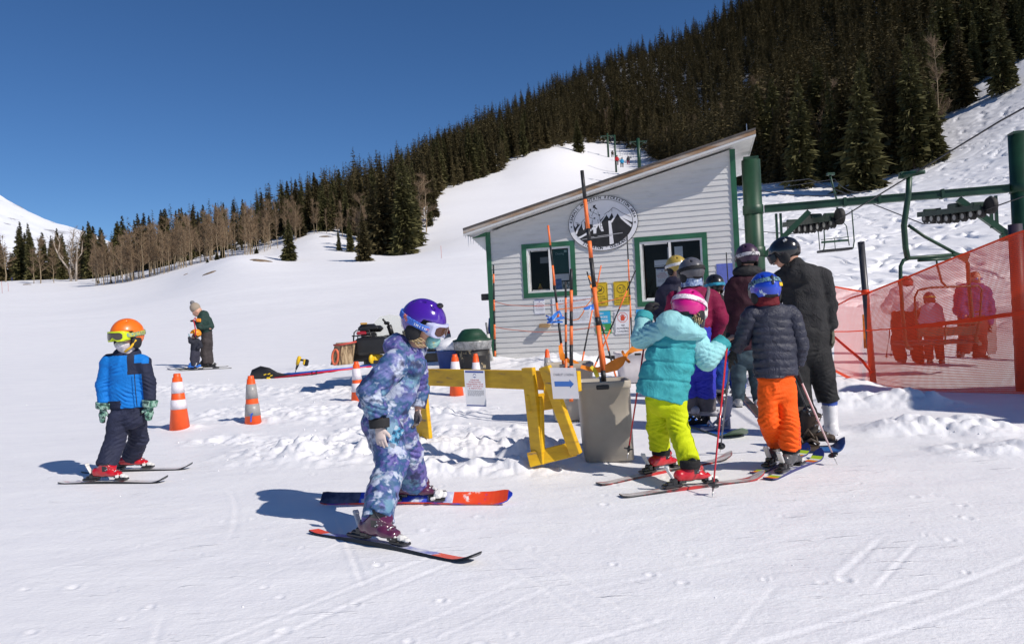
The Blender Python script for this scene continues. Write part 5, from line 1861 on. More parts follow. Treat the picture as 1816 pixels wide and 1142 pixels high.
ribbon('orange ribbon bunched at the foot of the left leaning pole', [[(993, 612, 5), (995, 625, 9), (998, 634, 12), (1006, 638, 8), (1012, 643, 5)], [(1012, 638, 4), (1020, 642, 6), (1032, 650, 5)]], 8.25, M_RIB)
ribbon('orange ribbon knot high on the tallest marker pole', [[(1044, 489, 4), (1049, 496, 5), (1054, 505, 6)], [(1058, 500, 8), (1053, 506, 12), (1049, 511, 8)], [(1054, 505, 5), (1058, 515, 4), (1055, 525, 3)]], 6.32, M_RIB)
ribbon('short yellow tag dangling from the orange flagging ribbon', [[(1048, 650, 6), (1054, 656, 7), (1058, 663, 8), (1060, 669, 7)]], 7.9, mat('yellow_tag', (.75, .58, .02), .5), 'tag')
M_SNOWM = mat('snowmobile_black', (.014, .014, .015), .38, var=.35, vscale=6)
def snowmobile():
 Y = 13.0
 def p(px, py, dy=0):
  return at(px, py, Y + dy)
 t = thing('snowmobile', p(660, 640), 'black snowmobile with red tail light parked behind the child in tie-dye suit', 'snowmobile')
 mb = MB()
 mb.box(p(643, 626), (.40, .05, .30), bev=.02)
 mb.box(p(650, 607, .5), (.44, 1.1, .10), (1, .12, 0), bev=.03)
 mb.box(p(662, 612, .5), (.55, 1.2, .30), (1, .12, 0), bev=.04)
 mb.build('tunnel', M_SNOWM, t)
 mb = MB()
 c = [p(668, 640, .1), p(664, 634, -.05), p(664, 622, .05), p(690, 622, .8), p(720, 630, 1.6), p(722, 642, 1.6)]
 for q in range(14):
  f = q / 13
  mb.box(p(632 + 40 * 0 + 34, 640, 0) + np.array([.0, f * 1.5, -.02]), (.40, .08, .06))
 mb.build('track', M_RUBBER, t)
 for px, py, dy in ((661, 636, -.02), (669, 635, .05), (676, 637, .5)):
  w = MB().lathe([(.02, -.02), (.085, -.02), (.09, 0), (.085, .02), (.02, .02)], p(px, py, dy), ax=(.8, -.5, 0), n=18).build('wheel', mat('yellow_wheel', (.75, .48, .01), .45), t)
 mb = MB()
 q = p(653, 582, .3)
 mb.box(q, (.34, .5, .15), (1, .15, 0), bev=.06)
 mb.box(q + np.array([.02, .5, -.02]), (.32, .7, .12), (1, .15, 0), bev=.05)
 mb.box(p(655, 596, .4), (.26, .7, .12), (1, .15, 0), bev=.03)
 mb.build('seat', M_SNOWM, t)
 MB().box(p(645, 574, .06), (.12, .03, .035), (1, .1, 0), bev=.008).build('seat_patch', mat('tan_patch', (.50, .28, .06), .7), t)
 MB().box(p(641, 591, .0), (.17, .06, .065), (1, .1, 0), bev=.015).build('tail_light', mat('tail_red', (.32, .008, .02), .25, coat=.5), t)
 mb = MB()
 mb.tube([p(627, 604), p(628, 590), p(632, 586), p(655, 586), p(658, 596), p(659, 606)], .012, 6)
 mb.tube([p(624, 596, -.05), p(640, 596, -.05), p(660, 596, -.05)], .012, 6)
 mb.tube([p(627, 596, -.05), p(627, 606, .0)], .012, 6)
 mb.tube([p(634, 596, -.05), p(636, 606, .0)], .010, 6)
 mb.build('rack', M_SNOWM, t)
 mb = MB()
 mb.tube([p(679, 566, .9), p(684, 572, .95), p(690, 577, 1.0), p(692, 590, 1.0)], .02, 7)
 mb.box(p(686, 573, .95), (.10, .12, .06), bev=.02)
 mb.tube([p(690, 577, 1.0), p(696, 596, 1.05)], .05, 7)
 mb.build('handlebar', M_SNOWM, t)
 sh = [(-.26, 0), (.26, 0), (.32, .12), (.30, .30), (.18, .42), (.0, .45), (-.18, .42), (-.30, .30), (-.32, .12)]
 MB().prism(sh, p(691, 598, 1.3), (1, .1, 0), (0, .25, 1), .006).build('windshield', mat('clear_shield', (.72, .74, .68), .15, trans=.0, alpha=.42, spec=.6), t)
 mb = MB()
 mb.box(p(705, 606, 1.3), (.66, .9, .28), (1, .12, 0), bev=.1)
 mb.box(p(730, 618, 1.7), (.6, .7, .25), (1, .12, 0), bev=.08)
 mb.build('hood', M_SNOWM, t)
 mb = MB()
 mb.box(p(785, 621, 1.2), (.95, .09, .045), (1, -.1, -.02), bev=.01)
 mb.box(p(765, 634, 1.0), (.5, .3, .16), (1, .1, 0), bev=.03)
 mb.box(p(764, 608, 1.2), (.10, .1, .32), bev=.01)
 mb.build('ski_runner', M_SNOWM, t)
 mb = MB()
 put_text(mb, 'WIDETRAK', p(644, 617) + np.array([0, -.03, .05]), (1, 0, 0), UZ, .035)
 mb.build('lettering', mat('dim_letters', (.25, .25, .25), .5), t)
snowmobile()
def panel():
 Y = 12.4
 def p(px, py, dy=0):
  return at(px, py, Y + dy)
 t = thing('wooden_crate', p(610, 645), 'battered plywood crate with red edge and orange coil beside the snowmobile', 'crate')
 m = mat('splintered_plywood', (.42, .30, .17), .85, ramp=[(.35, (.03, .025, .02)), (.45, (.20, .13, .07)), (.6, (.45, .33, .19)), (.8, (.62, .50, .36))], vscale=6, stretch=(4, 4, .8), bump=.5, bscale=30, bdist=.01)
 o = p(588, 648)
 vs = [p(586, 647), p(600, 648, -.1), p(626, 645, .0), p(626, 645, .5), p(590, 645, .5),
          p(593, 613), p(607, 613, -.1), p(630, 608, .0), p(630, 606, .5), p(596, 608, .5)]
 MB().add(vs, [(0, 1, 6, 5), (1, 2, 7, 6), (2, 3, 8, 7), (3, 4, 9, 8), (4, 0, 5, 9), (4, 3, 2, 1, 0), (5, 6, 7, 8, 9)]).build('box', m, t)
 MB().tube([p(592, 612, -.03), p(607, 611, -.12), p(632, 606, -.02)], .018, 6).build('red_edge', mat('faded_red', (.50, .07, .05), .6), t)
 mb = MB()
 c = p(595, 633, -.10)
 mb.tube([c + np.array([.05 * math.cos(a), -.03, .12 * math.sin(a) + .03 * math.cos(a)]) for a in np.linspace(0, 2 * math.pi, 20)[:-1]], .020, 7, closed=True)
 mb.build('coil', mat('faded_orange', (.62, .13, .06), .6, var=.3, vscale=9), t)
panel()
def drill():
 gp = gnd(523, 664)
 Y = gp[1]
 def p(px, py, dy=0):
  return at(px, py, Y + dy)
 t = thing('power_drill', p(523, 664), 'yellow and black cordless drill standing on its bit in the snow', 'drill')
 MB().tube([p(522, 667), p(526, 652)], .012, 7).build('bit', M_STEEL, t)
 MB().tube([p(525, 655), p(527, 650), p(528, 646)], [.018, .026, .032], 10).build('chuck', M_BLACK, t)
 my = mat('drill_yellow', (.78, .48, .01), .45)
 MB().tube([p(527, 647), p(529, 640), p(531, 634), p(532, 632)], [.034, .046, .046, .03], 12).build('motor_housing', my, t)
 MB().tube([p(531, 638), p(540, 639)], .024, 8).build('grip', M_BLACK, t)
 b = MB().box(p(543, 643), (.10, .09, .15), (1, 0, -.25), bev=.02).build('battery', M_BLACK, t)
 MB().box(p(540, 642, -.01), (.05, .092, .13), (1, 0, -.25), bev=.015).build('battery_collar', my, b)
drill()
def gates():
 a0 = gnd(452, 672)
 Y = a0[1]
 Y2 = Y + .15
 def p(px, py, f, dy=0, up=0.0):
  q = at(px, py, Y + (Y2 - Y) * f + dy) + UZ * up
  q[2] = max(q[2], h1(q[0], q[1]) + .012)
  return q
 t = thing('gate_pole_bundle', p(450, 674, 0), 'strapped bundle of red and blue slalom gate poles with black cover', 'pole bundle')
 mbl, mrd = mat('gate_blue', (.015, .16, .62), .35), mat('gate_red', (.60, .008, .035), .35)
 for k, (y0, y1, dy, m) in enumerate([(665, 668, 0, mbl), (667, 671, .06, mbl), (668, 673, -.02, mbl), (669, 674, -.04, mrd), (672, 675, .03, mrd), (673, 677, -.06, mrd)]):
  MB().tube([p(487, y0, 0, dy), p(660, y1, 1, dy)], .016, 8).build('pole', m, t)
 mb = MB()
 c = [(443, 668, 2), (450, 662, 9), (462, 659, 12), (475, 661, 11), (490, 666, 8), (505, 671, 5), (522, 672, 2)]
 mb.tube([p(x, y + 2, 0, -.03) for x, y, r_ in c], [r_ * Y / F for _, _, r_ in c], 12)
 for i in range(len(mb.v)):
  v = np.array(mb.v[i])
  v[1] = Y + (v[1] - Y) * .45
  mb.v[i] = tuple(v)
 mb.build('cover', M_BLACK, t)
 mb = MB()
 for x, y in ((470, 664), (477, 663), (481, 666)):
  mb.box(p(x, y, 0, -.12), (.06, .004, .022), (1, 0, .3))
 mb.build('cover_mark', mat('cover_yellow', (.75, .50, .01), .5), t)
 MB().box(p(476, 671, 0, -.1), (.075, .05, .05), bev=.01).build('buckle', mat('cover_yellow', (.75, .50, .01), .5), t)
 for x in (555, 563):
  mb = MB()
  mb.box(p(x, 669, .4, 0), (.02, .16, .12), bev=.008)
  mb.build('strap', M_BLACK, t)
gates()
for px, py, h, lb in [(783, 458, 22, 'thin red wand standing far out on the groomed run'), (4, 520, 22, 'thin wand at the far left edge'), (15, 517, 16, 'second thin wand at the far left edge')]:
 q = gnd(px, py)
 props(MB().tube([q - UZ * .1, q + UZ * h * q[1] / F], .02, 5).build('snow_wand', mat('wand_red', (.5, .12, .08), .6), loc=q), lb, 'wand')
# ================================================================== signed-distance modelling for people and clothes
BIGD = 9.0
class Field:
 """a voxel field into which soft shapes are merged, then skinned with a quad mesh"""
 def __init__(self, lo, hi, h):
  self.lo = np.asarray(lo, float)
  self.h = h
  self.n = np.maximum(np.ceil((np.asarray(hi) - self.lo) / h).astype(int) + 1, 4)
  self.d = np.full(tuple(self.n), BIGD, np.float32)
 def block(self, lo, hi):
  a = np.clip(np.floor((np.asarray(lo) - self.lo) / self.h).astype(int), 0, self.n)
  b = np.clip(np.ceil((np.asarray(hi) - self.lo) / self.h).astype(int) + 1, 0, self.n)
  if (b <= a).any():
   return None, None
  sl = tuple(slice(a[i], b[i]) for i in range(3))
  ax = [self.lo[i] + self.h * np.arange(a[i], b[i]) for i in range(3)]
  G = np.meshgrid(*ax, indexing='ij')
  return sl, np.stack([g.ravel() for g in G], 1)
 def merge(self, fn, lo, hi, k=.02, mode='u'):
  m = k + 3 * self.h
  sl, P = self.block(np.asarray(lo) - m, np.asarray(hi) + m)
  if sl is None:
   return
  d = fn(P).astype(np.float32).reshape(self.d[sl].shape)
  c = self.d[sl]
  if mode == 's':
   d = -d
   if k > 0:
    hh = np.clip(.5 - .5 * (d - c) / k, 0, 1)
    self.d[sl] = c * (1 - hh) + d * hh - 0 + k * hh * (1 - hh) * 1.0 if False else np.maximum(c, d)
   else:
    self.d[sl] = np.maximum(c, d)
  else:
   if k > 0:
    hh = np.clip(.5 + .5 * (d - c) / k, 0, 1)
    self.d[sl] = d * (1 - hh) + c * hh - k * hh * (1 - hh)
   else:
    self.d[sl] = np.minimum(c, d)
 def displace(self, fn, band=.05):
  idx = np.argwhere(np.abs(self.d) < band)
  if not len(idx):
   return
  P = self.lo + idx * self.h
  self.d[tuple(idx.T)] -= fn(P).astype(np.float32)
 def mesh(self):
  d = self.d
  d[0], d[-1] = BIGD, BIGD
  d[:, 0], d[:, -1] = BIGD, BIGD
  d[:, :, 0], d[:, :, -1] = BIGD, BIGD
  s = d < 0
  nx, ny, nz = d.shape
  c = np.zeros((nx - 1, ny - 1, nz - 1), np.int8)
  corners = [(i, j, k) for i in (0, 1) for j in (0, 1) for k in (0, 1)]
  sub = {}
  for q in corners:
   v = s[q[0]:nx - 1 + q[0], q[1]:ny - 1 + q[1], q[2]:nz - 1 + q[2]]
   sub[q] = v
   c += v
  act = np.argwhere((c > 0) & (c < 8))
  if not len(act):
   return np.zeros((0, 3)), np.zeros((0, 4), int)
  ids = np.full(c.shape, -1, np.int64)
  ids[tuple(act.T)] = np.arange(len(act))
  pos = np.zeros((len(act), 3))
  cnt = np.zeros(len(act))
  dv = {q: d[act[:, 0] + q[0], act[:, 1] + q[1], act[:, 2] + q[2]].astype(float) for q in corners}
  for a in corners:
   for ax in range(3):
    if a[ax]:
     continue
    b = list(a)
    b[ax] = 1
    b = tuple(b)
    da, db = dv[a], dv[b]
    m = (da < 0) != (db < 0)
    t = np.where(m, da / (da - db + 1e-12), 0)
    p = np.zeros((len(act), 3))
    p[:] = a
    p[:, ax] += t
    pos[m] += p[m]
    cnt[m] += 1
  V_ = self.lo + (act + pos / cnt[:, None]) * self.h
  quads = []
  for ax in range(3):
   o1, o2 = [(1, 2), (2, 0), (0, 1)][ax]
   sh = [slice(None)] * 3
   a = s[tuple(slice(0, -1) if i == ax else slice(None) for i in range(3))]
   b = s[tuple(slice(1, None) if i == ax else slice(None) for i in range(3))]
   e = np.argwhere(a != b)
   e = e[(e[:, o1] > 0) & (e[:, o2] > 0) & (e[:, o1] < d.shape[o1] - 1) & (e[:, o2] < d.shape[o2] - 1)]
   if not len(e):
    continue
   flip = a[tuple(e.T)]
   cells = []
   for u, w in ((-1, -1), (0, -1), (0, 0), (-1, 0)):
    q = e.copy()
    q[:, o1] += u
    q[:, o2] += w
    cells.append(ids[tuple(q.T)])
   q = np.stack(cells, 1)
   q = np.where(flip[:, None], q, q[:, ::-1])
   quads.append(q[(q >= 0).all(1)])
  return V_, np.vstack(quads)
def ec(a, b, ra, rb, right=(1, 0, 0), cap=(0, 0), ripple=None):
 """elliptic cone from a to b; ra, rb = (half width along 'right', half depth); cap 1 = flat end
 ripple (count, height): quilting bands along the length"""
 a, b = np.asarray(a, float), np.asarray(b, float)
 if not hasattr(ra, '__len__'):
  ra = (ra, ra)
 if not hasattr(rb, '__len__'):
  rb = (rb, rb)
 L = np.linalg.norm(b - a) + 1e-9
 w = (b - a) / L
 u = np.asarray(right, float)
 u = u - w * np.dot(u, w)
 if np.linalg.norm(u) < 1e-3:
  u = frame(w)[0]
 u = nrm(u)
 v = np.cross(w, u)
 def fn(P):
  q = P - a
  s = q @ w
  t = np.clip(s / L, 0, 1)
  ru = ra[0] + (rb[0] - ra[0]) * t
  rv = ra[1] + (rb[1] - ra[1]) * t
  if ripple:
   bump = ripple[1] * (np.abs(np.sin(math.pi * ripple[0] * t)) ** .55 - .6)
   ru = ru + bump
   rv = rv + bump
  over = np.where(s < 0, -s, np.where(s > L, s - L, 0))
  x, y = q @ u, q @ v
  rm = np.minimum(ru, rv)
  oo = np.where(((s < 0) & bool(cap[0])) | ((s > L) & bool(cap[1])), 0, over)
  e = np.sqrt((x / ru) ** 2 + (y / rv) ** 2 + (oo / rm) ** 2)
  d = (e - 1) * rm
  if cap[0]:
   d = np.maximum(d, -s)
  if cap[1]:
   d = np.maximum(d, s - L)
  return d
 R_ = max(max(ra), max(rb)) + (ripple[1] if ripple else 0)
 return fn, np.minimum(a, b) - R_, np.maximum(a, b) + R_
def el(c, r, ax=None):
 """ellipsoid; ax = 3 unit rows"""
 c, r = np.asarray(c, float), np.asarray(r, float)
 A = np.eye(3) if ax is None else np.asarray(ax, float)
 def fn(P):
  q = (P - c) @ A.T
  k0 = np.linalg.norm(q / r, axis=1)
  k1 = np.linalg.norm(q / r ** 2, axis=1) + 1e-9
  return k0 * (k0 - 1) / k1
 m = r.max()
 return fn, c - m, c + m
def bx_(c, hs, ax=None, rnd=.0):
 c, hs = np.asarray(c, float), np.asarray(hs, float)
 A = np.eye(3) if ax is None else np.asarray(ax, float)
 def fn(P):
  q = np.abs((P - c) @ A.T) - (hs - rnd)
  return np.linalg.norm(np.maximum(q, 0), axis=1) + np.minimum(q.max(1), 0) - rnd
 m = np.linalg.norm(hs)
 return fn, c - m, c + m
def skin(name, prims, h, mats, parent, k=.02, disp=None, matfn=None, cuts=(), smooth=True, band=.05, ero=0.0):
 """prims: list of (fn, lo, hi[, k]); cuts: subtracted shapes"""
 lo = np.min([p[1] for p in prims], 0) - 4 * h - k
 hi = np.max([p[2] for p in prims], 0) + 4 * h + k
 f = Field(lo, hi, h)
 for p in prims:
  f.merge(p[0], p[1], p[2], p[3] if len(p) > 3 else k)
 for c in cuts:
  f.merge(c[0], c[1], c[2], 0, 's')
 f.d += ero
 if disp is not None:
  f.displace(disp, band)
 v, q = f.mesh()
 mi = None
 if matfn is not None:
  mi = matfn(v[q].mean(1))
 me = np_mesh(name, v - ORG[parent], q, mats, mi, smooth)
 return link_mesh(name, me, parent)
def folds(scale=9.0, amp=.006, seed=0, stretch=(1, 1, 1.6)):
 """soft cloth wrinkles"""
 st = np.asarray(stretch) * scale
 def fn(P):
  q = P * st
  wv = np.stack([vnoise(q * .6, seed + 3), vnoise(q * .6 + 7, seed + 4), vnoise(q * .6 + 13, seed + 5)], 1)
  n = 1 - np.abs(2 * vnoise(q + wv * 1.6, seed) - 1)
  n2 = 1 - np.abs(2 * vnoise(q * 2.1 + wv * 2, seed + 1) - 1)
  return amp * (n ** 1.7 - .38) + amp * .45 * (n2 - .5)
 return fn
def gathers(base, pts, amp=.0085, lam=.036, rad=.085, seed=5):
 """cloth bunching in slanting folds round knees, elbows and ankles"""
 def fn(P):
  d = base(P) if base else np.zeros(len(P))
  for i, J in enumerate(pts):
   q = P - J
   w = np.exp(-(q ** 2).sum(1) / rad ** 2)
   m = w > .02
   if not m.any():
    continue
   s = q[m, 2] + (.45 if i % 2 else -.4) * q[m, 0] + .05 * vnoise(P[m] * 9, seed + i)
   d[m] += amp * w[m] * (1 - 2 * np.abs(((s / lam) % 1) * 2 - 1) ** 1.4)
  return d
 return fn
def cloth(name, col, var=.12, rough=.75, sheen=.0, bump=.12, bscale=160, vscale=10):
 return mat('cloth_' + name, col, rough, var=var, vscale=vscale, bump=bump, bscale=bscale, bdist=.002, sheen=sheen, spec=.3, wr=.26, wrs=9)
M_SKIN = mat('skin', (.58, .32, .22), .55, var=.1, vscale=14)
M_HAIRB = mat('blond_hair', (.50, .37, .19), .5, var=.2, vscale=20)
M_HAIRD = mat('brown_hair', (.09, .05, .03), .5, var=.4, vscale=30)
M_BSH = mat('black_shell', (.013, .013, .015), .32, coat=.3)
M_BMAT = mat('black_padding', (.014, .014, .016), .8)
M_METAL = mat('buckle_metal', (.55, .55, .54), .3, .9)
M_WSH = mat('white_shell', (.72, .71, .68), .4, var=.1, vscale=12)
class Fig:
 """a person set out along the photo's lines of sight; D metres ahead"""
 def __init__(self, label, foot, D, res=.011):
  self.D, self.res = D, res
  self.s = F / D
  self.o = at(foot[0], foot[1], D)
  self.t = thing('person', self.o, label, 'person')
 def p(self, px, py, dy=0.0):
  return at(px, py, self.D + dy)
 def r(self, *px):
  q = [x / self.s for x in px]
  return q[0] if len(q) == 1 else tuple(q)
 def limb(self, pts, rads, cap=(0, 0), ripple=None, depth=1.0):
  """pts (px,py,dy); rads px half widths; returns prims"""
  out = []
  n = len(pts) - 1
  for i in range(n):
   a, b = self.p(*pts[i]), self.p(*pts[i + 1])
   ra, rb = rads[i] / self.s, rads[i + 1] / self.s
   out.append(ec(a, b, (ra, ra * depth), (rb, rb * depth), cap=(cap[0] if i == 0 else 0, cap[1] if i == n - 1 else 0), ripple=ripple))
  return out
 def body(self, head, hr, neck, chest, pelvis, arms, legs, skin_m=None, look=(0, -1, 0), hands=True, tor=None):
  """one continuous skin surface under the clothes"""
  s = self.s
  P = [self.p(*chest), self.p(*pelvis)]
  tw = tor or hr * .95
  prims = [ec(P[0], P[1], (tw / s, tw * .62 / s), (tw * .95 / s, tw * .62 / s))]
  hc = self.p(*head)
  f = nrm(look)
  rt = nrm(np.cross(f, UZ))
  up = np.cross(rt, f)
  R_ = hr / s
  prims.append(el(hc, (R_ * .80, R_ * .95, R_ * 1.08), (rt, f, up)))
  prims.append(el(hc + f * R_ * .35 - up * R_ * .55, (R_ * .55, R_ * .55, R_ * .5), (rt, f, up)))                   # jaw
  prims.append(el(hc + f * R_ * .98 - up * R_ * .18, (R_ * .13, R_ * .20, R_ * .24), (rt, f, up)))                  # nose
  for sx in (-1, 1):
   prims.append(el(hc + rt * sx * R_ * .80 - up * R_ * .1, (R_ * .10, R_ * .2, R_ * .28), (rt, f, up)))           # ears
   prims.append(el(hc + f * R_ * .86 + rt * sx * R_ * .33 + up * R_ * .1, (R_ * .26, R_ * .12, R_ * .09), (rt, f, up)))   # brow
  prims.append(el(hc + f * R_ * .84 - up * R_ * .62, (R_ * .26, R_ * .12, R_ * .10), (rt, f, up)))                  # lips
  prims.append(ec(hc - up * R_ * .5, self.p(*neck), R_ * .52, R_ * .58))
  prims.append(ec(self.p(*neck), P[0], R_ * .5, (tw / s, tw * .6 / s)))
  for a in arms:
   prims += self.limb([(q[0], q[1], q[2] if len(q) > 2 else 0) for q in a], [hr * .36, hr * .28, hr * .20][:len(a)])
  for l in legs:
   prims += self.limb([(q[0], q[1], q[2] if len(q) > 2 else 0) for q in l], [hr * .50, hr * .40, hr * .30][:len(l)])
  cuts = [el(hc + f * R_ * .98 + rt * sx * R_ * .33 - up * R_ * .02, (R_ * .2, R_ * .14, R_ * .1), (rt, f, up)) for sx in (-1, 1)]
  self.hc, self.hf, self.hrt, self.hup, self.hR = hc, f, rt, up, R_
  b = skin('body', prims, max(self.res, R_ * .09), [skin_m or M_SKIN], self.t, k=R_ * .22, cuts=cuts)
  mb = MB()
  for sx in (-1, 1):
   mb.ball(hc + f * R_ * .80 + rt * sx * R_ * .33 - up * R_ * .02, R_ * .13, 6)
  if self.res < .016:
   mb2 = MB().ball(hc + f * R_ * .80 + rt * R_ * .33 - up * R_ * .02, R_ * .13, 6)
   mb2.build('eye', M_WSH, self.t)
   mb2 = MB().ball(hc + f * R_ * .80 - rt * R_ * .33 - up * R_ * .02, R_ * .13, 6)
   mb2.build('eye', M_WSH, self.t)
  return b
 def pp(self, w):
  x, y = px_of(np.asarray(w)[None])
  return (float(x[0]), float(y[0]), float(w[1] - self.D))
 def garment(self, name, prims, m, k=2.5, disp=None, matfn=None, cuts=(), res=None, parent=None, ero=.010, j=()):
  if j:
   disp = gathers(disp, [self.p(*q) for q in j])
  return skin(name, prims, res or self.res, m if isinstance(m, list) else [m], parent or self.t, k=k / self.s, disp=disp, matfn=matfn, cuts=cuts, ero=ero)
 def helmet(self, c, rad, f, m, up=None, strap=None, strap_z=.05, goggles=None, brim=.12, vents=True, pad=None, tilt=0.0, low=-.62, res=.0065):
  """c pixel centre, rad px; f facing vector; strap / goggles materials"""
  s = self.s
  C = self.p(*c)
  f = nrm(f)
  rt = nrm(np.cross(f, UZ if up is None else up))
  up = np.cross(rt, f)
  if tilt:
   f, up = f * math.cos(tilt) - up * math.sin(tilt), up * math.cos(tilt) + f * math.sin(tilt)
  A = np.array([rt, f, up])
  Rr = rad / s
  rx, ry, rz = Rr * .90, Rr * 1.10, Rr * 1.0
  h = max(res, Rr * .045)
  prims = [el(C, (rx, ry, rz), A)]
  cuts = [el(C - up * Rr * .06, (rx * .86, ry * .86, rz * .86), A)]
  def under(P):
   q = (P - C) @ A.T / Rr
   edge = np.where(q[:, 1] > .18, brim, low + .15 * np.abs(q[:, 1] + .2))
   t = np.clip((q[:, 1] - .05) / .3, 0, 1)
   edge = (low + .12 * (q[:, 1] + .3) ** 2) * (1 - t) + brim * t
   return (q[:, 2] - edge) * Rr * .8
  big = Rr * 1.5
  cuts.append((under, C - big, C + big))
  if vents:
   for sx in (-1, 1):
    for fy, fz in ((.45, .80), (-.15, .93), (-.65, .66)):
     d = nrm(rt * sx * .42 + f * fy + up * fz)
     cuts.append(el(C + d * Rr * .97, (Rr * .07, Rr * .17, Rr * .12), A))
  hl = skin('helmet', prims, h, [m], self.t, k=.001, cuts=cuts)
  pr = [el(C - up * Rr * .02, (rx * .875, ry * .875, rz * .875), A)]
  pc = [(lambda P: under(P + up * Rr * -.0) + 0 * P[:, 0], C - big, C + big)]
  for sx in (-1, 1):
   pr.append(el(C + rt * sx * rx * .80 + f * ry * .02 - up * Rr * .52, (rx * .20, ry * .36, Rr * .46), A))
  pr.append(el(C - f * ry * .62 - up * Rr * .50, (rx * .52, ry * .22, Rr * .20), A))
  cut_face = bx_(C + f * Rr * .9 - up * Rr * .45, (Rr * .62, Rr * .62, Rr * .60), A)
  skin('ear_pad', pr, h, [pad or M_BMAT], hl, k=.004, cuts=[cut_face, bx_(C - up * Rr * 1.6, (Rr * 2, Rr * 2, Rr * .62), A)])
  if strap is not None:
   def band(P):
    q = (P - C) @ A.T
    e = np.sqrt((q[:, 0] / (rx * 1.045)) ** 2 + (q[:, 1] / (ry * 1.045)) ** 2 + (q[:, 2] / (rz * 1.045)) ** 2)
    d = np.abs(e - 1) * Rr * .9 - Rr * .022
    zz = np.abs(q[:, 2] / Rr - strap_z + q[:, 1] / Rr * .10) - .155
    return np.maximum(d, np.maximum(zz * Rr, (q[:, 1] / Rr - .80) * Rr))
   skin('goggle_strap', [(band, C - big * .85, C + big * .85)], h * .8, [strap], hl, k=.0005)
  if goggles is not None:
   gf, gl = goggles
   Z0 = -.12
   def gsh(P, r0, r1, hw, hh):
    q = (P - C) @ A.T / Rr
    e = np.sqrt((q[:, 0] / 1.0) ** 2 + (q[:, 1] / 1.12) ** 2)
    d = np.abs(e - (r0 + r1) / 2) - (r1 - r0) / 2
    notch = .16 * np.exp(-(q[:, 0] / .16) ** 2)
    zz = np.maximum(q[:, 2] - (Z0 + hh), (Z0 - hh + notch) - q[:, 2])
    corner = (np.maximum(np.abs(q[:, 0]) - hw + .2, 0) / .2) ** 2 * .12
    dd = np.maximum(np.maximum(d, zz + corner), np.abs(q[:, 0]) - hw)
    return np.maximum(dd, -q[:, 1] + .1) * Rr
   fr = skin('goggle_frame', [(lambda P: gsh(P, .82, 1.08, .72, .33), C - big, C + big)], h * .7, [gf], hl, k=.0005)
   skin('lens', [(lambda P: gsh(P, .84, 1.105, .60, .235), C - big, C + big)], h * .7, [gl], fr, k=.0005)
  self.helm = (hl, C, A, Rr)
  return hl
 def hand(self, wrist, d, palm, L, m, thumb_side=1, curl=.5, mitten=False, name='glove', spread=.10, res=.0042, m2=None):
  """five-fingered hand; d finger direction, palm = direction the palm faces, L length in metres"""
  Wp = np.asarray(wrist, float)
  d = nrm(d)
  palm = np.asarray(palm, float)
  palm = nrm(palm - d * np.dot(palm, d))
  sd_ = np.cross(d, palm) * thumb_side       # thumb side
  pr = [ec(Wp - d * L * .12, Wp + d * L * .16, (L * .17, L * .13), (L * .19, L * .12), right=sd_),
              ec(Wp + d * L * .10, Wp + d * L * .46, (L * .20, L * .11), (L * .235, L * .105), right=sd_)]
  def finger(root, dir_, lens, rad, c):
   a = root
   dd = dir_
   out = []
   for i, l in enumerate(lens):
    ang = c * (.55, .95, .75)[i]
    dd = dd * math.cos(ang) + palm * math.sin(ang)
    pv = np.cross(np.cross(dir_, palm), dd)
    b = a + dd * l
    out.append(ec(a, b, rad * (1 - .08 * i), rad * (1 - .08 * (i + 1))))
    a = b
    palm_l = pv
   return out
  if mitten:
   a = Wp + d * L * .40
   b = a + (d * .9 + palm * .35 * curl) * L * .42
   pr.append(ec(a, b, (L * .235, L * .13), (L * .19, L * .11), right=sd_))
  else:
   for i, (yy, ln) in enumerate(((.165, .40), (.055, .46), (-.055, .43), (-.16, .34))):
    root = Wp + d * L * (.47 - .03 * abs(i - 1)) + sd_ * L * yy
    dr = nrm(d + sd_ * spread * (1.5 - i) * .5)
    pr += [(*q, .0025) for q in finger(root, dr, (L * ln * .46, L * ln * .32, L * ln * .24), L * .068, curl)]
  tr = Wp + d * L * .14 + sd_ * L * .17
  td = nrm(d * .75 + sd_ * .62 + palm * .25)
  b = tr + td * L * .25
  pr += [ec(tr, b, L * .085, L * .07), ec(b, b + nrm(td + d * .5 + palm * .5 * curl) * L * .19, L * .07, L * .058)]
  g = skin(name, pr, res, [m] if m2 is None else [m, m2], self.t, k=.006,
                 matfn=None if m2 is None else (lambda c: ((c - Wp) @ palm > L * .03).astype(int)))
  return g
 def boot(self, ank, toe, L, shell, acc, buckle=None, lean=.22, name='ski_boot', cuffh=.46, sole=None):
  a = np.asarray(ank, float)          # middle of the sole below the ankle
  t = nrm([toe[0], toe[1], toe[2] if len(toe) > 2 else 0])
  side = nrm(np.cross(UZ, t))
  A = np.array([t, side, UZ])
  heel, toep = a - t * L * .34, a + t * L * .62
  h = max(.0065, L * .022)
  pr = [ec(heel + UZ * L * .20, a + t * L * .30 + UZ * L * .17, (L * .165, L * .17), (L * .19, L * .135), right=side),
              ec(a + t * L * .25 + UZ * L * .15, toep - t * L * .10 + UZ * L * .115, (L * .19, L * .125), (L * .155, L * .095), right=side),
              ec(a - t * L * .10 + UZ * L * .22, a + t * L * lean + UZ * L * cuffh * 1.15, (L * .185, L * .24), (L * .215, L * .27), right=side, cap=(0, 1))]
  cuts = [bx_(a - UZ * L * .25 + t * L * .1, (L, L * .5, L * .27), A)]
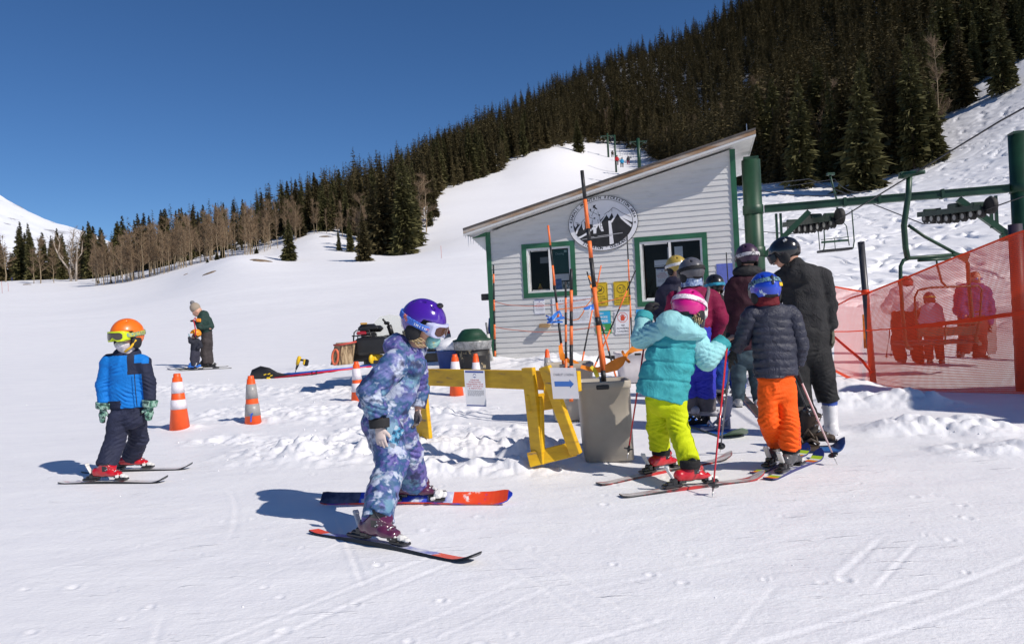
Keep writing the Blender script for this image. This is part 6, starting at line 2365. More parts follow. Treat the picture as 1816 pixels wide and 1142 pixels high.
  b = skin(name, pr, h, [shell, acc], self.t, k=L * .06, cuts=cuts,
                 matfn=lambda c: (((c - a) @ UZ < L * .075) | (((c - a) @ t > L * .02) & ((c - a) @ t < L * .20) & ((c - a) @ UZ > L * .25) & ((c - a) @ UZ < L * .42)) | ((c - a) @ UZ > L * cuffh * 1.02)).astype(int))
  for q, w in ((.52, .26), (-.30, .22)):
   MB().box(a + t * L * q + UZ * L * .04, (L * w, L * .25, L * .075), t, bev=L * .01).build('sole', sole or M_BSH, b)
  for fx, fz, w in ((.44, .235, .15), (.27, .32, .19), (.20, .50, .245), (.26, .66, .25)):
   mb = MB()
   if fz > .4:
    fz *= cuffh / .72
   c = a + t * L * fx + UZ * L * fz
   for q in (-1, 1):
    mb.box(c + side * q * L * w * .72 + t * L * .0, (L * .05, L * .02, L * .035), t, bev=L * .004)
   mb.tube([c - side * L * w * .8 - t * L * .06 - UZ * L * .03, c + UZ * L * .035 + t * L * .02, c + side * L * w * .8 - t * L * .06 - UZ * L * .03], L * .018, 6)
   mb.build('buckle', buckle or M_METAL, b)
  return b
def ski(label, tail, tip, width, mats, matfn=None, roll=0.0, tipup=.10, bind=None, bindf=.42, bindlen=.27, white=True, group='skis on the snow', heel_m=None, camber=.0, under=None):
 """tail, tip: world points of the base; roll tilts the top face; mats[0] top, mats[1] edge/base"""
 a, b = np.asarray(tail, float), np.asarray(tip, float)
 u = nrm(b - a)
 L = np.linalg.norm(b - a)
 w = nrm(np.cross(UZ, u))
 n = np.cross(u, w)
 w, n = w * math.cos(roll) + n * math.sin(roll), n * math.cos(roll) - w * math.sin(roll)
 t = thing('ski', a + u * L * bindf, label, 'ski', group)
 N = 44
 vs, fs, mi = [], [], []
 th = .016
 cols = 3
 for i in range(N):
  f = i / (N - 1)
  sc = .80 + .42 * abs(f - .45) ** 1.5 * 1.6
  if f > .93:
   sc *= math.sqrt(max(0.0, 1 - ((f - .93) / .0705) ** 2)) * .97 + .03
  if f < .02:
   sc *= .85 + 7.5 * f
  up = 0.0
  if f > .86:
   up = tipup * ((f - .86) / .14) ** 1.9
  if f < .06:
   up = .010 * ((.06 - f) / .06)
  tk = th * (.55 + .75 * math.exp(-((f - .45) / .25) ** 2))
  c = a + u * L * f + n * up
  hw = width / 2 * sc
  vs += [c - w * hw, c + w * hw, c + w * hw * .94 + n * tk, c - w * hw * .94 + n * tk]
 for i in range(N - 1):
  o = i * 4
  f = (i + .5) / (N - 1)
  for k, (p, q) in enumerate(((0, 1), (1, 2), (2, 3), (3, 0))):
   fs.append((o + p, o + 4 + p, o + 4 + q, o + q))
   mi.append(1 if k != 2 else (matfn(f) if matfn else 0))
 fs.append((0, 1, 2, 3))
 mi.append(1)
 o = (N - 1) * 4
 fs.append((o + 3, o + 2, o + 1, o))
 mi.append(1)
 me = np_mesh('board', np.array(vs) - ORG[t], np.array(fs), mats, mi, smooth=False)
 link_mesh('board', me, t)
 if bind is not None:
  c = a + u * L * bindf + n * .022
  hm = heel_m or (M_WSH if white else M_BSH)
  bl = bindlen
  A = dict(ex=u, ez=n)
  for q, pw in ((.62, .42), (-.58, .55)):
   MB().box(c + u * bl * q + n * .011, (bl * pw, width * .78, .020), u, n, bev=.006).build('binding_plate', M_BSH, t)
  mb = MB()
  q = c + u * bl * .66 + n * .035
  mb.box(q, (bl * .22, width * .62, .034), u, n, bev=.012)
  mb.box(q + u * bl * .13 - n * .006, (bl * .16, width * .42, .022), u, n, bev=.008)
  for sx in (-1, 1):
   mb.box(q - u * bl * .12 + w * sx * width * .36 + n * .002, (bl * .12, .014, .026), nrm(u - w * sx * .3), n, bev=.004)
  mb.build('toe_piece', M_WSH if white else M_BSH, t)
  mb = MB()
  q = c - u * bl * .52 + n * .035
  mb.box(q, (bl * .20, width * .60, .050), u, n, bev=.010)
  mb.box(q - u * bl * .15 - n * .012, (bl * .20, width * .46, .030), u, n, bev=.008)
  mb.build('heel_piece', M_BSH, t)
  mb = MB()
  e = nrm(-u * .62 + n)
  mb.box(q - u * bl * .12 + n * .058, (width * .44, .014, .085), w, e, bev=.006)
  mb.box(q - u * bl * .20 + n * .095, (width * .50, .020, .030), w, e, bev=.008)
  mb.build('heel_lever', hm, t)
 return t
def pole(label, grip, tip, m, r=.0075, grip_m=None, basket=True, strap=True):
 a, b = np.asarray(grip, float), np.asarray(tip, float)
 d = nrm(b - a)
 L = np.linalg.norm(b - a)
 t = thing('ski_pole', b, label, 'ski pole', 'ski poles in the lift queue')
 MB().tube([a + d * .08, a + d * (L - .06)], [r, r * .72], 9).build('shaft', m, t)
 MB().tube([a - d * .025, a - d * .018, a + d * .0, a + d * .05, a + d * .09, a + d * .11], [.010, .017, .015, .013, .0125, .009], 10).build('grip', grip_m or M_BMAT, t)
 MB().tube([b - d * .065, b], [.006, .0015], 7).build('tip', M_METAL, t)
 if basket:
  u, w = frame(d)
  mb = MB()
  mb.lathe([(.008, -.01), (.012, 0), (.034, .004), (.036, .010), (.012, .012), (.007, .03)], b - d * .075, ax=-d, n=16)
  mb.build('basket', M_BSH, t)
 return t
# ================================================================== people
CRI = np.linalg.inv(CR)
def px_of(c):
 q = (np.asarray(c) - CP) @ CRI.T
 return CX + F * q[:, 0] / -q[:, 2], CY - F * q[:, 1] / -q[:, 2]
def N2(a, b):
 return nrm(np.asarray(b) - np.asarray(a))
GREY_MESH = mat('goggle_lens_dark', (.05, .04, .035), .08, coat=.6)
LENS_AMBER = mat('goggle_lens_amber', (.07, .022, .015), .1, coat=.4)
def kid_orange():
 D = gnd(200, 850)[1]
 f = Fig('child skier in orange helmet, blue and navy jacket and lime goggles, standing alone at left', (205, 848), D, .0085)
 look = (-.30, -.95, -.02)
 la, lb = gnd(108, 857), gnd(298, 855)
 ra, rb = gnd(148, 838), gnd(342, 831)
 u1, u2 = N2(la, lb), N2(ra, rb)
 p1 = la + u1 * np.linalg.norm(lb - la) * .43
 p2 = ra + u2 * np.linalg.norm(rb - ra) * .45
 e1, e2 = f.pp(p1 + UZ * .125), f.pp(p2 + UZ * .125)
 f.body((226, 593, 0), 21, (225, 622, 0), (223, 645, 0), (226, 715, 0),
           [[(196, 645, 0), (186, 682, 0), (184, 714, 0)], [(254, 645, 0), (262, 680, 0), (265, 710, 0)]],
           [[(212, 735, 0), (204, 785, 0), e1], [(240, 735, .1), (246, 778, .25), e2]], look=look)
 nv = cloth('navy_jacket', (.017, .022, .050), .2)
 bl = cloth('bright_blue_jacket', (.004, .17, .56), .1)
 def mf(c):
  x, y = px_of(c)
  navy = (x > 249 + (y - 640) * .08) & (y > 634) | (y < 630 - .04 * (x - 225)) | ((x > 225) & (y < 664) & (x < 262)) | ((x < 214) & (y > 711) & (x > 192))
  lap = (x > 238) & (y < 644) & (y > 626 + (255 - x) * .25) & (x < 264)
  return (navy & ~lap).astype(int)
 tor = [ec(f.p(222, 640), f.p(224, 690), f.r(35, 22), f.r(33, 21)), ec(f.p(224, 690), f.p(226, 723), f.r(33, 21), f.r(36, 22), cap=(0, 1)),
           ec(f.p(200, 640), f.p(250, 640), f.r(15), f.r(15))]
 tor += f.limb([(195, 644, 0), (184, 682, -.02), (185, 716, -.04)], [18, 15, 12.5], cap=(0, 1))
 tor += f.limb([(254, 643, 0), (264, 680, -.0), (266, 712, -.02)], [15.5, 13, 11.5], cap=(0, 1))
 tor += [el(f.p(225, 626, .02), (.115, .10, .055)), el(f.p(226, 628, .10), (.13, .07, .08))]
 dz = folds(8, .009, 3, (1, 1, 1.3))
 f.garment('jacket', tor, [bl, nv], disp=dz, matfn=mf, j=[(184, 685, -.08), (264, 682, -.06), (200, 655, -.08), (222, 705, -.1)])
 MB().tube([f.p(238, 660, -.105), f.p(240, 690, -.10), f.p(243, 720, -.105)], .0035, 5).build('zip', nv, f.t)
 pn = cloth('navy_pants', (.022, .026, .055), .2)
 pr = [ec(f.p(226, 712), f.p(227, 742), f.r(31, 20), f.r(32, 21))]
 pr += f.limb([(212, 740, -.02), (203, 786, -.02), e1], [20, 18.5, 18], cap=(0, 1))
 pr += f.limb([(240, 740, .08), (246, 778, .22), e2], [19, 18, 18.5], cap=(0, 1))
 f.garment('pants', pr, pn, disp=folds(9, .010, 9, (1, 1, 2.0)), j=[(203, 786, -.08), (246, 780, .15), (e1[0], e1[1] - 12, e1[2] - .05), (e2[0], e2[1] - 12, e2[2] - .05), (225, 745, -.1)])
 rd, bk = mat('red_boot', (.50, .008, .018), .3, coat=.4), M_BSH
 f.boot(p1 + UZ * .045, u1, .235, rd, bk)
 f.boot(p2 + UZ * .045, u2, .235, rd, bk)
 st = [mat('ski_top_white_red', (.7, .68, .68), .35, ramp=[(.38, (.55, .03, .03)), (.46, (.70, .68, .68)), (.62, (.72, .70, .70)), (.7, (.08, .08, .08))], vscale=5, stretch=(1, 6, 1)), mat('ski_base_dark', (.02, .02, .022), .4)]
 ski('near white and red ski of the child in orange helmet', la, lb, .082, st, tipup=.05, bind=1, bindf=.43, bindlen=.235)
 ski('far white and red ski of the child in orange helmet', ra, rb, .082, st, tipup=.05, bind=1, bindf=.45, bindlen=.235)
 cm = mat('camo_mitten', (.2, .3, .25), .7, ramp=[(.40, (.02, .05, .045)), (.47, (.10, .26, .18)), (.55, (.36, .52, .44)), (.62, (.03, .07, .06))], vscale=26)
 for (wx, wy, dy, tx, ty, ts, pl) in ((184, 716, -.05, 180, 745, 1, (.3, .8, 0)), (266, 712, -.03, 264, 740, -1, (-.5, .7, 0))):
  w = f.p(wx, wy, dy)
  d = N2(w, f.p(tx, ty, dy))
  f.hand(w + d * .035, d, pl, .145, cm, thumb_side=ts, curl=.5, mitten=True, name='mitten', m2=M_BMAT)
  skin('mitten_cuff', [ec(w - d * .012, w + d * .042, .064, .057, cap=(1, 1))], .006, [cm], f.t, k=.002)
 oh = mat('orange_helmet_shell', (.86, .16, .005), .38, coat=.25)
 strap = mat('patterned_strap', (.3, .4, .1), .6, ramp=[(.4, (.05, .28, .33)), (.5, (.55, .50, .02)), (.58, (.02, .15, .2)), (.66, (.62, .55, .1))], vscale=30)
 f.helmet((226, 592, 0), 27.5, look, oh, strap=strap, strap_z=-.02, goggles=(mat('lime_goggle_frame', (.60, .72, .01), .4), GREY_MESH), brim=.16)
 nk = cloth('white_neck_warmer', (.62, .58, .62), .25, vscale=30)
 C, A, Rr = f.helm[1:]
 skin('neck_warmer', [el(C + A[1] * Rr * .50 - A[2] * Rr * .68, (Rr * .42, Rr * .42, Rr * .28), A), ec(C - A[2] * Rr * .9 + A[1] * .03, C - A[2] * Rr * 1.35, Rr * .44, Rr * .5)], .006, [nk], f.t, k=.02, disp=folds(30, .005, 2))
 MB().tube([C + A[0] * Rr * -.84 + A[1] * .2 * Rr - A[2] * .4 * Rr, C + A[0] * Rr * -.66 + A[1] * .45 * Rr - A[2] * .85 * Rr, C + A[0] * Rr * -.3 + A[1] * .62 * Rr - A[2] * 1.12 * Rr], .010, 6).build('chin_strap', mat('yellow_webbing', (.75, .42, .01), .6), f.t)
def tie_dye():
 m = mat('tie_dye_snow_cloth', (.1, .15, .3), .6, bump=.10, bscale=130, bdist=.002, wr=.22, wrs=9)
 nt = m.node_tree
 L = nt.links.new
 tc = nt.nodes.new('ShaderNodeTexCoord')
 def ramp(scale, off, stops):
  mp = nt.nodes.new('ShaderNodeMapping')
  mp.inputs['Location'].default_value = (off, off * .7, off * 1.3)
  n = nt.nodes.new('ShaderNodeTexNoise')
  n.inputs['Scale'].default_value = scale
  n.inputs['Detail'].default_value = 3.5
  n.inputs['Roughness'].default_value = .62
  L(tc.outputs['Object'], mp.inputs[0])
  L(mp.outputs[0], n.inputs['Vector'])
  c = nt.nodes.new('ShaderNodeValToRGB')
  e = c.color_ramp.elements
  e[0].position, e[0].color = stops[0][0], (*stops[0][1], 1)
  e[1].position, e[1].color = stops[-1][0], (*stops[-1][1], 1)
  for p, q in stops[1:-1]:
   x = e.new(p)
   x.color = (*q, 1)
  L(n.outputs['Fac'], c.inputs[0])
  return c.outputs[0]
 def mix(fac, a, col):
  x = nt.nodes.new('ShaderNodeMixRGB')
  L(fac, x.inputs[0])
  L(a, x.inputs[1])
  x.inputs[2].default_value = (*col, 1)
  return x.outputs[0]
 k0, k1 = (0, 0, 0), (1, 1, 1)
 c = ramp(7, 0, [(.36, (.045, .045, .22)), (.43, (.13, .11, .34)), (.48, (.030, .070, .21)), (.54, (.030, .10, .20)), (.60, (.10, .14, .33)), (.66, (.16, .17, .40))])
 c = mix(ramp(9, 3, [(.515, k0), (.575, (.8, .8, .8)), (.75, (.9, .9, .9))]), c, (.52, .57, .68))
 c = mix(ramp(8, 9, [(.57, k0), (.62, (.75, .75, .75))]), c, (.13, .28, .38))
 c = mix(ramp(8, 17, [(.36, (.9, .9, .9)), (.44, k0)]), c, (.012, .018, .075))
 L(c, nt.nodes['Principled BSDF'].inputs['Base Color'])
 return m
def kid_purple():
 D = 4.45
 f = Fig('child skier in purple helmet and blue violet tie-dye snowsuit gliding in the foreground', (690, 935), D, .0075)
 look = (.90, -.33, -.30)
 na, nb = gnd(556, 944), gnd(852, 1001)
 fa, fb = gnd(572, 893), gnd(912, 893)
 u1, u2 = N2(na, nb), N2(fa, fb)
 p1 = na + u1 * np.linalg.norm(nb - na) * .43
 p2 = fa + u2 * np.linalg.norm(fb - fa) * .50
 e1, e2 = f.pp(p1 + UZ * .12 + u1 * .0), f.pp(p2 + UZ * .125 - u2 * .0)
 f.body((751, 572, 0), 31, (733, 622, 0), (716, 650, 0), (682, 735, 0),
           [[(702, 645, -.12), (660, 695, -.18), (674, 745, -.2)], [(738, 645, .12), (744, 690, .16), (741, 728, .14)]],
           [[(676, 755, -.08), (695, 815, -.14), e1], [(708, 750, .1), (728, 800, .25), e2]], look=look)
 td = tie_dye()
 tor = [ec(f.p(722, 628), f.p(706, 670), f.r(28, 28), f.r(42, 32), right=(.88, 0, -.4)), ec(f.p(706, 670), f.p(676, 738), f.r(42, 33), f.r(46, 36), right=(.88, 0, -.4), cap=(0, 1)),
           el(f.p(705, 614, -.0), f.r(26, 30, 24)), el(f.p(733, 622, 0), f.r(24, 26, 16)),
           el(f.p(716, 645, 0), f.r(30, 44, 26)), el(f.p(737, 650, 0), f.r(20, 34, 26))]
 a1 = f.limb([(702, 645, -.13), (657, 694, -.20), (672, 742, -.22)], [27, 25, 20], cap=(0, 1))
 a2 = f.limb([(740, 648, .13), (745, 690, .17), (741, 724, .14)], [21, 19, 16], cap=(0, 1))
 j = f.garment('jacket', tor, td, k=4, disp=folds(8, .016, 31), j=[(690, 690, -.2), (720, 690, -.2)])
 f.garment('sleeve', a1, td, k=3, disp=folds(11, .010, 33), parent=j, j=[(657, 694, -.26), (672, 725, -.26), (680, 665, -.2)])
 f.garment('sleeve', a2, td, k=3, disp=folds(11, .008, 35), parent=j, j=[(745, 690, .1)])
 pr = [ec(f.p(680, 742, .0), f.p(682, 762), f.r(36, 30), f.r(37, 31))]
 pr += f.limb([(676, 752, -.08), (696, 815, -.15), ((e1[0] + 690) / 2, (e1[1] + 818) / 2, e1[2] * .7), e1], [36, 30, 28, 29], cap=(0, 1))
 pr += f.limb([(708, 750, .1), (728, 802, .25), e2], [28, 25, 28], cap=(0, 1))
 f.garment('pants', pr, td, k=5, disp=folds(8, .014, 41, (1, 1, 1.5)), j=[(696, 810, -.2), (728, 800, .18), (680, 850, -.25), (e1[0], e1[1] - 25, e1[2] - .05), (e2[0], e2[1] - 15, e2[2])])
 mb = MB()
 mb.tube([f.p(655, 905, -.32), f.p(659, 931, -.33)], .004, 5)
 mb.build('ankle_zip', M_METAL, f.t)
 gl = mat('speckled_glove', (.55, .44, .40), .7, ramp=[(.28, (.03, .03, .035)), (.33, (.55, .45, .41)), (.7, (.60, .50, .46))], vscale=60)
 gp = mat('grey_glove_palm', (.12, .10, .10), .8, var=.2)
 w = f.p(672, 742, -.22)
 d = N2(w, f.p(676, 790, -.24))
 f.hand(w + d * .05, d, (.25, .9, 0), .135, gl, 1, curl=.35)
 skin('wrist_cuff', [ec(w + d * .0, w + d * .055, f.r(18, 15), f.r(17, 14), cap=(1, 1))], .006, [M_BMAT], f.t, k=.002)
 w = f.p(741, 726, .14)
 d = N2(w, f.p(738, 760, .10))
 f.hand(w + d * .02, d, (-.55, -.75, 0), .12, gl, -1, curl=.75, m2=gp)
 hm = mat('purple_helmet_gloss', (.060, .012, .30), .18, coat=.9)
 st = mat('blue_printed_strap', (.05, .15, .55), .6, ramp=[(.30, (.015, .03, .12)), (.40, (.06, .17, .62)), (.60, (.07, .19, .66)), (.66, (.85, .22, .06)), (.74, (.55, .06, .25))], vscale=9)
 C = f.helmet((751, 568, 0), 38.5, look, hm, strap=st, strap_z=-.10, goggles=(mat('pale_goggle_frame', (.50, .52, .72), .4), LENS_AMBER), brim=.20, low=-.70, tilt=.12)
 hl, C, A, Rr = f.helm
 mb = MB()
 side = A[0] if A[0][1] < 0 else -A[0]
 sgn = 1 if np.dot(side, A[0]) > 0 else -1
 txt = 'SMITH'
 for i, ch in enumerate(txt):
  fy = .10 + i * .125
  q = Rr * .905 * 1.07 * math.sqrt(max(0, 1 - (fy / 1.15) ** 2 - .03))
  pos = C + side * q + A[1] * Rr * fy + A[2] * Rr * (-.10 - fy * .10 - .06)
  nx = nrm(side * (q / Rr) + A[1] * fy * .72)
  ex = nrm(A[1] - nx * np.dot(A[1], nx) - A[2] * .10)
  ey = nrm(np.cross(nx, ex))
  put_text(mb, ch, pos + nx * .004, ex, ey, Rr * .16, bold=.02)
 mb.build('strap_lettering', mat('white_print', (.75, .78, .85), .5), hl)
 MB().box(C + A[1] * Rr * .55 + A[2] * Rr * .93, (.03, .045, .03), A[1], A[2], bev=.008).build('camera_mount', M_BSH, hl)
 mb = MB()
 g = random.Random(3)
 for k in range(60):
  a = C + side * Rr * g.uniform(.45, .75) - A[2] * Rr * g.uniform(.62, .78) + A[1] * Rr * g.uniform(-.5, .15)
  b = a + A[1] * Rr * g.uniform(.2, .5) - A[2] * Rr * g.uniform(.05, .28) + side * g.uniform(-.01, .02)
  e = b + A[1] * Rr * g.uniform(.1, .3) + A[2] * Rr * g.uniform(-.05, .1)
  mb.tube([a, b, e], [.004, .004, .0015], 4)
 mb.build('hair', M_HAIRB, f.t)
 mk = mat('teal_printed_mask', (.20, .48, .46), .7, ramp=[(.4, (.13, .40, .40)), (.58, (.30, .55, .50)), (.68, (.65, .45, .05))], vscale=22)
 skin('face_mask', [el(C + A[1] * Rr * .78 - A[2] * Rr * .70, (Rr * .42, Rr * .30, Rr * .36), A)], .005, [mk], f.t, k=.004, disp=folds(30, .004, 5))
 MB().lathe([(.008, -.006), (.014, -.003), (.016, .006), (.008, .008)], C + side * Rr * .62 + A[1] * Rr * .36 - A[2] * Rr * .86, ax=side, n=14).build('strap_button', M_WSH, f.t)
 e = nrm([.85, -.3, -.45])
 up = nrm(np.cross(np.cross(e, [.4, 0, .9]), e))
 MB().box(f.p(703, 772, -.42), (.055, .004, .095), e, up).build('lift_ticket', mat('ticket_print', (.3, .6, .8), .4, ramp=[(.42, (.04, .10, .2)), (.5, (.12, .48, .72)), (.6, (.75, .82, .86))], vscale=28), f.t)
 MB().box(f.p(697, 789, -.40), (.035, .004, .030), e, up).build('paper_tag', M_PAPER, f.t)
 plum = mat('plum_boot', (.090, .018, .055), .28, coat=.4, var=.2)
 f.boot(p1 + UZ * .045, u1, .255, plum, M_BSH)
 f.boot(p2 + UZ * .05, u2, .255, plum, M_BSH)
 blue = mat('ski_blue', (.03, .06, .52), .3, ramp=[(.40, (.02, .05, .50)), (.55, (.05, .09, .58)), (.62, (.62, .64, .74))], vscale=7)
 snowy = mat('ski_frosted_blue', (.4, .42, .6), .5, ramp=[(.40, (.05, .08, .52)), (.52, (.45, .47, .66)), (.65, (.75, .75, .80))], vscale=11)
 red = mat('ski_orange_red', (.80, .07, .02), .35, ramp=[(.34, (.05, .05, .40)), (.40, (.78, .06, .02)), (.60, (.82, .08, .02)), (.66, (.80, .72, .70))], vscale=8)
 drk = mat('ski_dark_tail', (.05, .05, .09), .35, ramp=[(.4, (.03, .03, .07)), (.6, (.14, .14, .20)), (.68, (.30, .03, .05))], vscale=9)
 base = mat('ski_base_black', (.012, .012, .014), .35)
 edge = mat('ski_edge_band', (.05, .1, .6), .35, ramp=[(.45, (.02, .06, .55)), (.55, (.75, .07, .02))], vscale=3)
 def zones(k):
  return 4 if k < .22 else (0 if k < .60 else (2 if k < .70 else (3 if k < .985 else 1)))
 mm = [blue, base, snowy, red, drk]
 ski('near red and blue ski of the child in tie-dye suit, black tip raised', na, nb, .088, mm, lambda k: 3 if k < .10 else (0 if k < .55 else (2 if k < .76 else (3 if k < .90 else 1))), roll=-.16, tipup=.055, bind=1, bindf=.43, bindlen=.26)
 mm2 = [blue, edge, snowy, red, drk]
 ski('far blue and orange ski of the child in tie-dye suit, tilted on its edge', fa + UZ * .035, fb + UZ * .035, .098, mm2, zones, roll=.80, tipup=.050, bind=1, bindf=.50, bindlen=.26)
def girl_teal():
 D = gnd(1215, 845)[1]
 f = Fig('girl skier in teal hooded coat, lime pants and pink helmet seen from behind', (1195, 845), D, .0085)
 look = (.60, .74, -.30)
 la, lb = gnd(1062, 861), gnd(1298, 812)
 ra, rb = gnd(1102, 882), gnd(1356, 848)
 u1, u2 = N2(la, lb), N2(ra, rb)
 p1 = la + u1 * np.linalg.norm(lb - la) * .44
 p2 = ra + u2 * np.linalg.norm(rb - ra) * .47
 e1, e2 = f.pp(p1 + UZ * .165), f.pp(p2 + UZ * .165)
 f.body((1221, 545, 0), 23, (1213, 572, 0), (1205, 595, 0), (1175, 690, 0),
           [[(1168, 595, 0), (1138, 600, .12), (1143, 566, .25)], [(1238, 610, 0), (1254, 636, 0), (1281, 608, .05)]],
           [[(1165, 705, .05), (1166, 750, .15), e1], [(1198, 705, 0), (1201, 757, 0), e2]], look=look)
 te = cloth('teal_coat', (.045, .34, .37), .15, vscale=7)
 lt = cloth('light_teal', (.29, .60, .62), .12, vscale=7)
 seams = [615, 642, 675]
 def quilt(P):
  x, y = px_of(P)
  yy = y - (x - 1180) * .10
  d = np.zeros(len(P))
  for q in seams:
   d -= .010 * np.exp(-((yy - q) / 2.2) ** 2)
  return d + folds(9, .013, 51)(P)
 tor = [ec(f.p(1208, 588), f.p(1188, 640), f.r(40, 28), f.r(46, 31), right=(1, 0, -.1)), ec(f.p(1188, 640), f.p(1170, 708), f.r(46, 31), f.r(49, 32), right=(1, 0, -.12), cap=(0, 1)),
           ec(f.p(1175, 592), f.p(1236, 600), f.r(19), f.r(20))]
 j = f.garment('coat', tor, te, k=4, disp=quilt)
 f.garment('sleeve', f.limb([(1170, 590, 0), (1137, 601, .11), (1142, 567, .24)], [23, 21, 17], cap=(0, 1)), lt, disp=folds(10, .007, 55), parent=j, j=[(1137, 598, .04), (1150, 585, 0)])
 f.garment('sleeve', f.limb([(1236, 608, 0), (1253, 638, -.02), (1278, 612, .05)], [23.5, 21.5, 17], cap=(0, 1)), lt, disp=folds(10, .008, 57), parent=j, j=[(1253, 634, -.1), (1266, 622, -.06)])
 skin('cuff', f.limb([(1141, 570, .23), (1144, 557, .26)], [17, 15], cap=(1, 1)), .007, [te], j, k=.002, disp=folds(40, .003, 2))
 skin('cuff', f.limb([(1274, 616, .045), (1286, 604, .055)], [17, 15], cap=(1, 1)), .007, [te], j, k=.002, disp=folds(40, .003, 2))
 hd = [el(f.p(1204, 580, -.06), f.r(37, 26, 23), np.array([nrm([1, 0, -.28]), [0, 1, 0], nrm([.28, 0, 1])])), el(f.p(1188, 572, -.05), f.r(22, 24, 20)), el(f.p(1232, 592, -.05), f.r(18, 22, 12))]
 skin('hood', hd, .0085, [lt], j, k=.03, disp=folds(12, .014, 61))
 skin('hood_lining', [el(f.p(1217, 563, -.0), f.r(28, 26, 16), np.array([nrm([1, 0, -.35]), [0, 1, 0], nrm([.35, 0, 1])]))], .0085, [cloth('deep_teal_lining', (.012, .085, .10))], j, k=.01)
 lm = cloth('lime_pants', (.56, .64, .004), .08)
 pr = [ec(f.p(1180, 690), f.p(1181, 715), f.r(36, 26), f.r(37, 27))]
 pr += f.limb([(1164, 712, .05), (1165, 755, .15), e1], [22, 21, 20.5], cap=(0, 1))
 pr += f.limb([(1197, 712, 0), (1202, 757, -.0), e2], [23, 21, 19.5], cap=(0, 1))
 f.garment('pants', pr, lm, disp=folds(7, .010, 71, (1, 1, 1.8)), j=[(1165, 755, .07), (1203, 757, -.07), (1208, 790, -.07), (1166, 782, .15)])
 bk = cloth('black_gaiter', (.012, .012, .013))
 for e in (e1, e2):
  skin('gaiter', f.limb([(e[0], e[1] - 6, e[2]), (e[0] + 1, e[1] + 8, e[2])], [17, 16.5], cap=(1, 1)), .008, [bk], f.t, k=.002)
 rd = mat('red_boot', (.50, .008, .018), .3, coat=.4)
 f.boot(p1 + UZ * .045, u1, .235, rd, M_BSH)
 f.boot(p2 + UZ * .045, u2, .235, rd, M_BSH)
 st = [mat('ski_top_worn_white', (.6, .56, .55), .45, ramp=[(.36, (.45, .04, .04)), (.44, (.42, .38, .38)), (.56, (.66, .62, .61)), (.7, (.10, .10, .10))], vscale=6, stretch=(1, 4, 1)), mat('ski_edge_red', (.25, .02, .02), .4, ramp=[(.45, (.02, .02, .02)), (.55, (.45, .02, .02))], vscale=3)]
 ski('left worn white ski of the girl in teal', la, lb, .085, st, tipup=.05, bind=1, bindf=.44, bindlen=.235)
 ski('right worn white ski of the girl in teal, nearest the viewer', ra, rb, .085, st, tipup=.05, bind=1, bindf=.47, bindlen=.235)
 pk = mat('pink_helmet_shell', (.58, .006, .20), .3, coat=.5)
 sw = mat('white_logo_strap', (.75, .62, .70), .6, ramp=[(.38, (.55, .10, .30)), (.46, (.74, .64, .70)), (.7, (.78, .70, .76))], vscale=22)
 f.helmet((1222, 544, 0), 32, look, pk, strap=sw, strap_z=.18, goggles=(M_WSH, GREY_MESH), brim=.15)
 hl, C, A, Rr = f.helm
 mb = MB()
 g = random.Random(8)
 for k in range(70):
  sx = -1 if k % 3 else 1
  a = C + A[0] * sx * Rr * g.uniform(.4, .75) - A[2] * Rr * g.uniform(.45, .7) - A[1] * Rr * g.uniform(-.2, .5)
  b = a - A[2] * Rr * g.uniform(.2, .5) + A[0] * sx * Rr * g.uniform(-.1, .25) - A[1] * Rr * g.uniform(0, .2)
  mb.tube([a, (a + b) / 2 + A[0] * .01 * sx, b], [.0035, .0035, .001], 4)
 mb.build('hair', M_HAIRB, f.t)
 w = f.p(1145, 556, .24)
 f.hand(w, N2(w, f.p(1154, 538, .26)), (.6, .5, -.3), .15, M_BMAT, -1, curl=.85)
 g0_ = f.p(1152, 548, .30)
 MB().tube([f.p(1138, 570, .20), f.p(1150, 556, .22), f.p(1160, 545, .28), f.p(1150, 541, .3)], .010, 6).build('wrist_strap', M_BMAT, f.t)
 w = f.p(1288, 602, .05)
 f.hand(w, N2(w, f.p(1302, 597, .06)), (-.2, .25, -.9), .13, M_SKIN, 1, curl=1.0, name='hand')
 pred = mat('red_pole', (.55, .012, .025), .25, coat=.5, ramp=[(.32, (.03, .01, .012)), (.38, (.55, .012, .025)), (.75, (.60, .02, .03))], vscale=9)
 tipg = gnd(1263, 882)
 pole('red ski pole in the right hand of the girl in teal', f.p(1291, 596, .06), tipg, pred)
 pole('red ski pole of the girl in teal in front of the taupe bin', f.p(1153, 542, .30), np.array([*at(1112, 816, D + .02)]), pred)
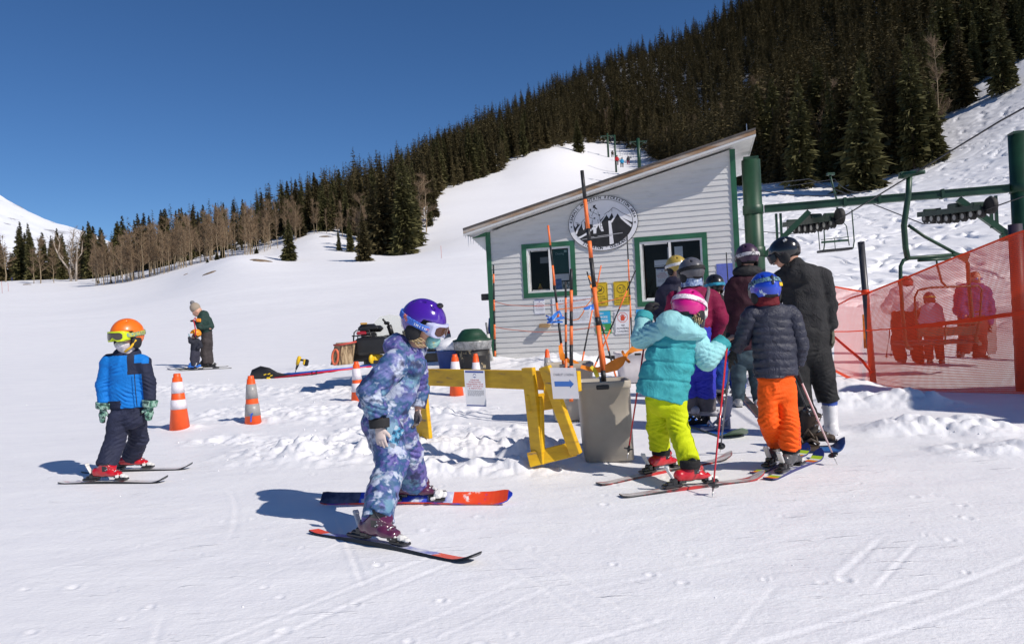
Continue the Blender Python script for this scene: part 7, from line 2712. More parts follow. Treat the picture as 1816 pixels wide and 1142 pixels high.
def kid_navy():
 D = gnd(1392, 836)[1]
 f = Fig('child skier in navy quilted down jacket, orange pants and blue helmet from behind', (1392, 836), D, .0085)
 look = (-.10, .97, -.14)
 la, lb = gnd(1338, 842), gnd(1432, 802)
 ra, rb = gnd(1362, 852), gnd(1456, 812)
 u1, u2 = N2(la, lb), N2(ra, rb)
 p1 = la + u1 * np.linalg.norm(lb - la) * .40
 p2 = ra + u2 * np.linalg.norm(rb - ra) * .40
 e1, e2 = f.pp(p1 + UZ * .17), f.pp(p2 + UZ * .16)
 f.body((1357, 512, 0), 22, (1359, 538, 0), (1366, 565, 0), (1375, 660, 0),
           [[(1330, 562, 0), (1317, 600, .05), (1302, 626, .12)], [(1406, 562, 0), (1419, 610, 0), (1414, 650, .05)]],
           [[(1362, 680, 0), (1364, 745, 0), e1], [(1394, 680, 0), (1399, 745, 0), e2]], look=look)
 nv = mat('navy_down_shell', (.018, .021, .042), .6, var=.2, vscale=8, bump=.12, bscale=90, bdist=.003, wr=.35)
 def quilt(P):
  x, y = px_of(P)
  ph = (y - 552 - .02 * (x - 1370)) / 14.2
  body = (x > 1334) & (x < 1410)
  d = np.where(body & (y > 556), .010 * (np.abs(np.sin(math.pi * ph)) ** .5 - .6), 0)
  return d + folds(16, .008, 81)(P)
 tor = [ec(f.p(1366, 560), f.p(1374, 620), f.r(40, 26), f.r(41, 27)), ec(f.p(1374, 620), f.p(1376, 669), f.r(41, 27), f.r(41, 27), cap=(0, 1)),
           ec(f.p(1334, 556), f.p(1402, 556), f.r(17), f.r(17)), ec(f.p(1361, 555), f.p(1358, 536), f.r(24, 22), f.r(21, 20))]
 j = f.garment('jacket', tor, nv, k=3, disp=quilt)
 f.garment('sleeve', f.limb([(1331, 560, 0), (1317, 601, .05), (1303, 622, .11)], [18, 16.5, 13], ripple=(4, .007), cap=(0, 1)), nv, disp=folds(16, .008, 83), parent=j)
 f.garment('sleeve', f.limb([(1406, 560, 0), (1420, 612, 0), (1414, 648, .05)], [17.5, 16, 13], ripple=(4, .007), cap=(0, 1)), nv, disp=folds(16, .008, 85), parent=j)
 skin('collar', [ec(f.p(1359, 542), f.p(1358, 526), f.r(22, 21), f.r(22, 21), cap=(1, 1))], .0085, [cloth('maroon_collar', (.13, .008, .014))], f.t, k=.004, disp=folds(25, .007, 4))
 og = cloth('orange_pants', (.90, .105, .004), .08)
 pr = [ec(f.p(1375, 662), f.p(1377, 695), f.r(34, 21), f.r(38, 24))]
 pr += f.limb([(1361, 690, 0), (1363, 745, -.02), e1], [20, 19.5, 19.5], cap=(0, 1))
 pr += f.limb([(1393, 690, 0), (1398, 745, -.02), e2], [21, 20, 20], cap=(0, 1))
 f.garment('pants', pr, og, disp=folds(7, .011, 91, (1, 1, 1.7)), j=[(1363, 745, -.08), (1399, 750, -.08), (1370, 780, -.07), (1403, 785, -.07), (1376, 700, -.1)])
 for e in (e1, e2):
  skin('pant_hem', f.limb([(e[0], e[1] - 6, e[2]), (e[0] + 1, e[1] + 7, e[2])], [17.5, 17], cap=(1, 1)), .0085, [cloth('black_gaiter', (.012, .012, .013))], f.t, k=.002)
 mb = MB()
 put_text(mb, 'MARKER', f.p(1420, 772, -.13), nrm([.05, 0, 1]), nrm([-.8, -.6, 0]), .035)
 mb.build('leg_lettering', mat('dark_red_print', (.25, .01, .005), .6), f.t)
 gb = mat('grey_boot', (.06, .06, .065), .4, coat=.2)
 f.boot(p1 + UZ * .045, u1, .235, gb, M_BSH)
 f.boot(p2 + UZ * .045, u2, .235, gb, M_BSH)
 rb_ = [mat('ski_stripe_red', (.70, .05, .02), .35), mat('ski_edge_navy', (.02, .02, .12), .35), mat('ski_stripe_white', (.72, .72, .70), .35), mat('ski_stripe_lime', (.40, .58, .03), .35), mat('ski_stripe_navy', (.015, .025, .13), .35), mat('ski_stripe_orange', (.85, .35, .02), .35), mat('ski_scuffed_white', (.6, .6, .62), .45, ramp=[(.4, (.10, .12, .35)), (.52, (.6, .6, .62))], vscale=14)]
 def zs(k):
  for lim, m in ((.05, 0), (.10, 5), (.15, 3), (.19, 2), (.74, 6), (.79, 0), (.84, 5), (.89, 2), (.93, 3), (1.1, 4)):
   if k < lim:
    return m
 ski('left rainbow striped ski of the child in orange pants', la, lb, .088, rb_, zs, tipup=.07, bind=1, bindf=.40, bindlen=.235)
 ski('right rainbow striped ski of the child in orange pants, tip toward the net', ra, rb, .088, rb_, zs, tipup=.07, bind=1, bindf=.40, bindlen=.235)
 hb = mat('blue_sticker_helmet', (.012, .05, .45), .28, coat=.5, ramp=[(.36, (.55, .65, .7)), (.40, (.012, .05, .45)), (.62, (.014, .06, .50)), (.66, (.08, .35, .40))], vscale=12)
 f.helmet((1357, 511, 0), 29, look, hb, strap=mat('mottled_strap', (.1, .2, .25), .6, ramp=[(.42, (.02, .05, .10)), (.5, (.18, .36, .36)), (.6, (.05, .10, .3))], vscale=34), strap_z=.28, goggles=(M_BSH, GREY_MESH))
 hl, C, A, Rr = f.helm
 n = nrm(A[0] * .55 - A[1] * .8 + A[2] * .05)
 MB().box(C + n * Rr * 1.06, (.038, .006, .026), np.cross(UZ, n), UZ - n * n[2], bev=.002).build('sticker', mat('yellow_sticker', (.80, .50, .02), .4), hl)
 MB().box(C - A[1] * Rr * 1.08 + A[2] * Rr * .30, (.02, .012, .07), A[0], A[2], bev=.004).build('strap_clip', M_BSH, hl)
 for (w, tgt, pl, ts) in ((f.p(1302, 624, .115), f.p(1293, 640, .14), (.7, .5, 0), 1), (f.p(1414, 649, .05), f.p(1413, 668, .05), (-.8, .3, 0), -1)):
  d = N2(w, tgt)
  f.hand(w, d, pl, .125, M_BMAT, ts, curl=.95)
 pg = mat('grey_pole', (.22, .22, .24), .35, .4)
 pw = mat('white_pink_pole', (.70, .52, .52), .35)
 pole('pale pink ski pole in the right hand of the child in navy down', f.p(1412, 655, .03), gnd(1485, 824), pw)
 pole('grey ski pole in the left hand of the child in navy down', f.p(1296, 634, .14), gnd(1277, 802), pg)
 pole('dark ski pole slanting behind the child in orange pants', at(1402, 655, D + .25), at(1437, 738, D + .55), mat('dark_pole', (.03, .03, .03), .4))
def man_black():
 D = gnd(1473, 768)[1]
 f = Fig('tall snowboarder in black helmet, charcoal fleece and black pants, one white boot free', (1450, 768), D, .011)
 look = (-.72, .55, -.42)
 f.body((1393, 450, 0), 22, (1408, 475, 0), (1424, 505, 0), (1430, 595, 0),
           [[(1384, 495, .05), (1372, 540, .15), (1376, 588, .2)], [(1462, 490, 0), (1473, 540, 0), (1479, 580, 0)]],
           [[(1412, 615, 0), (1416, 690, 0), (1434, 745, -.1)], [(1447, 615, 0), (1458, 660, 0), (1472, 720, 0)]], look=look)
 ch = mat('charcoal_fleece', (.020, .020, .022), .95, var=.2, vscale=12, bump=.3, bscale=110, bdist=.004, wr=.5, wrs=8)
 tor = [ec(f.p(1420, 492), f.p(1430, 545), f.r(41, 27), f.r(42, 28)), ec(f.p(1430, 545), f.p(1429, 602), f.r(42, 28), f.r(45, 30), cap=(0, 1)),
           ec(f.p(1392, 492), f.p(1452, 485), f.r(17), f.r(17)), el(f.p(1408, 472, -.02), f.r(23, 24, 19)), el(f.p(1420, 486, -.10), f.r(26, 18, 20))]
 tor += f.limb([(1386, 494, .04), (1373, 542, .14), (1376, 590, .2)], [19, 16, 13.5], cap=(0, 1))
 tor += f.limb([(1458, 492, 0), (1470, 541, 0), (1475, 588, -.02)], [20, 17, 14], cap=(0, 1))
 f.garment('jacket', tor, ch, k=3, disp=folds(7, .018, 101), ero=.020)
 bp = cloth('black_pants', (.017, .017, .018), .3)
 pr = [ec(f.p(1430, 592), f.p(1430, 625), f.r(42, 28), f.r(42, 29))]
 pr += f.limb([(1412, 625, 0), (1416, 690, 0), (1433, 750, -.1)], [25, 22, 19], cap=(0, 1))
 pr += f.limb([(1447, 625, 0), (1457, 662, -.01), (1470, 712, 0)], [26, 23, 19], cap=(0, 1))
 f.garment('pants', pr, bp, disp=folds(6, .015, 111, (1, 1, 1.8)), j=[(1458, 662, -.1), (1468, 695, -.1), (1446, 630, -.12), (1432, 735, -.2)])
 d = N2(f.p(1475, 586, -.02), f.p(1478, 612, -.02))
 f.hand(f.p(1475, 590, -.02), d, (-.9, .2, 0), .175, mat('olive_glove', (.10, .10, .07), .8, var=.3), -1, curl=.55, res=.006)
 d = N2(f.p(1376, 590, .2), f.p(1376, 612, .2))
 f.hand(f.p(1376, 590, .2), d, (.9, .2, 0), .175, M_BMAT, 1, curl=.55, res=.006)
 wb = mat('white_snowboard_boot', (.66, .65, .66), .45, var=.12, vscale=14)
 b1 = gnd(1474, 768)
 bb = f.boot(b1 - UZ * .02, (.25, 1, 0), .31, wb, mat('boot_blue_liner', (.02, .06, .30), .5), lean=.03, cuffh=.86, name='snowboard_boot')
 board_c = gnd(1440, 796)
 bt = board_c + UZ * .05
 f.boot(bt + np.array([.02, .06, 0]), (.85, -.5, 0), .30, mat('brown_snowboard_boot', (.050, .032, .020), .7, var=.4, vscale=14), mat('dark_brown', (.02, .014, .01), .7), lean=.05, cuffh=.70, name='snowboard_boot')
 f.helmet((1391, 446, 0), 25.5, look, mat('black_helmet_gloss', (.010, .010, .011), .22, coat=.6), goggles=(M_BSH, GREY_MESH), strap=None)
 hl, C, A, Rr = f.helm
 MB().box(C - A[1] * Rr * .55 + (A[0] if A[0][1] < 0 else -A[0]) * Rr * .72 + A[2] * Rr * .52, (.03, .012, .02), A[1], A[2], bev=.003).build('helmet_mark', M_WSH, hl)
 return D
def snowboard(label, a, b, width, top, base, group='snowboards in the queue', bindings=()):
 a, b = np.asarray(a, float), np.asarray(b, float)
 u = nrm(b - a)
 L = np.linalg.norm(b - a)
 w = nrm(np.cross(UZ, u))
 n = np.cross(u, w)
 t = thing('snowboard', (a + b) / 2, label, 'snowboard', group)
 N = 36
 vs, fs, mi = [], [], []
 for i in range(N):
  f_ = i / (N - 1)
  e = min(f_, 1 - f_)
  hw = width / 2 * (.86 + .16 * abs(f_ - .5) * 2)
  if e < .13:
   hw *= math.sqrt(max(0, 1 - ((.13 - e) / .1305) ** 2)) * .99 + .01
  up = .085 * (max(0, .16 - e) / .16) ** 1.8
  c = a + u * L * f_ + n * (up + .004)
  vs += [c - w * hw, c + w * hw, c + w * hw * .985 + n * .012, c - w * hw * .985 + n * .012]
 for i in range(N - 1):
  o = i * 4
  for k, (p, q) in enumerate(((0, 1), (1, 2), (2, 3), (3, 0))):
   fs.append((o + p, o + 4 + p, o + 4 + q, o + q))
   mi.append(0 if k == 2 else 1)
 fs.append((0, 1, 2, 3)); mi.append(1)
 o = (N - 1) * 4
 fs.append((o + 3, o + 2, o + 1, o)); mi.append(1)
 link_mesh('deck', np_mesh('deck', np.array(vs) - ORG[t], np.array(fs), [top, base], mi, smooth=False), t)
 for f_, m, occupied in bindings:
  c = a + u * L * f_ + n * .03
  mb = MB()
  mb.box(c, (.11, .27, .025), u, n, bev=.008)
  mb.box(c + w * .12 + n * .05, (.11, .03, .10), u, n, bev=.01)
  for sx in (-1, 1):
   mb.tube([c + u * sx * .055 - w * .04, c + u * sx * .06 + w * .06 + n * .07, c + u * sx * .045 + w * .14 + n * .12], .012, 6)
  hb = c + w * .14 + n * .18
  mb.prism([(-.065, -.09), (.065, -.09), (.075, .05), (.045, .12), (-.045, .12), (-.075, .05)], hb, u, nrm(n + w * .25), .018)
  bd = mb.build('binding', m, t)
  for yy, hh in ((-.05, .07), (.05, .13)):
   MB().tube([c + w * yy - u * .06 + n * .03, c + w * (yy - .01) + n * hh, c + w * yy + u * .06 + n * .03], .014, 6).build('strap', m, bd)
 return t
def queue():
 D = 7.4
 f = Fig('snowboarder in grey helmet, crimson top and royal blue bibs, back turned', (1232, 740), D, .011)
 look = (-.35, .92, -.05)
 f.body((1226, 482, 0), 20, (1226, 506, 0), (1230, 535, 0), (1226, 620, 0),
           [[(1198, 533, 0), (1188, 570, .1), (1200, 605, .2)], [(1265, 533, 0), (1278, 565, .02), (1262, 605, .15)]],
           [[(1212, 640, 0), (1216, 690, 0), (1222, 730, 0)], [(1246, 640, 0), (1249, 690, 0), (1252, 730, 0)]], look=look)
 cr = cloth('crimson_top', (.20, .004, .045), .2)
 tor = [ec(f.p(1231, 530), f.p(1226, 600), f.r(40, 25), f.r(34, 24)), ec(f.p(1204, 530), f.p(1260, 528), f.r(17), f.r(17))]
 tor += f.limb([(1199, 532, 0), (1189, 572, .1), (1202, 608, .2)], [18, 16, 13], cap=(0, 1)) + f.limb([(1263, 532, 0), (1276, 566, .0), (1262, 606, .14)], [19, 17, 13], cap=(0, 1))
 f.garment('jacket', tor, cr, disp=folds(8, .013, 121))
 rb = cloth('royal_blue_bibs', (.030, .036, .42), .15)
 pr = [ec(f.p(1228, 572), f.p(1228, 650), f.r(33, 25), f.r(37, 28))]
 pr += f.limb([(1212, 645, 0), (1216, 690, 0), (1220, 708, 0)], [23, 20, 19], cap=(0, 1)) + f.limb([(1247, 645, 0), (1249, 690, 0), (1250, 708, 0)], [24, 21, 20], cap=(0, 1))
 f.garment('bib_pants', pr, rb, disp=folds(8, .012, 131, (1, 1, 2)), j=[(1247, 680, -.1), (1250, 700, -.1), (1240, 650, -.12), (1215, 690, -.1)])
 gy = cloth('grey_gaiter', (.10, .09, .10), .2)
 skin('gaiter', f.limb([(1220, 704, 0), (1222, 727, 0)], [18, 16], cap=(1, 1)) + f.limb([(1250, 704, 0), (1252, 727, 0)], [19, 17], cap=(1, 1)), .011, [gy], f.t, k=.004, disp=folds(20, .008, 5))
 for x0, x1 in ((1204, 1213), (1256, 1245)):
  MB().tube([f.p(x0, 511, -.03), f.p(x0, 520, -.12), f.p((x0 + x1) / 2, 545, -.158), f.p(x1, 585, -.165)], .019, 6).build('suspender', cloth('grey_webbing', (.17, .15, .17)), f.t)
 sb = mat('grey_snowboard_boot', (.30, .29, .32), .5, var=.25)
 f.boot(f.p(1222, 741, 0) + UZ * .03, (-.5, .85, 0), .27, sb, M_BSH, lean=.05, cuffh=.6, name='snowboard_boot')
 f.boot(f.p(1252, 745, 0) + UZ * .03, (.8, -.2, 0), .27, sb, M_BSH, lean=.05, cuffh=.6, name='snowboard_boot')
 f.helmet((1226, 480, 0), 23.5, look, mat('slate_helmet', (.10, .10, .115), .35, coat=.2), strap=M_BMAT, strap_z=.05, goggles=(M_BSH, GREY_MESH))
 skin('neck_buff', [ec(f.p(1226, 494), f.p(1227, 508), f.r(18, 17), f.r(18, 17), cap=(1, 1))], .009, [mat('blue_batik', (.2, .3, .5), .7, ramp=[(.4, (.05, .10, .28)), (.55, (.35, .45, .62)), (.65, (.6, .66, .72))], vscale=22)], f.t, k=.004, disp=folds(30, .008, 3))
 snowboard('blue and green snowboard of the rider in crimson, blue tip forward', gnd(1206, 745), gnd(1316, 779), .25,
              mat('board_blue_green', (.015, .11, .45), .35, var=.35, vscale=3), mat('board_edge_green', (.10, .16, .10), .4), bindings=((.30, M_BMAT, True), (.62, mat('grey_binding', (.42, .40, .45), .4), False)))
 snowboard('bright blue snowboard under the brown boot of the rider in black', gnd(1376, 800), gnd(1499, 797), .25,
              mat('board_bright_blue', (.01, .13, .42), .35, var=.3), mat('board_edge_blue', (.02, .06, .2), .4), bindings=((.5, mat('brown_binding', (.06, .04, .025), .6, var=.4), True),))
 D = 8.7
 f = Fig('adult in plum helmet and dark maroon jacket with jeans, back turned', (1328, 722), D, .014)
 look = (-.12, .98, -.05)
 f.body((1325, 456, 0), 17, (1325, 478, 0), (1325, 508, 0), (1322, 605, 0),
           [[(1300, 510, 0), (1294, 560, .1), (1304, 600, .2)], [(1350, 510, 0), (1356, 560, .1), (1346, 600, .2)]],
           [[(1312, 620, 0), (1310, 670, 0), (1308, 712, 0)], [(1337, 620, 0), (1342, 670, 0), (1348, 715, 0)]], look=look)
 mr = cloth('maroon_jacket', (.034, .006, .014), .25)
 tor = [ec(f.p(1325, 505), f.p(1322, 560), f.r(35, 23), f.r(33, 22)), ec(f.p(1322, 560), f.p(1322, 622), f.r(33, 22), f.r(35, 23), cap=(0, 1)), ec(f.p(1304, 508), f.p(1346, 508), f.r(15), f.r(15))]
 tor += f.limb([(1300, 512, 0), (1294, 562, .06), (1302, 606, .16)], [15, 13, 11], cap=(0, 1)) + f.limb([(1350, 512, 0), (1357, 562, .06), (1350, 606, .16)], [15, 13, 11], cap=(0, 1))
 f.garment('jacket', tor, mr, disp=folds(6, .014, 141))
 skin('collar', [el(f.p(1325, 482, -.0), f.r(25, 22, 12))], .012, [M_BMAT], f.t, k=.01, disp=folds(15, .01, 3))
 pr = [ec(f.p(1324, 612), f.p(1324, 632), f.r(30, 21), f.r(30, 22))] + f.limb([(1312, 630, 0), (1310, 672, 0), (1308, 712, 0)], [17, 14, 12], cap=(0, 1)) + f.limb([(1337, 630, 0), (1342, 672, 0), (1347, 714, 0)], [17, 14.5, 13], cap=(0, 1))
 f.garment('jeans', pr, mat('denim', (.035, .065, .085), .8, var=.3, vscale=14), disp=folds(9, .012, 151, (1, 1, 2)))
 gb = mat('white_grey_boot', (.4, .4, .4), .4, var=.3)
 f.boot(f.p(1348, 722, 0), (.5, .8, 0), .28, gb, M_BSH, cuffh=.4)
 f.boot(f.p(1308, 722, 0), (.1, 1, 0), .28, gb, M_BSH, cuffh=.4)
 f.helmet((1325, 453, 0), 21.5, look, mat('plum_helmet', (.05, .025, .055), .4), strap=mat('white_grey_strap', (.45, .43, .45), .6, ramp=[(.42, (.08, .08, .09)), (.5, (.55, .53, .55))], vscale=24), strap_z=-.08, goggles=(M_BSH, GREY_MESH))
 D = 9.2
 f = Fig('person in gold helmet and navy jacket at the hut window, mostly hidden', (1192, 716), D, .014)
 look = (-.45, .85, -.05)
 f.body((1199, 474, 0), 16, (1197, 494, 0), (1195, 520, 0), (1193, 600, 0),
           [[(1176, 520, 0), (1168, 555, .05), (1178, 590, .15)], [(1214, 520, 0), (1220, 555, .1), (1212, 590, .2)]],
           [[(1184, 615, 0), (1183, 660, 0), (1182, 708, 0)], [(1203, 615, 0), (1204, 660, 0), (1206, 708, 0)]], look=look)
 nv = cloth('midnight_jacket', (.018, .018, .040), .25)
 tor = [ec(f.p(1196, 515), f.p(1193, 605), f.r(27, 20), f.r(27, 20), cap=(0, 1)), ec(f.p(1180, 518), f.p(1212, 518), f.r(14), f.r(14)), el(f.p(1197, 498, -.02), f.r(17, 16, 10))]
 tor += f.limb([(1177, 520, 0), (1168, 556, .05), (1178, 592, .15)], [14, 12, 10], cap=(0, 1)) + f.limb([(1214, 520, 0), (1220, 556, .1), (1212, 592, .2)], [14, 12, 10], cap=(0, 1))
 f.garment('jacket', tor, nv, disp=folds(7, .014, 161))
 f.garment('pants', [ec(f.p(1193, 598), f.p(1193, 618), f.r(25, 19), f.r(25, 19))] + f.limb([(1184, 615, 0), (1183, 660, 0), (1182, 706, 0)], [14, 13, 12], cap=(0, 1)) + f.limb([(1203, 615, 0), (1204, 660, 0), (1206, 706, 0)], [14, 13, 12], cap=(0, 1)), cloth('slate_pants', (.04, .04, .05)), disp=folds(9, .012, 163))
 rd = mat('red_boot', (.50, .008, .018), .3, coat=.4)
 f.boot(f.p(1182, 716, 0), (.3, .9, 0), .27, rd, M_BSH)
 f.boot(f.p(1207, 716, 0), (.3, .9, 0), .27, rd, M_BSH)
 f.helmet((1199, 471, 0), 18.5, look, mat('gold_helmet', (.42, .30, .06), .35, coat=.2), strap=M_WSH, strap_z=-.05, goggles=(M_BSH, LENS_AMBER))
 D = 9.5
 f = Fig('small child skier in black helmet with cyan goggles strap and black red jacket', (1294, 703), D, .012)
 look = (-.25, .95, 0)
 f.body((1267, 507, 0), 14, (1269, 525, 0), (1272, 545, 0), (1285, 610, 0),
           [[(1253, 545, 0), (1248, 575, .1), (1256, 600, .2)], [(1296, 545, 0), (1304, 575, .0), (1302, 600, .1)]],
           [[(1276, 620, 0), (1277, 655, 0), (1278, 690, 0)], [(1302, 620, 0), (1306, 655, 0), (1310, 690, 0)]], look=look)
 bk, rd = cloth('black_child_jacket', (.016, .016, .018), .3), cloth('red_panel', (.42, .012, .012), .1)
 def mf(c):
  x, y = px_of(c)
  return ((np.abs((y - 545) - (x - 1277) * .55) < 7) & (x > 1268) | ((x > 1299) & (y > 552) & (y < 582))).astype(int)
 tor = [ec(f.p(1272, 540), f.p(1278, 610), f.r(26, 18), f.r(29, 19), cap=(0, 1)), ec(f.p(1256, 541), f.p(1292, 543), f.r(12), f.r(12)), el(f.p(1269, 526), f.r(15, 14, 8))]
 tor += f.limb([(1254, 544, 0), (1248, 576, .1), (1256, 602, .2)], [12, 11, 9], cap=(0, 1)) + f.limb([(1295, 545, 0), (1304, 577, .0), (1302, 604, .1)], [13, 12, 10], cap=(0, 1))
 f.garment('jacket', tor, [bk, rd], disp=folds(10, .010, 171), matfn=mf)
 bl = cloth('blue_child_pants', (.010, .055, .33), .15)
 f.garment('pants', [ec(f.p(1284, 602), f.p(1288, 625), f.r(27, 18), f.r(28, 19))] + f.limb([(1276, 622, 0), (1277, 655, 0), (1278, 690, 0)], [16, 15, 15], cap=(0, 1)) + f.limb([(1302, 622, 0), (1306, 655, 0), (1309, 690, 0)], [16, 15, 15], cap=(0, 1)), bl, disp=folds(10, .012, 173, (1, 1, 2)))
 gb = mat('white_grey_boot', (.4, .4, .4), .4, var=.3)
 f.boot(f.p(1278, 701, 0) + UZ * .02, (-.3, .9, 0), .22, gb, M_BSH, cuffh=.5)
 f.boot(f.p(1310, 701, 0) + UZ * .02, (-.4, .8, 0), .22, gb, M_BSH, cuffh=.5)
 f.helmet((1267, 504, 0), 18, look, M_BSH, strap=mat('cyan_strap', (.02, .30, .48), .6, ramp=[(.4, (.02, .22, .38)), (.6, (.04, .42, .60))], vscale=18), strap_z=-.12, goggles=(M_BSH, GREY_MESH))
 sk = [mat('brown_ski_top', (.07, .05, .04), .4, var=.3), mat('ski_edge_dull_red', (.30, .03, .04), .4)]
 ski('dark brown ski with red edge pointing at the viewer in the queue', gnd(1352, 741), gnd(1308, 694), .10, sk, tipup=.05, bind=1, bindf=.80, bindlen=.22)
 ski('second dark ski of the small child in blue pants', gnd(1282, 716), gnd(1268, 690), .09, sk, tipup=.04, bind=1, bindf=.5, bindlen=.2)
 pole('thin black ski pole hanging behind the small child in blue pants', at(1300, 640, 8.8), at(1283, 705, 8.6), mat('dark_pole', (.03, .03, .03), .4))
def beyond_net():
 D = 13.0
 f = Fig('skier in white jacket leaning over poles beyond the orange net', (1605, 641), D, .018)
 look = (.25, .9, -.3)
 f.body((1606, 503, 0), 11, (1605, 517, 0), (1604, 535, 0), (1607, 575, 0),
           [[(1586, 528, 0), (1574, 545, .05), (1583, 552, .2)], [(1624, 528, 0), (1638, 548, 0), (1632, 562, .15)]],
           [[(1596, 580, 0), (1592, 610, 0), (1598, 634, 0)], [(1620, 580, 0), (1624, 610, 0), (1630, 636, 0)]], look=look)
 f.garment('jacket', [ec(f.p(1605, 522), f.p(1604, 553), f.r(27, 18), f.r(24, 17), cap=(0, 1)), ec(f.p(1590, 522), f.p(1620, 522), f.r(11), f.r(11))]
              + f.limb([(1586, 526, 0), (1572, 546, .05), (1583, 553, .2)], [11, 10, 8], cap=(0, 1)) + f.limb([(1624, 526, 0), (1638, 546, 0), (1632, 562, .15)], [11, 10, 8], cap=(0, 1)), cloth('white_ski_jacket', (.80, .78, .82), .1), disp=folds(8, .02, 181))
 dk = cloth('net_tinted_pants', (.15, .030, .025), .2)  # dark trousers; red tint of the lit net painted into the colour
 f.garment('pants', [ec(f.p(1606, 548), f.p(1607, 578), f.r(24, 17), f.r(25, 18))] + f.limb([(1596, 578, 0), (1592, 610, 0), (1598, 638, 0)], [13, 12, 10], cap=(0, 1)) + f.limb([(1619, 578, 0), (1624, 610, 0), (1630, 641, 0)], [13, 12, 10], cap=(0, 1)), dk, disp=folds(8, .02, 183))
 f.helmet((1606, 502, 0), 13, look, mat('red_net_helmet', (.40, .05, .04), .4), strap=M_BMAT, res=.012)
 f.boot(f.p(1600, 643, 0), (.2, 1, 0), .27, M_BSH, M_BSH, cuffh=.4)
 f.boot(f.p(1632, 645, 0), (.2, 1, 0), .27, M_BSH, M_BSH, cuffh=.4)
 dp = mat('dark_pole', (.03, .03, .03), .4)
 pole('ski pole left of two held by the skier in white jacket', f.p(1583, 548, .2), f.p(1571, 640, .2), dp)
 pole('ski pole right of two held by the skier in white jacket', f.p(1584, 550, .25), f.p(1580, 638, .25), dp)
 D = 12.7
 f = Fig('child in lavender puffer jacket between two adults beyond the orange net', (1655, 644), D, .016)
 f.body((1648, 530, 0), 8, (1649, 540, 0), (1652, 552, 0), (1655, 590, 0),
           [[(1642, 552, 0), (1636, 568, .05), (1640, 578, .1)], [(1664, 552, 0), (1668, 568, 0), (1666, 580, .05)]],
           [[(1648, 595, 0), (1647, 618, 0), (1648, 638, 0)], [(1663, 595, 0), (1666, 618, 0), (1668, 638, 0)]], look=(.6, .7, 0))
 f.garment('jacket', [ec(f.p(1652, 545), f.p(1653, 574), f.r(17, 12), f.r(18, 13), cap=(0, 1), ripple=(5, .012))] + f.limb([(1642, 548, 0), (1635, 568, .05), (1640, 578, .1)], [8, 7, 6], cap=(0, 1)) + f.limb([(1664, 548, 0), (1669, 568, 0), (1667, 580, .05)], [8, 7, 6], cap=(0, 1)), cloth('lavender_puffer', (.45, .40, .55), .1))
 f.garment('pants', [ec(f.p(1654, 570), f.p(1656, 596), f.r(17, 12), f.r(18, 13))] + f.limb([(1648, 596, 0), (1647, 618, 0), (1648, 638, 0)], [9, 8.5, 8], cap=(0, 1)) + f.limb([(1663, 596, 0), (1666, 618, 0), (1668, 638, 0)], [9, 8.5, 8], cap=(0, 1)), dk)
 f.helmet((1648, 528, 0), 10.5, (.6, .7, 0), mat('plum_helmet', (.05, .025, .055), .4), strap=mat('yellow_strap', (.55, .45, .05), .6), res=.010)
 f.boot(f.p(1649, 645, 0), (.6, .6, 0), .2, M_BSH, M_BSH, cuffh=.4)
 f.boot(f.p(1670, 645, 0), (.6, .6, 0), .2, M_BSH, M_BSH, cuffh=.4)
 D = 12.4
 f = Fig('adult in purple jacket and mirrored sunglasses facing the viewer beyond the net', (1722, 632), D, .016)
 look = (.05, -1, -.15)
 f.body((1729, 494, 0), 11, (1728, 508, 0), (1726, 525, 0), (1724, 570, 0),
           [[(1705, 522, 0), (1700, 548, -.02), (1712, 560, -.15)], [(1748, 522, 0), (1753, 550, 0), (1752, 575, -.02)]],
           [[(1715, 580, 0), (1712, 605, 0), (1708, 628, 0)], [(1735, 580, 0), (1736, 605, 0), (1736, 630, 0)]], look=look)
 mb = MB()
 mb.ball(f.hc + f.hup * f.hR * .28 - f.hf * f.hR * .18, f.hR * .98, 8, sc=(.92, .98, .88))
 mb.build('hair', M_HAIRD, f.t)
 mb = MB()
 for sx in (-1, 1):
  mb.ball(f.hc + f.hf * f.hR * .92 + f.hrt * sx * f.hR * .36 + f.hup * f.hR * .02, f.hR * .26, 6, sc=(1.15, .4, .75))
 mb.build('sunglasses', mat('mirror_blue', (.12, .22, .5), .08, .8), f.t)
 pj = cloth('purple_jacket', (.075, .035, .16), .3)
 f.garment('jacket', [ec(f.p(1727, 516), f.p(1725, 564), f.r(25, 17), f.r(25, 17), cap=(0, 1)), ec(f.p(1708, 516), f.p(1746, 516), f.r(11), f.r(11)), el(f.p(1715, 510, .03), f.r(17, 14, 8))]
              + f.limb([(1705, 519, 0), (1700, 549, -.02), (1712, 561, -.15)], [12, 10, 8], cap=(0, 1)) + f.limb([(1748, 519, 0), (1754, 550, 0), (1752, 576, -.02)], [11, 10, 8], cap=(0, 1)), pj, disp=folds(8, .02, 191))
 f.garment('pants', [ec(f.p(1724, 558), f.p(1725, 582), f.r(25, 17), f.r(25, 18))] + f.limb([(1714, 582, 0), (1712, 606, 0), (1708, 628, 0)], [13, 12, 11], cap=(0, 1)) + f.limb([(1736, 582, 0), (1737, 606, 0), (1736, 630, 0)], [13, 12, 11], cap=(0, 1)), dk, disp=folds(8, .02, 193))
 f.boot(f.p(1704, 634, 0), (-.6, -.7, 0), .27, M_BSH, M_BSH, cuffh=.35, name='snowboard_boot')
 f.boot(f.p(1738, 636, 0), (.3, -.9, 0), .27, M_BSH, M_BSH, cuffh=.35, name='snowboard_boot')
 d = N2(f.p(1752, 574, -.02), f.p(1751, 586, -.02))
 f.hand(f.p(1752, 574, -.02), d, (.9, 0, 0), .17, M_BMAT, 1, curl=.8, res=.008)
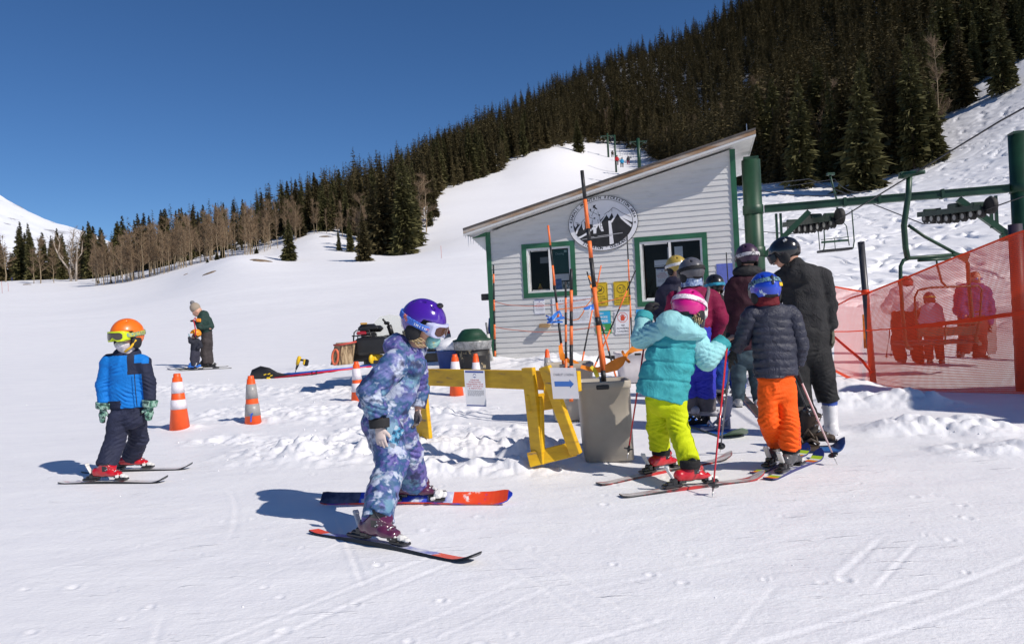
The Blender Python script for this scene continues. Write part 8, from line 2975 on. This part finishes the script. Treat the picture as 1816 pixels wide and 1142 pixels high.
 t = thing('snowboard', at(1760, 626, 12.4), 'pale upright snowboard held at the side of the adult in purple', 'snowboard', 'snowboards in the queue')
 a, b = at(1758, 628, 12.42), at(1757, 544, 12.5)
 L = np.linalg.norm(b - a)
 poly = []
 for k in range(9):
  an = math.pi * k / 8
  poly.append((.13 * math.cos(an), L - .10 + .10 * math.sin(an)))
 poly = [(-.135, .06), (-.09, 0), (.09, 0), (.135, .06)] + poly
 MB().prism(poly, a, nrm([1, .5, 0]), nrm(b - a), .015).build('deck', mat('pale_board', (.30, .27, .27), .5, var=.3), t)
def far_pair():
 q = gnd(362, 651)
 D = q[1]
 f = Fig('adult in pompom hat and dark green jacket steadying a small child on the slope', (364, 650), D, .022)
 look = (-.85, -.25, -.45)
 f.body((350, 552, 0), 8.5, (356, 562, 0), (361, 572, 0), (366, 598, 0),
           [[(357, 570, -.12), (352, 582, -.22), (347, 571, -.15)], [(368, 570, .05), (373, 582, -.1), (360, 578, -.2)]],
           [[(362, 605, -.05), (360, 628, -.05), (362, 646, -.05)], [(370, 605, .06), (371, 628, .06), (373, 646, .06)]], look=look, tor=8)
 f.garment('jacket', [ec(f.p(361, 563), f.p(365, 590), f.r(11.5, 10), f.r(11, 10), cap=(0, 1))] + f.limb([(358, 567, -.12), (354, 580, -.22), (348, 572, -.16)], [5.5, 5, 4]) + f.limb([(369, 566, .0), (374, 579, -.06), (361, 581, -.2)], [6, 5.5, 4.5]) + [el(f.p(361, 556, .02), f.r(8, 8, 6))], cloth('dark_green_jacket', (.018, .045, .038), .2), disp=folds(8, .02, 201))
 f.garment('pants', [ec(f.p(366, 588), f.p(367, 606), f.r(10, 9), f.r(10.5, 9.5))] + f.limb([(364, 606, -.05), (362, 628, -.05), (366, 646, -.05)], [7.5, 7, 7], cap=(0, 1)) + f.limb([(370, 606, .06), (370, 628, .06), (373, 646, .06)], [7.5, 7, 7], cap=(0, 1)), cloth('taupe_pants', (.048, .040, .041), .2), disp=folds(7, .02, 203))
 kn = mat('oatmeal_knit', (.32, .26, .20), .9, bump=.6, bscale=60, bdist=.01)
 skin('knit_hat', [el(f.p(346, 546, 0), f.r(9, 9, 9.5), np.array([nrm([1, 0, .3]), [0, 1, 0], nrm([-.3, 0, 1])]))], .016, [kn], f.t, k=.01)
 MB().ball(f.p(341, 537), .06, 7).build('pompom', mat('grey_pompom', (.17, .17, .18), .95, bump=.8, bscale=40, bdist=.02), f.t)
 MB().box(f.p(352, 568, -.26), (.13, .05, .10), (1, 0, -.1), bev=.02).build('arm_patch', mat('orange_patch', (.85, .30, .02), .5), f.t)
 bk = mat('black_boot', (.02, .02, .022), .4)
 f.boot(f.p(361, 651, -.05), (-1, -.1, 0), .30, bk, bk, cuffh=.4)
 f.boot(f.p(374, 651, .06), (-1, -.1, 0), .30, bk, bk, cuffh=.4)
 for (px, py, dy, pl) in ((347, 572, -.16, (.5, 0, -.5)), (360, 580, -.22, (-.5, 0, .5))):
  w = f.p(px, py, dy)
  f.hand(w, (-.6, -.1, .5), pl, .16, M_BMAT, 1, curl=.9, res=.012)
 D2 = D - .35
 k = Fig('toddler in orange helmet leaning back against the adult in pompom hat', (346, 652), D2, .020)
 k.body((346, 597, 0), 6, (346, 603, 0), (347, 608, 0), (347, 622, 0),
           [[(341, 608, -.08), (337, 605, -.1), (335, 598, -.12)], [(354, 608, 0), (356, 614, -.05), (352, 617, -.1)]],
           [[(343, 625, -.05), (342, 635, -.05), (343, 645, -.05)], [(350, 625, .05), (349, 635, .05), (349, 645, .05)]], look=(-.9, -.3, 0), tor=7)
 k.garment('jacket', [ec(k.p(347, 605), k.p(346, 622), k.r(8.5, 7), k.r(9, 8), cap=(0, 1))] + k.limb([(342, 607, -.08), (338, 606, -.1), (336, 599, -.12)], [4.5, 4, 3.5]) + k.limb([(354, 607, 0), (356, 614, -.05), (351, 617, -.1)], [4.5, 4, 3.5]), cloth('ink_jacket', (.020, .022, .034), .2))
 k.garment('pants', [ec(k.p(346, 620), k.p(346, 628), k.r(8.5, 7.5), k.r(8.5, 8))] + k.limb([(343, 627, -.05), (342, 636, -.05), (343, 646, -.05)], [5.5, 5.5, 5]) + k.limb([(350, 627, .05), (349, 636, .05), (349, 646, .05)], [5.5, 5.5, 5]), cloth('dusk_pants', (.035, .035, .055), .2))
 k.helmet((347, 592, 0), 8.6, (-.95, -.3, -.1), mat('amber_helmet', (.80, .28, .01), .4), strap=None, res=.014)
 bb = mat('azure_boot', (.015, .16, .60), .4)
 k.boot(k.p(341, 652, -.05), (-1, -.15, 0), .22, bb, bb, cuffh=.5)
 k.boot(k.p(349, 652, .05), (-1, -.15, 0), .22, bb, bb, cuffh=.5)
 w = k.p(336, 598, -.12)
 k.hand(w, (-.2, -.1, 1), (.7, 0, 0), .11, mat('pale_blue_mitten', (.25, .36, .42), .7), 1, mitten=True, res=.010, name='mitten')
 props(MB().tube([k.p(346, 597, -.14), k.p(347, 588, -.16), k.p(345, 575, -.16), k.p(343, 568, -.16), k.p(346, 563, -.16), k.p(348, 570, -.16)], .015, 6).build('tether_strap', mat('red_webbing', (.45, .015, .03), .6), loc=k.p(346, 597, -.14)), 'red training strap between the adult in pompom hat and the toddler', 'strap')
 st = [mat('yellow_ski_top', (.55, .50, .06), .4, ramp=[(.42, (.10, .10, .04)), (.52, (.55, .50, .06)), (.6, (.6, .58, .3))], vscale=4), mat('ski_base_dark', (.02, .02, .022), .4)]
 ski('long yellow ski of the adult in pompom hat, nearer one', gnd(411, 653), gnd(312, 658), .09, st, tipup=.05, bind=1, bindf=.42, bindlen=.3)
 ski('long yellow ski of the adult in pompom hat, farther one', gnd(405, 650), gnd(308, 655), .09, st, tipup=.05, bind=1, bindf=.42, bindlen=.3)
 s2 = [mat('navy_ski_top', (.03, .04, .10), .4, var=.3), mat('ski_base_dark', (.02, .02, .022), .4)]
 ski('short navy ski of the toddler', gnd(362, 655), gnd(296, 656), .08, s2, tipup=.04, bind=1, bindf=.35, bindlen=.2)
def tiny(label, px, py, hpx, col, pcol, Y=None, z=None, helm=(.02, .02, .02), sit=False):
 p = gnd(px, py) if Y is None else at(px, py, Y)
 D = p[1]
 f = Fig(label, (px, py), D, .06 if hpx < 25 else .03)
 h = hpx
 top = py - h
 def y(fr):
  return py - h * fr
 legs = [[(px - .09 * h, y(.45)), (px - .10 * h, y(.24)), (px - .10 * h, y(.02))], [(px + .09 * h, y(.45)), (px + .10 * h, y(.24)), (px + .10 * h, y(.02))]]
 if sit:
  legs = [[(px - .09 * h, y(.40), 0), (px - .10 * h, y(.36), -.45), (px - .10 * h, y(.04), -.5)], [(px + .09 * h, y(.40), 0), (px + .10 * h, y(.36), -.45), (px + .10 * h, y(.04), -.5)]]
 arms = [[(px - .13 * h, y(.76)), (px - .17 * h, y(.60)), (px - .13 * h, y(.48))], [(px + .13 * h, y(.76)), (px + .17 * h, y(.60)), (px + .13 * h, y(.48))]]
 f.body((px, y(.92), 0), h * .075, (px, y(.84), 0), (px, y(.74), 0), (px, y(.50), 0), arms, legs, tor=h * .10)
 f.garment('jacket', [ec(f.p(px, y(.78)), f.p(px, y(.46)), f.r(.13 * h, .09 * h), f.r(.13 * h, .09 * h))] + f.limb([(q[0], q[1], 0) for q in arms[0]], [.055 * h, .05 * h, .045 * h]) + f.limb([(q[0], q[1], 0) for q in arms[1]], [.055 * h, .05 * h, .045 * h]), cloth('tiny_%d' % px, col, .1), k=.05 * h)
 f.garment('pants', sum([f.limb([(q[0], q[1], q[2] if len(q) > 2 else 0) for q in l], [.075 * h, .065 * h, .06 * h]) for l in legs], []), cloth('tinyp_%d' % px, pcol, .1), k=.05 * h)
 skin('helmet', [el(f.p(px, y(.935)), f.r(.085 * h, .09 * h, .075 * h))], f.res * .5, [mat('tinyh_%d' % px, helm, .4)], f.t, k=.01)
 return f
def far_people():
 tiny('tiny figure in magenta jacket standing at the far left forest edge', 31, 497, 12.5, (.55, .02, .22), (.05, .06, .08))
 tiny('tiny dark seated figure left of the one in magenta', 21, 499, 8, (.04, .04, .10), (.03, .04, .14))
 for px, py, h, c, pc, lb in ((1094, 293, 17, (.50, .02, .03), (.02, .02, .025), 'far lift rider in red jacket'), (1103, 297, 17, (.03, .30, .55), (.02, .02, .025), 'far lift rider in bright blue jacket'), (1114, 292, 15, (.03, .03, .035), (.22, .02, .04), 'far lift rider in black jacket and red pants'), (1086, 279, 12, (.05, .04, .03), (.04, .04, .05), 'far lift rider in brown highest up the strip')):
  Y = 195
  tiny(lb, px, py, h, c, pc, Y=Y, sit=True)
 far_chair(at(1098, 263, 195.3), 1.5, 'far lift chair carrying the riders in red and bright blue')
 far_chair(at(1115, 262, 195.3), 1.3, 'far lift chair carrying the rider in red pants')
 far_chair(at(1087, 257, 195.3), 1.2, 'far lift chair carrying the rider in brown')
kid_orange()
kid_purple()
girl_teal()
kid_navy()
man_black()
queue()
beyond_net()
far_pair()
far_people()
# ================================================================== crumbs of snow scattered over the trampled ground
def clods():
 g = np.random.default_rng(17)
 base = MB().ball((0, 0, 0), 1.0, 4)
 bv, bf = np.array(base.v), np.array([q for q in base.f if len(set(q)) == 4])
 vs, fs, n = [], [], 0
 spots = []
 for cx, cy, L, W_, a, hh, rough in HEAPS:
  if rough < .06:
   continue
  for k in range(int(40 * L * (W_ + .3) * 4)):
   u, v = g.uniform(-L - W_, L + W_), g.normal(0, W_ * 1.1)
   spots.append((cx + u * math.cos(a) - v * math.sin(a), cy + u * math.sin(a) + v * math.cos(a), .002 + .012 * g.random() ** 6))
 for k in range(120):
  th, r_ = g.uniform(-.75, .75), math.exp(g.uniform(math.log(2.2), math.log(14)))
  spots.append((r_ * math.sin(th), r_ * math.cos(th), .0015 + .006 * g.random() ** 5))
 S = np.array(spots)
 Z = H(S[:, 0], S[:, 1])
 for (x, y, r), z in zip(S, Z):
  sc = r * g.uniform(.6, 1.3, 3) * np.array([1, 1, .7])
  q = bv * (1 + .35 * g.normal(0, 1, (len(bv), 1)) * .6) * sc + np.array([x, y, z + r * .2])
  vs.append(q)
  fs.append(bf + n)
  n += len(q)
 o = link_mesh('snow_crumbs', np_mesh('snow_crumbs', np.vstack(vs), np.vstack(fs), SNOW))
 props(o, 'loose white snow crumbs scattered over the trampled ground', 'snow crumbs', kind='stuff')
clods()
